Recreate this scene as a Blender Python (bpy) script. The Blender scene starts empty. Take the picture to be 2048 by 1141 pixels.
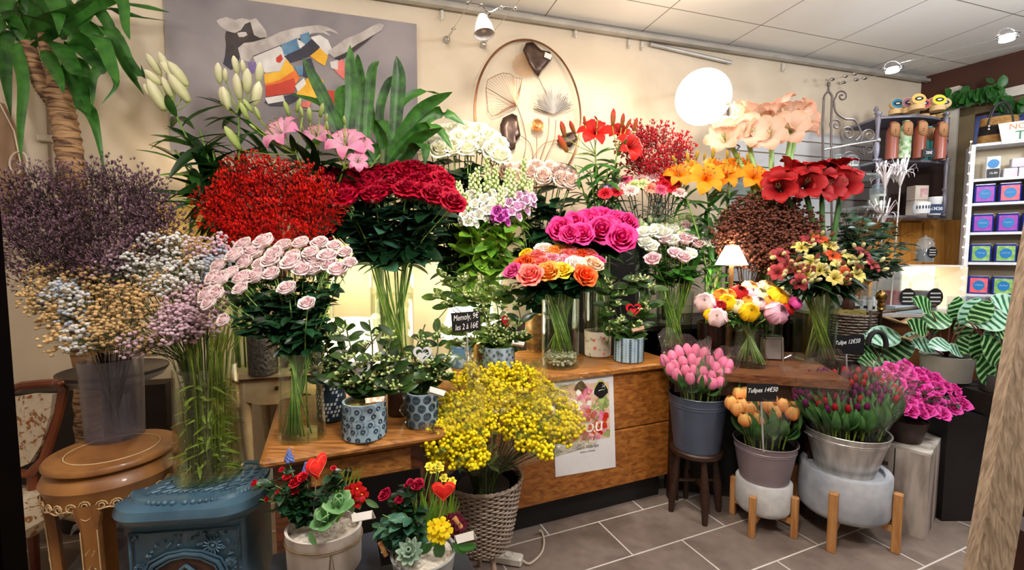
import bpy, math, random
import numpy as np
from mathutils import Vector, Matrix, Quaternion
from math import sin, cos, pi, radians, sqrt, atan2

sc = bpy.context.scene
# ------------------------------------------------------------ camera, light, exposure
F, CX, CY, H = 900.0, 1024.0, 570.5, 1.35
PITCH = math.atan(62.0 / F)
cam_d = bpy.data.cameras.new('camera'); cam = bpy.data.objects.new('camera', cam_d)
sc.collection.objects.link(cam); sc.camera = cam
cam.location = (0, 0, H); cam.rotation_euler = (pi/2 - PITCH, 0, 0)
cam_d.sensor_width = 36.0; cam_d.lens = 36.0 * F / 2048.0; cam_d.clip_start = 0.02; cam_d.clip_end = 50
sc.view_settings.view_transform = 'Standard'; sc.view_settings.look = 'None'
sc.view_settings.exposure = 0.46; sc.view_settings.gamma = 1.0; sc.view_settings.use_curve_mapping = False
sc.cycles.transparent_max_bounces = 28
sc.cycles.max_bounces = 7; sc.cycles.diffuse_bounces = 3; sc.cycles.glossy_bounces = 3
sc.cycles.caustics_reflective = False; sc.cycles.caustics_refractive = False
world = bpy.data.worlds.new('world'); sc.world = world; world.use_nodes = True
world.node_tree.nodes['Background'].inputs[0].default_value = (1.0, .93, .86, 1)
world.node_tree.nodes['Background'].inputs[1].default_value = 0.07

def light(name, kind, loc, power, color=(1, .93, .84), target=None, size=.2, sizey=None, spot=60, blend=.5):
    d = bpy.data.lights.new(name, kind); o = bpy.data.objects.new(name, d); sc.collection.objects.link(o)
    d.energy = power; d.color = color; o.location = loc
    if kind == 'AREA':
        d.size = size
        if sizey: d.shape = 'RECTANGLE'; d.size_y = sizey
    elif kind == 'SPOT':
        d.spot_size = radians(spot); d.spot_blend = blend; d.shadow_soft_size = size
    elif kind == 'POINT': d.shadow_soft_size = size
    if target is not None:
        o.rotation_euler = (Vector(target) - Vector(loc)).to_track_quat('-Z', 'Y').to_euler()
    return o

# unseen point fills added above the view, so the ceiling brightens too
light('fill_light_front', 'POINT', (.15, .55, 2.38), 66, (1, .95, .89), size=.16)
light('fill_light_left', 'POINT', (-1.5, .75, 2.38), 20, (1, .94, .88), size=.14)
light('fill_light_right', 'POINT', (2.0, 1.0, 2.38), 46, (.97, .97, 1), size=.14)
light('fill_light_far_right', 'POINT', (3.3, 1.9, 2.35), 40, (.88, .94, 1), size=.1)
light('cable_spot_beam', 'SPOT', (.15, 1.5, 2.8), 75, (1, .88, .7), (.5, 2.9, 1.55), .05, None, 75, .35)

# ------------------------------------------------------------ pixel to world helpers
_c, _s = cos(PITCH), sin(PITCH)
def ray(px, py):
    u, v = (px - CX) / F, (CY - py) / F
    d = Vector((u, _c + v * _s, -_s + v * _c)); return d / d.y
def P(px, py, Y):
    return Vector((0, 0, H)) + ray(px, py) * Y
def G(px, py, z):
    r = ray(px, py); return Vector((0, 0, H)) + r * ((z - H) / r.z)
WN = Vector((-.2821, .9594, 0)); WP = Vector((1.21, 3.45, 0))     # back wall: normal (away from room), point
WD = Vector((.9594, .2821, 0))
CORNER = WP + WD * ((3.7 - 1.21) / .9594)
RD = Vector((sin(radians(27.3)), -cos(radians(27.3)), 0)); RN = Vector((-RD.y, RD.x, 0))
def onplane(px, py, p, n, off=0.0):
    r = ray(px, py); o = Vector((0, 0, H)); pp = p - n * off
    return o + r * ((pp - o).dot(n) / r.dot(n))
def W(px, py, off=0.0): return onplane(px, py, WP, WN, off)
def RW(px, py, off=0.0): return onplane(px, py, CORNER, RN, off)
def S(n, Y): return n * Y / F

# ------------------------------------------------------------ materials
def lin(h):
    if isinstance(h, str):
        h = h.lstrip('#'); c = [int(h[i:i+2], 16) / 255 for i in (0, 2, 4)]
    else: c = list(h)
    return tuple([(x / 12.92 if x <= .04045 else ((x + .055) / 1.055) ** 2.4) for x in c]) + (1.0,)
MATS = {}
def newmat(name):
    m = bpy.data.materials.new(name); m.use_nodes = True
    nt = m.node_tree; b = nt.nodes['Principled BSDF']
    return m, nt, b
def N(nt, t, **kw):
    n = nt.nodes.new(t)
    for k, v in kw.items():
        if hasattr(n, k): setattr(n, k, v)
        else: n.inputs[k].default_value = v
    return n
def ramp(nt, fac, stops, interp='LINEAR'):
    r = nt.nodes.new('ShaderNodeValToRGB'); r.color_ramp.interpolation = interp
    el = r.color_ramp.elements
    while len(el) < len(stops): el.new(.5)
    for e, (p, c) in zip(el, stops): e.position = p; e.color = lin(c)
    nt.links.new(fac, r.inputs[0]); return r
def noise(nt, scale, detail=4, coord='Object', stretch=None, dist=0):
    tc = nt.nodes.new('ShaderNodeTexCoord'); n = nt.nodes.new('ShaderNodeTexNoise')
    n.inputs['Scale'].default_value = scale; n.inputs['Detail'].default_value = detail; n.inputs['Distortion'].default_value = dist
    if stretch:
        mp = nt.nodes.new('ShaderNodeMapping'); mp.inputs['Scale'].default_value = stretch
        nt.links.new(tc.outputs[coord], mp.inputs[0]); nt.links.new(mp.outputs[0], n.inputs[0])
    else: nt.links.new(tc.outputs[coord], n.inputs[0])
    return n
def bump(nt, b, h, strength=.3, dist=.01):
    bp = nt.nodes.new('ShaderNodeBump'); bp.inputs['Strength'].default_value = strength; bp.inputs['Distance'].default_value = dist
    nt.links.new(h, bp.inputs['Height']); nt.links.new(bp.outputs[0], b.inputs['Normal']); return bp
def mat(name, c1, c2=None, rough=.6, metal=0.0, scale=8, stretch=None, bmp=0.0, emis=0, spec=.5, detail=4, dist=0, lo=.35, hi=.65, ecol=None, coat=0):
    """plain colour, or two colours mixed by noise, optional bump"""
    if name in MATS: return MATS[name]
    m, nt, b = newmat(name)
    b.inputs['Roughness'].default_value = rough; b.inputs['Metallic'].default_value = metal
    b.inputs['Specular IOR Level'].default_value = spec
    b.inputs['Coat Weight'].default_value = coat
    n = noise(nt, scale, detail, 'Object', stretch, dist)
    r = ramp(nt, n.outputs['Fac'], [(lo, c1), (hi, c2 or c1)])
    nt.links.new(r.outputs[0], b.inputs['Base Color'])
    if bmp: bump(nt, b, n.outputs['Fac'], bmp)
    if emis:
        b.inputs['Emission Strength'].default_value = emis; b.inputs['Emission Color'].default_value = lin(ecol or c1)
    MATS[name] = m; return m
def petal_mat(name, inner, outer, rough=.55, trans=.25, var=.12, spots=None, mid=None):
    """petal colour runs along attribute 's' (0 base, 1 tip), varies per object"""
    if name in MATS: return MATS[name]
    m, nt, b = newmat(name)
    at = nt.nodes.new('ShaderNodeAttribute'); at.attribute_name = 's'
    n = noise(nt, 90, 3); mx = nt.nodes.new('ShaderNodeMath'); mx.operation = 'MULTIPLY_ADD'
    nt.links.new(n.outputs['Fac'], mx.inputs[0]); mx.inputs[1].default_value = .35; nt.links.new(at.outputs['Fac'], mx.inputs[2])
    st = [(.17, inner)] + ([(.6, mid)] if mid else []) + [(1.1 if False else 1.0, outer)]
    r = ramp(nt, mx.outputs[0], st)
    oi = nt.nodes.new('ShaderNodeObjectInfo'); hs = nt.nodes.new('ShaderNodeHueSaturation')
    mr = nt.nodes.new('ShaderNodeMapRange'); mr.inputs[3].default_value = 1 - var; mr.inputs[4].default_value = 1 + var
    nt.links.new(oi.outputs['Random'], mr.inputs[0]); nt.links.new(mr.outputs[0], hs.inputs['Value'])
    nt.links.new(r.outputs[0], hs.inputs['Color'])
    col = hs.outputs[0]
    if spots:
        vn = noise(nt, 60, 0); vr = ramp(nt, vn.outputs['Fac'], [(.62, '#000000'), (.66, '#ffffff')])
        mi = nt.nodes.new('ShaderNodeMix'); mi.data_type = 'RGBA'
        nt.links.new(vr.outputs[0], mi.inputs[0]); nt.links.new(col, mi.inputs[6]); mi.inputs[7].default_value = lin(spots); col = mi.outputs[2]
    nt.links.new(col, b.inputs['Base Color']); b.inputs['Roughness'].default_value = rough
    b.inputs['Specular IOR Level'].default_value = .3
    tr = nt.nodes.new('ShaderNodeBsdfTranslucent'); nt.links.new(col, tr.inputs[0])
    mix = nt.nodes.new('ShaderNodeMixShader'); mix.inputs[0].default_value = trans
    nt.links.new(b.outputs[0], mix.inputs[1]); nt.links.new(tr.outputs[0], mix.inputs[2])
    nt.links.new(mix.outputs[0], nt.nodes['Material Output'].inputs[0])
    MATS[name] = m; return m
def glass_mat(name, tint='#fafdfa', gloss=.9, haze=0.0, rough=.02, blend=.5, bmp=0, hazecol='#ffffff', base=.045):
    """thin glass or film: transparent with fresnel reflection and optional milky haze"""
    if name in MATS: return MATS[name]
    m, nt, b = newmat(name); nt.nodes.remove(b)
    tr = nt.nodes.new('ShaderNodeBsdfTransparent'); tr.inputs[0].default_value = lin(tint)
    gl = nt.nodes.new('ShaderNodeBsdfGlossy'); gl.inputs['Roughness'].default_value = rough; gl.inputs[0].default_value = (gloss,)*3 + (1,)
    lw = nt.nodes.new('ShaderNodeLayerWeight'); lw.inputs['Blend'].default_value = .5
    pw_ = nt.nodes.new('ShaderNodeMath'); pw_.operation = 'POWER'; pw_.inputs[1].default_value = 3.5; nt.links.new(lw.outputs['Facing'], pw_.inputs[0])
    ml = nt.nodes.new('ShaderNodeMath'); ml.operation = 'MULTIPLY_ADD'; ml.inputs[1].default_value = blend*1.6; ml.inputs[2].default_value = base; nt.links.new(pw_.outputs[0], ml.inputs[0])
    mx = nt.nodes.new('ShaderNodeMixShader'); nt.links.new(ml.outputs[0], mx.inputs[0])
    nt.links.new(tr.outputs[0], mx.inputs[1]); nt.links.new(gl.outputs[0], mx.inputs[2]); out = mx.outputs[0]
    if bmp:
        n = noise(nt, 14, 3, dist=1.5); bp = nt.nodes.new('ShaderNodeBump'); bp.inputs['Strength'].default_value = bmp; bp.inputs['Distance'].default_value = .03
        nt.links.new(n.outputs['Fac'], bp.inputs['Height'])
        nt.links.new(bp.outputs[0], gl.inputs['Normal']); nt.links.new(bp.outputs[0], lw.inputs['Normal'])
    if haze:
        df = nt.nodes.new('ShaderNodeBsdfDiffuse'); df.inputs[0].default_value = lin(hazecol)
        m2 = nt.nodes.new('ShaderNodeMixShader'); m2.inputs[0].default_value = haze
        nt.links.new(out, m2.inputs[1]); nt.links.new(df.outputs[0], m2.inputs[2]); out = m2.outputs[0]
    nt.links.new(out, nt.nodes['Material Output'].inputs[0]); MATS[name] = m; return m
def leaf_mat(name, c1, c2, rough=.4, trans=.15, scale=18, stripe=None, stl=.86):
    if name in MATS: return MATS[name]
    m, nt, b = newmat(name)
    n = noise(nt, scale, 3); oi = nt.nodes.new('ShaderNodeObjectInfo')
    ad = nt.nodes.new('ShaderNodeMath'); ad.operation = 'MULTIPLY_ADD'; ad.inputs[1].default_value = .25
    nt.links.new(oi.outputs['Random'], ad.inputs[0]); nt.links.new(n.outputs['Fac'], ad.inputs[2])
    r = ramp(nt, ad.outputs[0], [(.35, c1), (.85, c2)]); col = r.outputs[0]
    if stripe:  # pale veins along attribute s
        at = nt.nodes.new('ShaderNodeAttribute'); at.attribute_name = 's'
        vr = ramp(nt, at.outputs['Fac'], [(stl, '#000000'), (stl+.1, '#ffffff')])
        mi = nt.nodes.new('ShaderNodeMix'); mi.data_type = 'RGBA'
        nt.links.new(vr.outputs[0], mi.inputs[0]); nt.links.new(col, mi.inputs[6]); mi.inputs[7].default_value = lin(stripe); col = mi.outputs[2]
    nt.links.new(col, b.inputs['Base Color']); b.inputs['Roughness'].default_value = rough
    tr = nt.nodes.new('ShaderNodeBsdfTranslucent'); nt.links.new(col, tr.inputs[0])
    mix = nt.nodes.new('ShaderNodeMixShader'); mix.inputs[0].default_value = trans
    nt.links.new(b.outputs[0], mix.inputs[1]); nt.links.new(tr.outputs[0], mix.inputs[2])
    nt.links.new(mix.outputs[0], nt.nodes['Material Output'].inputs[0]); MATS[name] = m; return m
def wood(name, c1, c2, axis=0, scale=5, rough=.45, bmp=.15, coat=0):
    st = [14, 14, 14]; st[axis] = 1.2
    return mat(name, c1, c2, rough=rough, scale=scale, stretch=tuple(st), bmp=bmp, detail=6, dist=.6, coat=coat)
def emit(name, col, strength):
    if name in MATS: return MATS[name]
    m, nt, b = newmat(name); b.inputs['Base Color'].default_value = lin(col)
    b.inputs['Emission Color'].default_value = lin(col); b.inputs['Emission Strength'].default_value = strength
    MATS[name] = m; return m

# ------------------------------------------------------------ mesh builder
_ico = {}
def ico(sub):
    if sub not in _ico:
        t = (1 + sqrt(5)) / 2
        v = [(-1,t,0),(1,t,0),(-1,-t,0),(1,-t,0),(0,-1,t),(0,1,t),(0,-1,-t),(0,1,-t),(t,0,-1),(t,0,1),(-t,0,-1),(-t,0,1)]
        v = [Vector(x).normalized() for x in v]
        f = [(0,11,5),(0,5,1),(0,1,7),(0,7,10),(0,10,11),(1,5,9),(5,11,4),(11,10,2),(10,7,6),(7,1,8),(3,9,4),(3,4,2),(3,2,6),(3,6,8),(3,8,9),(4,9,5),(2,4,11),(6,2,10),(8,6,7),(9,8,1)]
        for _ in range(sub):
            mid = {}; nf = []
            def md(a, b):
                k = (min(a, b), max(a, b))
                if k not in mid: v.append(((v[a] + v[b]) / 2).normalized()); mid[k] = len(v) - 1
                return mid[k]
            for a, b, c in f:
                x, y, z = md(a, b), md(b, c), md(c, a); nf += [(a, x, z), (b, y, x), (c, z, y), (x, y, z)]
            f = nf
        _ico[sub] = (np.array([tuple(x) for x in v]), f)
    return _ico[sub]
def frame_mat(o, z, x=None):
    z = Vector(z).normalized()
    x = Vector(x) if x is not None else (Vector((1, 0, 0)) if abs(z.x) < .9 else Vector((0, 1, 0)))
    y = z.cross(x).normalized(); x = y.cross(z)
    return Matrix(((x.x, y.x, z.x, o[0]), (x.y, y.y, z.y, o[1]), (x.z, y.z, z.z, o[2]), (0, 0, 0, 1)))
class MB:
    def __init__(s): s.V = []; s.A = []; s.Fc = []; s.M = []; s.n = 0
    def add(s, vs, fs, m=0, a=None):
        vs = np.array([tuple(v) for v in vs], float) if not isinstance(vs, np.ndarray) else vs
        s.V.append(vs); s.A.append(np.array(a, float) if a is not None else np.full(len(vs), .5))
        o = s.n; s.Fc += [tuple(i + o for i in f) for f in fs]
        s.M += ([m] * len(fs) if isinstance(m, int) else list(m)); s.n += len(vs); return s
    def done(s):
        return (np.concatenate(s.V), np.concatenate(s.A)) if s.V else (np.zeros((0, 3)), np.zeros(0))
    def merge(s, o, mtx=None, scale=1.0, m=0):
        v, a = o.done(); v = v * scale
        if mtx is not None:
            M3 = np.array([list(r)[:3] for r in mtx.to_3x3()]); v = v @ M3.T + np.array(tuple(mtx.translation))
        k = s.n; s.V.append(v); s.A.append(a); s.Fc += [tuple(i + k for i in f) for f in o.Fc]; s.M += [x + m for x in o.M]; s.n += len(v); return s
    def box(s, c, d, R=None, m=0, bev=0.0):
        x, y, z = d[0]/2, d[1]/2, d[2]/2; b = min(bev, x*.9, y*.9, z*.9)
        if b <= 0:
            vs = [Vector((i*x, j*y, k*z)) for k in (-1, 1) for i, j in ((-1,-1),(1,-1),(1,1),(-1,1))]
            fs = [(3,2,1,0),(4,5,6,7),(0,1,5,4),(1,2,6,5),(2,3,7,6),(3,0,4,7)]
        else:
            vs = []
            for zz, ins in ((-z, b), (-z+b, 0), (z-b, 0), (z, b)):
                for i, j in ((-1,-1),(1,-1),(1,1),(-1,1)):
                    X, Y = x-ins, y-ins
                    if i*j > 0: vs += [Vector((i*X, j*(Y-b), zz)), Vector((i*(X-b), j*Y, zz))]
                    else: vs += [Vector((i*(X-b), j*Y, zz)), Vector((i*X, j*(Y-b), zz))]
            fs = [tuple(range(7, -1, -1)), tuple(range(24, 32))]
            for l in range(3):
                for i in range(8):
                    fs.append((l*8+i, l*8+(i+1) % 8, l*8+8+(i+1) % 8, l*8+8+i))
            # orders of corner pairs: (-,-)(+,-)(+,+)(-,+)
        if R is not None: vs = [R @ v for v in vs]
        return s.add([v + Vector(c) for v in vs], fs, m)
    def hexa(s, b4, t4, m=0):
        """solid between two quads of corners"""
        return s.add(list(b4) + list(t4), [(3,2,1,0),(4,5,6,7),(0,1,5,4),(1,2,6,5),(2,3,7,6),(3,0,4,7)], m)
    def tube(s, pts, r, n=6, m=0, cap=True, a=None):
        pts = [Vector(p) for p in pts]; k = len(pts); rr = r if isinstance(r, (list, tuple)) else [r]*k
        vs = []; fs = []; aa = []; up = None
        for i, p in enumerate(pts):
            t = (pts[min(i+1, k-1)] - pts[max(i-1, 0)]); t = t.normalized() if t.length > 1e-9 else Vector((0, 0, 1))
            if up is None: up = Vector((0, 0, 1)) if abs(t.z) < .9 else Vector((1, 0, 0))
            x = t.cross(up).normalized(); y = x.cross(t).normalized(); up = y
            for j in range(n):
                an = 2*pi*j/n; vs.append(p + (x*cos(an) + y*sin(an))*rr[i]); aa.append(i/(k-1))
        for i in range(k-1):
            for j in range(n): fs.append((i*n+j, i*n+(j+1) % n, (i+1)*n+(j+1) % n, (i+1)*n+j))
        if cap: fs += [tuple(range(n-1, -1, -1)), tuple(range((k-1)*n, k*n))]
        return s.add(vs, fs, m, aa)
    def lathe(s, prof, n=24, o=(0, 0, 0), m=0, mtx=None, a=None, cap=False, wob=None, sx=1, sy=1):
        vs = []; fs = []; aa = []; k = len(prof)
        for i, (r, z) in enumerate(prof):
            for j in range(n):
                an = 2*pi*j/n; q = r * (1 + (wob(an, i/(k-1)) if wob else 0))
                v = Vector((q*cos(an)*sx, q*sin(an)*sy, z)); vs.append((mtx @ v if mtx is not None else v) + Vector(o)); aa.append(i/(k-1))
        for i in range(k-1):
            for j in range(n): fs.append((i*n+j, i*n+(j+1) % n, (i+1)*n+(j+1) % n, (i+1)*n+j))
        if cap: fs += [tuple(range(n-1, -1, -1)), tuple(range((k-1)*n, k*n))]
        return s.add(vs, fs, m, aa)
    def ball(s, c, r, sub=1, m=0, sq=(1, 1, 1), mtx=None):
        v, f = ico(sub); v = v * (np.array(sq) * r)
        if mtx is not None: v = v @ np.array([list(q)[:3] for q in mtx.to_3x3()]).T
        return s.add(v + np.array(tuple(c)), f, m)
    def prism(s, poly, depth, m=0, mside=None):
        """poly: list of 3d points (planar), extruded along vector depth"""
        k = len(poly); poly = [Vector(p) for p in poly]; d = Vector(depth)
        fs = [tuple(range(k)), tuple(range(2*k-1, k-1, -1))] + [(i, i+k, (i+1) % k + k, (i+1) % k) for i in range(k)]
        return s.add(poly + [p + d for p in poly], fs, [m, m] + [m if mside is None else mside]*k)
    def ribbon(s, pts, w, side=None, m=0, fold=.25, prof=None, n=None):
        """long leaf: pts centre line, w max half width, side = across vector hint"""
        pts = spline(pts, n or 9); k = len(pts); vs = []; fs = []; aa = []
        for i, p in enumerate(pts):
            t = (pts[min(i+1, k-1)] - pts[max(i-1, 0)]).normalized()
            sd = Vector(side) if side is not None else Vector((1, 0, 0)); sd = (sd - t*sd.dot(t))
            if sd.length < .05: sd = t.orthogonal()
            sd.normalize(); nn = sd.cross(t); u = i/(k-1)
            ww = w * (prof(u) if prof else min(1, .45 + 1.6*u) * (1-u**3)**.8 + .02)
            for q in (-1, -.5, 0, .5, 1): vs.append(p + sd*ww*q + nn*abs(q)*ww*fold); aa.append(u)
        for i in range(k-1):
            for j in range(4): fs.append((i*5+j, i*5+j+1, i*5+j+6, i*5+j+5))
        return s.add(vs, fs, m, aa)
    def petal(s, prof, wid, az, cup=.5, m=0, nt=4, ruf=0, rk=9, ph=0, smul=1.0, sadd=0.0, mtx=None):
        k = len(prof); vs = []; aa = []; fs = []; ca, sa = cos(az), sin(az)
        for i, ((r, z), w) in enumerate(zip(prof, wid)):
            for j in range(nt+1):
                t = -1 + 2*j/nt; R = r - cup*t*t*w; Z = z + ruf*(i/(k-1))**2*sin(t*rk+ph); T = t*w
                R += ruf*.6*(i/(k-1))**2*cos(t*rk*1.3+ph)
                v = Vector((R*ca - T*sa, R*sa + T*ca, Z)); vs.append(mtx @ v if mtx is not None else v); aa.append(min(1, sadd + smul*i/(k-1)))
        for i in range(k-1):
            for j in range(nt): fs.append((i*(nt+1)+j, i*(nt+1)+j+1, (i+1)*(nt+1)+j+1, (i+1)*(nt+1)+j))
        return s.add(vs, fs, m, aa)
    def mesh(s, name, mats, smooth=True):
        me = bpy.data.meshes.new(name); v, a = s.done()
        me.from_pydata(v.tolist(), [], s.Fc)
        for x in (mats if isinstance(mats, (list, tuple)) else [mats]): me.materials.append(x)
        if len(me.polygons) == len(s.M): me.polygons.foreach_set('material_index', s.M)
        if smooth: me.polygons.foreach_set('use_smooth', [True]*len(me.polygons))
        at = me.attributes.new('s', 'FLOAT', 'POINT'); at.data.foreach_set('value', a)
        me.update(); return me
    def build(s, name, mats, parent=None, smooth=True, edge=None, **tags):
        me = s.mesh(name, mats, smooth); o = bpy.data.objects.new(name, me); sc.collection.objects.link(o)
        if parent is not None:
            o.parent = parent; loc = parent.location
            if parent.parent is not None: loc = parent.parent.location + loc
            me.transform(Matrix.Translation(-loc))
        if smooth and edge is not False:
            me.set_sharp_from_angle(angle=radians(edge or 40))
        if tags: tag(o, **tags)
        return o
def recenter(o, loc):
    o.data.transform(Matrix.Translation(-Vector(loc))); o.location = loc; return o
def tag(o, label=None, cat=None, group=None, kind=None):
    if label: o['label'] = label
    if cat: o['category'] = cat
    if group: o['group'] = group
    if kind: o['kind'] = kind
    return o
def empty(name, loc, label, cat, group=None):
    o = bpy.data.objects.new(name, None); sc.collection.objects.link(o); o.location = loc; o.empty_display_size = .05
    return tag(o, label, cat, group)
def child(name, me, parent, loc=(0, 0, 0), mtx=None):
    o = bpy.data.objects.new(name, me); sc.collection.objects.link(o); o.parent = parent
    if mtx is not None: o.matrix_local = mtx
    else: o.location = loc
    return o
def struct(name, mb, mats, smooth=False):
    return mb.build(name, mats, None, smooth, kind='structure')
def spline(pts, n):
    pts = [Vector(p) for p in pts]
    if len(pts) < 3: return [pts[0].lerp(pts[-1], i/(n-1)) for i in range(n)]
    out = []; k = len(pts) - 1; ex = [pts[0]*2 - pts[1]] + pts + [pts[-1]*2 - pts[-2]]
    for i in range(n):
        u = i/(n-1)*k; j = min(int(u), k-1); t = u - j; a, b, c, d = ex[j:j+4]
        out.append(.5*((2*b) + (c-a)*t + (2*a-5*b+4*c-d)*t*t + (3*b-a-3*c+d)*t**3))
    return out
def text(name, body, size, mtx, m, parent=None, extrude=.0006, shear=0, ax='CENTER', sx=1):
    cu = bpy.data.curves.new(name, 'FONT'); cu.body = body; cu.size = size; cu.extrude = extrude; cu.shear = shear
    cu.align_x = ax; cu.align_y = 'CENTER'; cu.materials.append(m); cu.resolution_u = 3
    o = bpy.data.objects.new(name, cu); sc.collection.objects.link(o)
    M = mtx @ Matrix.Diagonal((sx, 1, 1, 1))
    if parent is not None:
        o.parent = parent; loc = parent.location + (parent.parent.location if parent.parent else Vector())
        M = Matrix.Translation(-loc) @ M
    bpy.context.view_layer.update(); me = bpy.data.meshes.new_from_object(o.evaluated_get(bpy.context.evaluated_depsgraph_get()))
    q = bpy.data.objects.new(name, me); sc.collection.objects.link(q); q.parent = parent; q.matrix_local = M
    bpy.data.objects.remove(o); bpy.data.curves.remove(cu); return q
def facing(loc, xdir, up=(0, 0, 1)):
    """matrix for flat work: x along xdir, y up, z towards the viewer side"""
    x = Vector(xdir).normalized(); u = Vector(up); z = x.cross(u).normalized(); y = z.cross(x)
    return Matrix(((x.x, y.x, z.x, loc[0]), (x.y, y.y, z.y, loc[1]), (x.z, y.z, z.z, loc[2]), (0, 0, 0, 1)))
rnd = random.Random(7)
def U(a, b): return rnd.uniform(a, b)
# ============================================================ the room
CEIL = 2.94
m_wall = mat('cream_wall_paint', '#e2d2bb', '#d6c5ac', rough=.85, scale=3, bmp=.02)
m_ceil = mat('ceiling_tile_white', '#efe9e2', '#e6dfd6', rough=.9, scale=60, bmp=.05)
m_brown = mat('brown_wall_paint', '#4a2616', '#3f2012', rough=.8, scale=3)
m_metalrail = mat('rail_grey', '#b9b4ac', '#a8a39b', rough=.4, metal=.3)
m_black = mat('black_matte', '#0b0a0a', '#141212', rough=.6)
m_chrome = mat('chrome', '#c9c9c9', '#b5b5b5', rough=.18, metal=1.0)
m_darkwood = wood('dark_brown_wood', '#24120a', '#3a2012', 0)
def tile_mat():
    m, nt, b = newmat('slate_floor_tile')
    tc = nt.nodes.new('ShaderNodeTexCoord'); mp = nt.nodes.new('ShaderNodeMapping')
    mp.inputs['Rotation'].default_value = (0, 0, -radians(22.8)); mp.inputs['Location'].default_value = (TILE_OX, TILE_OY, 0)
    br = nt.nodes.new('ShaderNodeTexBrick'); nt.links.new(tc.outputs['Object'], mp.inputs[0]); nt.links.new(mp.outputs[0], br.inputs[0])
    br.inputs['Scale'].default_value = 1; br.inputs['Brick Width'].default_value = .56; br.inputs['Row Height'].default_value = .275
    br.inputs['Mortar Size'].default_value = .0035; br.inputs['Mortar Smooth'].default_value = 0; br.offset = .5
    n = noise(nt, 3.5, 6, dist=.8); r = ramp(nt, n.outputs['Fac'], [(.3, '#6a5c53'), (.5, '#86776e'), (.72, '#9c8c81')])
    n2 = noise(nt, 18, 4); r2 = ramp(nt, n2.outputs['Fac'], [(.3, '#554a44'), (.7, '#87796f')])
    mi = nt.nodes.new('ShaderNodeMix'); mi.data_type = 'RGBA'; mi.inputs[0].default_value = .35
    nt.links.new(r.outputs[0], mi.inputs[6]); nt.links.new(r2.outputs[0], mi.inputs[7])
    nt.links.new(mi.outputs[2], br.inputs['Color1']); nt.links.new(mi.outputs[2], br.inputs['Color2']); br.inputs['Mortar'].default_value = lin('#d9d2ca')
    nt.links.new(br.outputs['Color'], b.inputs['Base Color']); b.inputs['Roughness'].default_value = .38
    bump(nt, b, n2.outputs['Fac'], .12); return m
TILE_OX, TILE_OY = 0.15, 0.08
fl = MB(); fl.box((.6, 1.4, -.02), (9, 8.4, .04)); struct('floor', fl, tile_mat())
# suspended ceiling: one slab with a tile grid built as thin relief lines
def ceil_mat():
    m, nt, b = newmat('ceiling_tiles')
    tc = nt.nodes.new('ShaderNodeTexCoord'); mp = nt.nodes.new('ShaderNodeMapping')
    mp.inputs['Rotation'].default_value = (0, 0, -radians(17.2)); mp.inputs['Location'].default_value = (CT_OX, CT_OY, 0)
    br = nt.nodes.new('ShaderNodeTexBrick'); nt.links.new(tc.outputs['Object'], mp.inputs[0]); nt.links.new(mp.outputs[0], br.inputs[0])
    br.offset = 0; br.inputs['Scale'].default_value = 1; br.inputs['Brick Width'].default_value = CT_W; br.inputs['Row Height'].default_value = CT_H
    br.inputs['Mortar Size'].default_value = .004; br.inputs['Mortar Smooth'].default_value = 0
    n = noise(nt, 2, 4); r = ramp(nt, n.outputs['Fac'], [(.3, '#f4eee6'), (.7, '#ece5da')])
    nt.links.new(r.outputs[0], br.inputs['Color1']); nt.links.new(r.outputs[0], br.inputs['Color2']); br.inputs['Mortar'].default_value = lin('#8f8578')
    nt.links.new(br.outputs['Color'], b.inputs['Base Color']); b.inputs['Roughness'].default_value = .9; return m
CT_OX, CT_OY, CT_W, CT_H = .344, -.15, .74, .61
ce = MB(); ce.box((.6, 1.4, CEIL + .02), (9, 8.4, .04)); struct('ceiling', ce, ceil_mat())
def wallbox(p0, p1, n, z0, z1, t=.08):
    p0 = Vector((p0[0], p0[1], 0)); p1 = Vector((p1[0], p1[1], 0)); n = Vector(n).normalized() * t
    b = [p0, p1, p1 + n, p0 + n]
    mb = MB(); mb.hexa([v + Vector((0, 0, z0)) for v in b], [v + Vector((0, 0, z1)) for v in b]); return mb
wl = CORNER - WD * 7.2
struct('wall_back', wallbox(wl, CORNER, WN, 0, CEIL), m_wall)
struct('wall_right', wallbox(CORNER, CORNER + RD * 5.2, RN, 0, CEIL), m_brown)
struct('wall_front', wallbox((-3.9, -2.7), (5.1, -2.7), (0, -1, 0), 0, CEIL), m_wall)
struct('wall_left', wallbox((-3.8, 4.4), (-3.8, -2.8), (-1, 0, 0), 0, CEIL), m_wall)
# grooved panelling on the right part of the back wall
m_slat = mat('pale_grey_panel', '#d4d3d3', '#c8c8ca', rough=.7, scale=3)
a = W(1458, 300); bz = CORNER
sl = MB(); z = .9; hgt = .115
while z < 2.36:
    p0 = Vector((a.x, a.y, 0)); p1 = Vector((bz.x, bz.y, 0)) - WD*.005; nn = -WN*.022
    q = [p0, p0 + nn, p1 + nn, p1]; h2 = min(hgt - .012, 2.36 - z)
    sl.hexa([v + Vector((0, 0, z)) for v in q], [v + Vector((0, 0, z + h2)) for v in q]); z += hgt
o = sl.build('wall_panelling', m_slat, None, False, kind='structure', label='pale grey grooved wall panelling')
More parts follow.
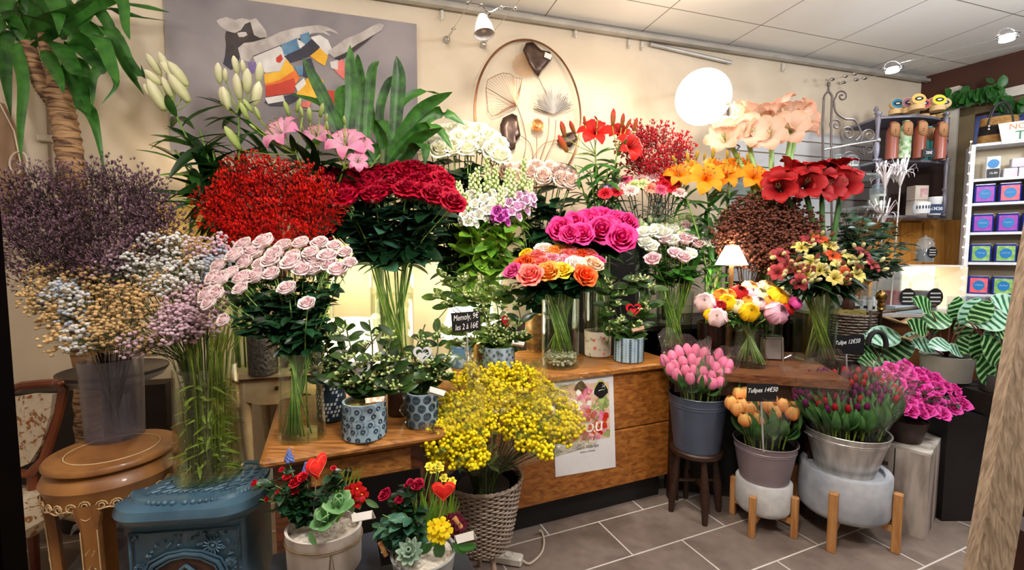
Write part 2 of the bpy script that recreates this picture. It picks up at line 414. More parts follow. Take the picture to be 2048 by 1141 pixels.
# picture rail and lighting track along the top of the back wall
tr = MB()
for off, dz, hh, dd in ((.0, .0, .035, .05), (.05, -.03, .022, .035)):
    p0 = W(600, 0); p0.z = 0; p0 -= WD*1.2; p1 = CORNER - WD*.02; q = [p0 - WN*off, p0 - WN*(off+dd), p1 - WN*(off+dd), p1 - WN*off]
    zt = CEIL - .012 + dz; tr.hexa([Vector((v.x, v.y, zt-hh)) for v in q], [Vector((v.x, v.y, zt)) for v in q])
struct('trim_1', tr, m_metalrail)
pr = MB()
for x0, x1, y0, y1 in ((1300, 1462, 88, 125), ):
    a = W(x0, y0, .03); b_ = W(x1, y1, .03); pr.tube([a, b_], .014, 8)
pr.build('curtain_track', m_metalrail, None, True, label='short grey rail end fixed below the ceiling line over the round wall lamp', cat='rail')
for px, py in ((884, 30), (1151, 66), (1258, 88), (1284, 92), (1566, 135)):
    k = MB(); c = W(px, py, .012); k.box(c, (.02, .02, .06), Matrix.Rotation(radians(16.4), 3, 'Z'), bev=.003); k.tube([c + Vector((0, -.02, -.02)), c + Vector((0, -.035, -.035)), c + Vector((0, -.03, -.05))], .004, 6)
    lab = {884: 'small white hook clip on the picture rail beside the lamp fixture', 1151: 'small clip on the wall rail above the hoop decoration', 1258: 'left of two white hook clips where the wall rails meet', 1284: 'right of two white hook clips where the wall rails meet', 1566: 'white hook clip on the wall rail above the grooved panelling'}[px]
    k.build('rail_clip', mat('clip_white', '#d8d2c8', rough=.5), None, label=lab, cat='clip')
# cream pilaster and wall cable on the left of the back wall
m_trunk = mat('trunking_cream', '#dccfbd', '#d2c4b0', rough=.6)
t = empty('cable_conduit', W(100, 400, .01), 'thin cable conduit running down the cream wall behind the yucca trunk', 'conduit')
k = MB(); k.tube([W(88, 60, .01), W(97, 260, .01), W(104, 430, .01)], .006, 6); k.build('pipe', mat('conduit_brown', '#8c7863', rough=.6), t)
k = MB(); k.box(W(92, 277, .015), (.07, .03, .035), Matrix.Rotation(radians(16.4), 3, 'Z'), bev=.004); k.build('junction_box', m_trunk, t)
# wooden door frame in the foreground, both sides
m_barn = wood('weathered_oak', '#7d6a56', '#a8937c', 2, 9, .8, .5)
Y0 = .95
def plank(c_top, c_bot, zlo, zhi, name, m, **kw):
    """leaning plank through four image corners, carried on down to zlo and up to zhi"""
    out = []
    for t_, b_ in zip(c_top, c_bot):
        d = (b_ - t_)/(b_.z - t_.z); out.append((t_ + d*(zlo - t_.z), t_ + d*(zhi - t_.z)))
    k = MB(); d = Vector((.012, .035, 0)); k.prism([out[0][1], out[0][0], out[1][0], out[1][1]], d); o = k.build(name, m, None, False, **kw); recenter(o, out[0][0]); return o
plank([P(2046, 600, Y0), P(2118, 600, Y0)], [P(1943, 1200, Y0-.12), P(2016, 1200, Y0-.12)], 0, 1.62, 'wooden_board', m_barn, label='weathered pale wooden board leaning at the doorway edge', cat='board')
k = MB(); x_ = P(57, 1141, .82).x; k.box((x_-.06, .80, CEIL/2), (.12, .04, CEIL)); k.build('door_1', mat('near_black_wood', '#050303', '#080504', rough=.9, spec=.02), None, False, kind='structure')
k = MB(); x_ = P(2026, 1141, .98).x; k.box((x_+.12, 1.0, .36), (.2, .08, .72)); k.build('trim_3', mat('red_brown_post', '#3a160c', '#2a0f08', rough=.6), None, False, kind='structure')
# brown wall window surround
m_post = mat('grey_cream_paint', '#dad2c6', '#cbc3b7', rough=.6)
m_olive = mat('olive_frame', '#7b6a4c', '#6c5c40', rough=.6)
Rw = RD
def rwbox(x0, x1, y0, y1, off0, off1, mb, m=0, pxm=None):
    """box against the right wall between pixel columns and rows (rows measured at x0)"""
    A = RW(x0, y1, 0); B = RW(x1, y1, 0); zt = RW(x0, y0, 0).z; zb = A.z
    q = [A - RN*off0, B - RN*off0, B - RN*off1, A - RN*off1]
    mb.hexa([Vector((v.x, v.y, zb)) for v in q], [Vector((v.x, v.y, zt)) for v in q], m)
k = MB(); rwbox(1874, 1902, 186, 527, .0, .06, k); rwbox(1874, 1990, 526, 532, 0, .12, k, 0)
rwbox(1902, 2120, 205, 222, .0, .05, k, 0)
struct('window_1', k, m_post)
k = MB(); rwbox(1902, 1932, 222, 526, 0, .03, k); rwbox(1912, 2120, 222, 238, 0, .03, k); struct('trim_2', k, m_olive)
k = MB(); rwbox(1932, 2120, 238, 520, 0, .006, k); struct('window_2', k, mat('window_pane_blue', '#5d6fae', '#3b4a86', rough=.15))
k = MB(); rwbox(1826, 1874, 186, 445, 0, .004, k)
# ============================================================ flower and leaf shapes (unit size, facing +Z)
m_stem = mat('stem_green', '#4f7c2c', '#86a84a', rough=.5, scale=30)
m_stemd = mat('stem_dark', '#33411f', '#4f5c2c', rough=.6, scale=30)
m_stemy = mat('stem_yellow_green', '#9cae44', '#6e8c2e', rough=.5, scale=30)
m_twig = mat('twig_brown', '#5a4326', '#3c2c18', rough=.8, scale=30)
m_rleaf = leaf_mat('rose_leaf', '#081c0b', '#1f4a2a', .33)
m_rleaf2 = leaf_mat('rose_leaf_bluish', '#153a2a', '#4f8268', .35)
m_gleaf = leaf_mat('fresh_leaf', '#3d7a1e', '#8db83a')
m_dleaf = leaf_mat('deep_leaf', '#061606', '#183c12', .35)
m_lleaf = leaf_mat('lily_leaf', '#143313', '#3f7a2c')
m_sepal = leaf_mat('sepal_green', '#55783a', '#8aa65a')

def rose_mb(seed, openness=1.0, ruf=.05, layers=((3,.16,1.2),(4,.34,1.18),(5,.56,1.1),(5,.8,.98),(6,1.0,.82)), height=1.0, sepals=True):
    r = random.Random(seed); mb = MB()
    mb.lathe([(.02,.2),(.12,.5),(.13,1.0),(.06,1.22),(.01,1.2)], 10, a=None)
    for k,(n,R,h) in enumerate(layers):
        h *= height; u = k/(len(layers)-1); a0 = r.uniform(0, 6.28)
        for i in range(n):
            az = a0 + 2*pi*i/n + r.uniform(-.15,.15); rr = R*r.uniform(.94,1.06)*(.75+.25*openness if k>1 else 1); lip = (.02+.26*u*openness)*r.uniform(.6,1.3)
            hh = h*r.uniform(.95,1.05)
            prof = [(.08,.02),(rr*.62,.16+.02*k),(rr*.92,hh*.45),(rr*.93,hh*.78),(rr*.93+lip*.5,hh*.97),(rr*.93+lip*1.25,hh*(1.0-.07*u*openness))]
            w = rr*(1.15 if n<5 else .92); wid = [w*.25,w*.72,w*1.0,w*1.02,w*.86,w*.42]
            mb.petal(prof, wid, az, .42, 0, 4, ruf, 7, r.uniform(0,6), .55, .4*u)
    if sepals:
        for i in range(5): mb.petal([(.06,0),(.4,-.02),(.75,-.22)], [.1,.14,.02], i*1.257, .1, 1, 2)
        mb.lathe([(.0,-.25),(.13,-.2),(.17,-.05),(.1,.08)], 8, m=1)
    return mb
def bud_mb():   # closed rose bud
    mb = MB()
    for i in range(5): mb.petal([(.05,0),(.42,.35),(.44,.8),(.2,1.25),(.06,1.35)],[.12,.42,.42,.26,.05], i*1.257, .4, 0, 4)
    for i in range(5): mb.petal([(.06,0),(.45,.2),(.52,.6)],[.12,.16,.02], i*1.257+.5, .2, 1, 2)
    mb.lathe([(0,-.25),(.14,-.2),(.18,-.05),(.1,.08)], 8, m=1); return mb
def tulip_mb(seed, h=2.2, op=.0):
    r = random.Random(seed); mb = MB()
    for k in range(2):
        for i in range(3):
            az = i*2.094 + k*1.047 + r.uniform(-.1,.1); R = .92 + .1*k
            prof = [(.08,0),(R*.72,h*.12),(R,h*.36),(R*.92,h*.62),(R*(.62+op),h*.86),(R*(.28+op*1.6),h*1.0)]
            mb.petal(prof, [.12,.66,.95,.86,.55,.1], az, .42, 0, 4, 0, smul=1)
    return mb
def lily_mb(seed, broad=.3, curl=.35, stamens=True, L=1.0, throat=.5):
    """open star flower: six petals, stamens"""
    r = random.Random(seed); mb = MB()
    for k in range(2):
        for i in range(3):
            az = i*2.094 + k*1.047 + r.uniform(-.12,.12); b = broad*(1.25 if k else .9); c = curl*r.uniform(.7,1.3)
            prof = [(.05,0),(.14*L,throat*.55),(.38*L,throat),(.68*L,throat+.12),(.92*L,throat+.08-c*.2),(1.1*L,throat-c*.75)]
            mb.petal(prof, [.06,b*.5,b*.95,b,b*.72,b*.08], az, -.18, 0, 4, .03, 6, r.uniform(0,6))
    if stamens:
        for i in range(6):
            a = i*1.047+.4; e = Vector((cos(a)*.3, sin(a)*.3, throat+.5))
            mb.tube([(0,0,.1),(cos(a)*.1,sin(a)*.1,throat+.1),e], .014, 4, 1); mb.ball(e, .05, 0, 2, (1.6,.6,.5))
        mb.tube([(0,0,.1),(0,0,throat+.3),(.04,.02,throat+.62)], .02, 4, 1)
    return mb
def lilybud_mb(seed, fat=.24):
    mb = MB(); prof = [(.03,0),(.1,.05),(fat*.85,.28),(fat,.55),(fat*.85,.8),(fat*.4,.96),(.03,1.02)]
    mb.lathe(prof, 12, wob=lambda a,u: .1*cos(3*a)); return mb
def amaryllis_mb(seed):
    r = random.Random(seed); mb = MB()
    for k in range(2):
        for i in range(3):
            az = i*2.094 + k*1.047 + r.uniform(-.1,.1); b = .5 if k else .42
            prof = [(.06,0),(.2,.4),(.42,.78),(.72,1.02),(.98,1.1),(1.16,.98)]
            mb.petal(prof, [.07,.28,b*.85,b,b*.78,b*.1], az, .06, 0, 4, .05, 5, r.uniform(0,6))
    for i in range(5):
        a = i*1.257; mb.tube([(0,0,.2),(cos(a)*.12,sin(a)*.12-.1,1.15)], .014, 4, 1); mb.ball((cos(a)*.12,sin(a)*.12-.1,1.16), .04, 0, 1)
    return mb
def carnation_mb(seed):
    r = random.Random(seed); mb = MB()
    for k in range(4):
        R = .35+.22*k
        for i in range(6+k):
            az = 2*pi*i/(6+k)+r.uniform(-.2,.2)
            prof = [(.08,.1),(R*.5,.5),(R*.8,.8-.08*k),(R,.88-.14*k)]
            mb.petal(prof, [.08,.2,.33,.38], az, -.1, 0, 6, .1, 14, r.uniform(0,6))
    mb.lathe([(0,-.5),(.2,-.45),(.24,0),(.2,.3)], 8, m=1); return mb
def ranunculus_mb(seed, op=0.0):
    r = random.Random(seed); mb = MB()
    for k in range(8):
        R = .22+.11*k; n = 4+k//2; zc = .55+(1-R)*.62; a0 = r.uniform(0,6)
        for i in range(n):
            az = a0+2*pi*i/n+r.uniform(-.2,.2); th1 = 1.15-.09*k*(.4+op)   # closing angle above equator
            prof = []
            for t in (-1.2,-.6,0,.55,th1*1.0):
                t2 = t if t < th1 else th1
                prof.append((R*cos(t2)*(1+.0)+.02, zc+R*.95*sin(t2)))
            w = R*1.0; mb.petal(prof, [w*.3,w*.75,w,w*.92,w*.5], az, .42, 0, 4, .02, 7, r.uniform(0,6), .6, .05*k)
    mb.ball((0,0,1.12), .11, 1, 2); mb.lathe([(0,-.5),(.05,-.45),(.2,-.35),(.1,-.3)], 6, m=1); return mb
def lisi_mb(seed):
    return rose_mb(seed, 1.2, .08, ((3,.3,1.1),(4,.6,1.1),(5,.9,1.0)), 1.05)
def floret_mb(seed):   # simple five petal little flower
    mb = MB(); r = random.Random(seed)
    for i in range(5): mb.petal([(.05,0),(.4,.15),(.8,.25),(1.0,.18)], [.1,.35,.42,.2], i*1.257, -.1, 0, 2, .05, 5, r.uniform(0,6))
    mb.ball((0,0,.15), .16, 0, 1); return mb
def leaf_mb(w=.34, fold=.25, bend=.2, n=6, tip=1.0, vein=False):
    """leaf from origin along +Y, unit length, facing +Z"""
    mb = MB(); vs = []; aa = []; fs = []; cols = (-1,-.55,0,.55,1)
    for i in range(n+1):
        u = i/n; ww = w*(sin(pi*min(1, u*.93+.04))**.75)*(1-.35*u*tip) if 0 < i < n else .012
        for c in cols:
            vs.append(Vector((c*ww, u, -bend*u*u + abs(c)*ww*fold))); aa.append(.5+.5*abs(sin(u*16 + abs(c)*2.2)) if vein else u)
    for i in range(n):
        for j in range(4): fs.append((i*5+j, i*5+j+1, i*5+j+6, i*5+j+5))
    mb.add(vs, fs, 0, aa); return mb
LEAF = leaf_mb(); LEAFN = leaf_mb(.13, .3, .35, 6); LEAFO = leaf_mb(.24, .15, .12, 6, .4)
def leaves_on(mb, pts, n, size, lo=.3, hi=.95, leaf=None, spread=1.0, r=rnd, m=0, up=.3):
    sp = spline(pts, 24)
    for _ in range(n):
        u = r.uniform(lo, hi); p = sp[int(u*23)]; a = r.uniform(0, 2*pi)
        d = Vector((cos(a)*spread, sin(a)*spread, up*r.uniform(-1, 1.6))).normalized()
        z = Vector((0,0,1)) + Vector((r.uniform(-.5,.5), r.uniform(-.9,.2), 0)); x = d.cross(z).normalized(); zz = x.cross(d)
        s_ = size*r.uniform(.7,1.25)
        M = Matrix(((x.x,d.x,zz.x,p.x),(x.y,d.y,zz.y,p.y),(x.z,d.z,zz.z,p.z),(0,0,0,1)))
        mb.merge(leaf or LEAF, M, s_, m)
TPL = {}
def tpl(name, fn, mats, variants=3):
    """list of shared meshes for a bloom kind"""
    if name not in TPL: TPL[name] = [fn(i*13+5).mesh(name, mats) for i in range(variants)]
    return TPL[name]
def dirmat(p, d, s, spin=0, c=0.0):
    """matrix placing unit bloom whose centre (height c) sits at p facing d"""
    M = frame_mat((0,0,0), d) @ Matrix.Rotation(spin, 4, 'Z') @ Matrix.Diagonal((s,s,s,1))
    off = M @ Vector((0,0,c)); M.translation = Vector(p) - off; return M
class Bunch:
    """stems standing in a vessel: foot and mouth are centres of the stem feet and of the opening"""
    def __init__(s, foot, mouth, rf, rm, cross=True): s.foot, s.mouth, s.rf, s.rm, s.cross = Vector(foot), Vector(mouth), rf, rm, cross
    def path(s, h, tight=1.0):
        h = Vector(h); d = h - s.mouth; d.z = 0; L = d.length; k = min(1, .35+L/.2)*rnd.uniform(.72,1)
        d = d.normalized() if L > 1e-4 else Vector((1,0,0))
        m = s.mouth + d*s.rm*k; f = s.foot + (Matrix.Rotation(1.95, 3, 'Z') @ d if s.cross else d*.7)*s.rf*k + Vector((U(-.3,.3)*s.rf, U(-.3,.3)*s.rf, 0))
        e = m.lerp(h, .5); e.x += (h.x-m.x)*-.08; e.y += (h.y-m.y)*-.08
        return [f, m, e, h]
def flower(name, b, head, R, meshes, label, group, cat='flower', stem_r=.0022, m_st=None, nleaf=5, lsize=.05, lmat=None, leaf=None,
           face=.35, up=.9, c=.55, bloomname='bloom', lo=.35, hi=.9, extra=None, outward=.8, mats=None, spread=1.0):
    head = Vector(head); pts = b.path(head); root = empty(name, pts[0], label, cat, group)
    d = (head - b.mouth).normalized()*outward + Vector((0, -face, up)) + Vector((U(-.2,.2), U(-.2,.2), U(-.1,.1)))
    d.normalize(); sp = spline(pts[:-1] + [head - d*R*c], 9)
    k = MB(); k.tube(sp, [stem_r*1.5]*5 + [stem_r*1.2]*4, 5); k.build('stem', m_st or m_stem, root, edge=False)
    me = rnd.choice(meshes); child(bloomname, me, root, mtx=Matrix.Translation(-pts[0]) @ dirmat(head, d, R, U(0,6), c))
    if nleaf:
        k = MB(); leaves_on(k, pts, int(nleaf*1.9), lsize*1.15, lo, hi, leaf, spread); k.build('leaves', lmat or m_rleaf, root, edge=False)
    if extra: extra(root, sp, head, d)
    return root
def dome(cx, cy, rx, ry, n, Yf, Yb, seed=1, sep=.8, top=True):
    """scatter n points over an elliptical cushion; low ones are nearer"""
    r = random.Random(seed); out = []; tries = 0; dmin = sep*sqrt(4*rx*ry*.785/n)*.95
    while len(out) < n and tries < 6000:
        tries += 1; x, y = r.uniform(-1,1), r.uniform(-1,1)
        if x*x + y*y > 1: continue
        p = (cx+x*rx, cy+y*ry)
        if all((p[0]-q[0])**2 + (p[1]-q[1])**2 > dmin*dmin for q in out): out.append(p)
        if tries % 300 == 0: dmin *= .9
    res = []
    for x, y in out:
        v = (y-(cy-ry))/(2*ry); res.append((x, y, Yb + (Yf-Yb)*v + .0*abs(x-cx)))
    return res
# ------------------------------------------------------------ vessels
m_glass = glass_mat('clear_glass'); m_film = glass_mat('cellophane', '#fdfdfb', 1.0, .025, .08, .3, 1.0, base=.05)
m_glassb = glass_mat('bronze_glass', '#8a6a60', .8, .06, .05, .35, hazecol='#7a5a52')
m_glassk = glass_mat('smoky_glass', '#e4e2e8', .8, .10, .15, .35, hazecol='#b8b4be')
m_water = glass_mat('vase_water', '#fbfcf4', .5, .0, .03, .2, base=.02)
m_waterg = glass_mat('murky_water', '#f8f8e2', .5, .04, .1, .06, hazecol='#c0c080', base=0)
def vase(name, base, r0, r1, h, label, m=None, water=.55, wm=None, group=None, prof=None, cat='vase', n=40):
    m = m or m_glass; base = Vector(base); root = empty(name, base, label, cat, group); k = MB(); t = .004
    pr_ = prof or [(0,0),(r0,0),(r0+(r1-r0)*.5,h*.5),(r1,h)]
    k.lathe([(max(.0005,r),z) for r,z in pr_] + [(r1-t,h),(r0+(r1-r0)*.5-t,h*.5),(r0-t,.012),(.0005,.012)], n, base)
    k.build('glass_body', m, root)
    if water:
        k = MB(); hw = h*water; rw = r0+(r1-r0)*water-t*1.4
        k.lathe([(.0005,.014),(r0-t*1.4,.014),(rw,hw),(.0005,hw)], n, base); k.build('water', wm or m_water, root)
    return root, base + Vector((0,0,.02)), base + Vector((0,0,h))
def pot(name, base, r0, r1, h, m, label, cat='pot', group=None, lip=.006, soil=True, sx=1, prof=None):
    base = Vector(base); root = empty(name, base, label, cat, group); k = MB(); t = .006
    pf = prof or [(.0005,0),(r0*.92,0),(r0,.006),(r1,h-lip),(r1+.001,h)]
    k.lathe(pf + [(r1-t,h),(r1-t,h*.85),(.0005,h*.83)], 40, base, sx=sx); k.build('pot_body', m, root)
    return root
m_soil = mat('potting_soil', '#1c120b', '#3b2a1c', rough=.95, scale=60, bmp=.8)
m_moss = mat('dry_moss', '#8a7a34', '#5e5320', rough=.95, scale=60, bmp=.8)
def soil_on(root, r, z, m=None, name='soil'):
    k = MB(); k.lathe([(r,z),(r*.6,z+.006),(.0005,z+.009)], 24, root.location, wob=lambda a,u: .05*sin(7*a)*u); k.build(name, m or m_soil, root)
# ============================================================ furniture
m_oak = wood('honey_oak', '#7c4a1e', '#b07638', 0, 5, .4, .25, .2)
m_oakd = wood('dark_oak_edge', '#3e1e0c', '#6b3716', 0, 5, .4, .2, .2)
m_oakf = wood('oak_front_panel', '#7a4314', '#ac6c2c', 0, 4, .4, .2, .15)
FD = Vector((sin(radians(67.5)), cos(radians(67.5)), 0)); FN = Vector((-FD.y, FD.x, 0))     # along / away
RZ = Matrix.Rotation(pi/2 - radians(67.5), 3, 'Z')
ZT = .77
# --- desk (left)
A = G(517, 923, ZT); L_desk, D_desk = 0.56, .60
def desk_pt(u, v, z): return A + FD*u + FN*v + Vector((0,0,z-ZT))
t = empty('wooden_desk', desk_pt(0, 0, 0), 'honey brown wooden desk with a small drawer, carrying glass vase and blue dotted pot', 'desk')
def obox(mb, o, u0, u1, v0, v1, z0, z1, m=0, bev=0):
    c = o + FD*(u0+u1)/2 + FN*(v0+v1)/2; mb.box((c.x, c.y, (z0+z1)/2), (u1-u0, v1-v0, z1-z0), RZ, m, bev)
k = MB(); obox(k, A, 0, L_desk, 0, D_desk, ZT-.032, ZT, 0, .012); k.build('table_top', m_oak, t)
k = MB(); obox(k, A, .03, L_desk-.02, .05, .07, ZT-.13, ZT-.033); obox(k, A, .03, .05, .07, D_desk-.05, ZT-.13, ZT-.033)
obox(k, A, L_desk-.04, L_desk-.02, .07, D_desk-.05, ZT-.13, ZT-.033); k.build('apron', m_oakd, t, False)
k = MB(); obox(k, A, .02, L_desk-.02, .47, .48, .0, ZT-.034); k.build('back_panel', m_black, t, False)  # black sheet added for the deep shade under the desk
k = MB(); obox(k, A, .13, .43, .038, .052, ZT-.125, ZT-.045, 0, .004); dr = k.build('drawer', m_oak, t)
k = MB(); kn = A + FD*.235 + FN*.03 + Vector((0,0,-.088)); k.lathe([(.0005,.02),(.009,.02),(.014,.014),(.008,.006),(.006,0),(.012,-.004)], 14, m=0, mtx=frame_mat((0,0,0), -FN), o=kn)
o = k.build('knob', mat('aged_bronze', '#4a3a2a', '#2e241a', rough=.35, metal=.8), dr)
for u in (.03, L_desk-.075):
    for v in (.05, D_desk-.1):
        k = MB(); c = A + FD*(u+.023) + FN*(v+.023); k.hexa([c + RZ @ Vector((x*.016, y*.016, -ZT)) for x,y in ((-1,-1),(1,-1),(1,1),(-1,1))], [c + RZ @ Vector((x*.024, y*.024, -.033)) for x,y in ((-1,-1),(1,-1),(1,1),(-1,1))])
        k.build('leg', m_oakd, t, False)
# --- counter
B = G(1000, 1084, 0); B = B + FD*(-.32); Lc = (G(1335, 997, 0) - B).length
def cpt(u, v, z): return B + FD*u + FN*v + Vector((0,0,z))
t = empty('shop_counter', cpt(0,0,0), 'long honey oak counter with two plank front, poster taped on it', 'counter')
k = MB(); obox(k, B, -.02, Lc+.03, -.02, .56, ZT-.035, ZT, 0, .008); k.build('worktop', m_oak, t)
k = MB(); obox(k, B, 0, Lc, .0, .02, .135, .435, 0, .004); obox(k, B, 0, Lc, .0, .02, .44, ZT-.036, 0, .004); k.build('front_panel', m_oakf, t)
k = MB(); obox(k, B, Lc-.001, Lc+.019, 0, .5, .135, ZT-.036); obox(k, B, -.02, -.001, 0, .5, .135, ZT-.036); k.build('side_panel', m_oakd, t, False)
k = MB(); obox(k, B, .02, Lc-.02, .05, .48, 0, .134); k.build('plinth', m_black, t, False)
# --- second low table to the right of the counter
C0 = G(1338, 748, ZT-.02); C1 = G(1700, 772, ZT-.02); CDv = (C1-C0).normalized(); CNv = Vector((-CDv.y, CDv.x, 0))
m_herr = wood('herringbone_brown', '#4f2a14', '#7c4a26', 0, 6, .5, .3)
t = empty('side_table', (C0.x, C0.y, 0), 'rustic dark brown table top behind the tulip buckets carrying ranunculus vase', 'table')
k = MB(); q = [C0, C1, C1 + CNv*.62, C0 + CNv*.62]; zt = Vector((0,0,.02))
k.hexa([v - zt for v in q], [v + zt for v in q]); k.build('table_top', m_herr, t, False)
k = MB(); q2 = [C0+CDv*.03+CNv*.03, C1-CDv*.03+CNv*.03, C1-CDv*.03+CNv*.05, C0+CDv*.03+CNv*.05]
k.hexa([v - Vector((0,0,.1)) for v in q2], [v - Vector((0,0,.021)) for v in q2]); k.build('apron', m_darkwood, t, False)
k = MB(); q2 = [C0+CDv*.01+CNv*.3, C1+CNv*.3, C1+CNv*.31, C0+CDv*.01+CNv*.31]; k.hexa([Vector((v.x,v.y,0)) for v in q2], [Vector((v.x,v.y,ZT-.045)) for v in q2]); k.build('back_panel', m_black, t, False)  # black sheet standing in for the darkness beneath the table top
for a_, b_ in ((.06,.2),(.9,.2),(.05,.55),(.9,.55)):
    k = MB(); c = C0 + CDv*(C1-C0).length*a_ + CNv*b_; k.box((c.x, c.y, (ZT-.042)/2), (.05,.05,ZT-.042)); k.build('leg', m_darkwood, t, False)
ZT2 = ZT
# --- stepped display bench behind counter and table, dark wood: low shelf and high shelf
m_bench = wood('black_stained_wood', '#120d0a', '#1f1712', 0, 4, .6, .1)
t = empty('display_bench', W(1250, 900, .25)*1.0, 'black stained display shelf holding the rear bouquets against the wall', 'shelf')
t.location.z = 0
def wpt(s, off, z): p = WP + WD*s - WN*off; return Vector((p.x, p.y, z))
def wbox(mb, s0, s1, o0, o1, z0, z1, m=0):
    q = [wpt(s0,o1,z0), wpt(s1,o1,z0), wpt(s1,o0,z0), wpt(s0,o0,z0)]
    mb.hexa(q, [Vector((v.x,v.y,z1)) for v in q], m)
k = MB(); wbox(k, -1.25, 1.05, .01, .5, .86, .89); k.build('upper_shelf', m_bench, t, False)
for s_ in (-1.23, 0, 1.0):
    k = MB(); wbox(k, s_, s_+.03, .02, .34, 0, .859); k.build('upright', m_bench, t, False)
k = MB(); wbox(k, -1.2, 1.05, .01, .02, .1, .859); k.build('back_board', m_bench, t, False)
k = MB(); wbox(k, -.98, -.2, .01, .03, .891, 1.5); k.build('darkening_board', m_bench, t, False)  # dark board added to deepen the shade behind the rear bouquets
# --- antique console table (painted) against the wall on the left
m_ant = mat('antique_cream_paint', '#b7a684', '#93815f', rough=.6, scale=6, bmp=.1)
m_antt = mat('antique_top_brown', '#5d3c22', '#7a5433', rough=.5, scale=6)
Kp = G(452, 757, .745); s0 = (Kp - WP).dot(WD); off = -(Kp - WP).dot(WN)
t = empty('console_table', wpt(s0, off, 0), 'antique cream painted console with shaped apron and dark knobs behind the desk', 'console')
s1 = s0 + 1.02
k = MB(); wbox(k, s0, s1, .02, off, .732, .745); wbox(k, s0+.015, s1-.015, .02, off-.015, .715, .732, 1); k.build('table_top', [m_ant, m_antt], t, False)
# shaped front apron: polygon with scallops
poly = [(0,.714),(0,.57)]
for i in range(1, 40):
    u = i/40; poly.append((u*(s1-s0-.06), .60 - .06*abs(sin(u*pi*3))**.6 * (-1 if False else 1) + .045))
poly += [(s1-s0-.06,.57),(s1-s0-.06,.714)]
k = MB(); k.prism([wpt(s0+.03+a_, off-.03, b_) for a_, b_ in poly], WN*.02); ap = k.build('apron', m_ant, t, False)
for a_ in (.22, .52, .82):
    k = MB(); k.lathe([(.0005,.024),(.009,.022),(.012,.014),(.006,.006),(.006,0)], 12, mtx=frame_mat((0,0,0), -WN), o=wpt(s0+a_, off-.028, .672)); k.build('knob', mat('dark_knob', '#2a1c12', rough=.35), ap)
for a_, b_ in ((.03, off-.06), (s1-s0-.09, off-.06), (.03, .05), (s1-s0-.09, .05)):
    k = MB(); p = wpt(s0+a_+.03, b_, 0); k.tube([p + Vector((0,0,.0)), p + Vector((.015,0,.25)), p + Vector((0,0,.55)), p + Vector((0,0,.714))], [.014,.018,.03,.034], 10); k.build('leg', m_ant, t)
# --- carved plant stand (left)
m_carv = mat('carved_honey_wood', '#7a4c24', '#a06c38', rough=.45, scale=9, stretch=(1,1,.3), bmp=.15, detail=5, coat=.15)
m_carvl = mat('limed_carving', '#d8b98c', '#caa878', rough=.6, scale=20)
zs = .66; ctr = G(228, 897, zs); ctr.z = 0
t = empty('plant_stand', ctr, 'round carved honey wood plant stand with scrolled apron under the smoky vase', 'plant stand')
R_ = .185
k = MB(); k.lathe([(.0005,zs-.03),(R_*.9,zs-.03),(R_,zs-.018),(R_,zs-.008),(R_*.97,zs-.001),(R_*.72,zs),(R_*.71,zs-.003),(R_*.69,zs-.003),(R_*.68,zs),(.0005,zs)], 56, ctr); k.build('stand_top', m_carv, t)
k = MB(); k.tube([ctr + Vector((cos(a)*R_*.7, sin(a)*R_*.7, zs+.0)) for a in [i*2*pi/48 for i in range(49)]], .0022, 5, cap=False); k.build('carved_ring', m_carvl, t)
ap_ = MB(); n = 96; vs = []; fs = []
for i in range(n):
    a = 2*pi*i/n; low = zs-.115 - .022*abs(sin(a*2.5*1.0))**.8 + .012*cos(a*20)*.3 - .05*max(0, cos(a*5))**8
    for rr, z in ((R_*.88,zs-.03),(R_*.99,zs-.045),(R_*1.05,zs-.07),(R_*.99,zs-.098),(R_*1.0,low),(R_*.93,low),(R_*.9,zs-.09)): vs.append(ctr + Vector((cos(a)*rr, sin(a)*rr, z)))
for i in range(n):
    j = (i+1) % n
    for q in range(6): fs.append((i*7+q, j*7+q, j*7+q+1, i*7+q+1))
ap_.add(vs, fs); ap = ap_.build('apron', m_carv, t)
k = MB()
for i in range(30):
    a = 2*pi*i/30; o = ctr + Vector((cos(a)*R_*1.0, sin(a)*R_*1.0, zs-.112-.01*abs(sin(a*2.5)))); tn = Vector((-sin(a), cos(a), 0)); sg = 1 if i % 2 else -1
    k.tube([o + (tn*cos(w)*sg + Vector((0,0,1))*sin(w))*(.017*(1-w/14)) + Vector((cos(a),sin(a),0))*.003 for w in [x*.7 for x in range(15)]], .0022, 4)
k.tube([ctr + Vector((cos(a), sin(a), 0))*R_*1.005 + Vector((0,0,zs-.115 - .022*abs(sin(a*2.5))**.8 + .0036*cos(a*20) - .05*max(0, cos(a*5))**8)) for a in [2*pi*j/120 for j in range(121)]], .0028, 4, cap=False)
k.build('scroll_carving', m_carvl, ap)
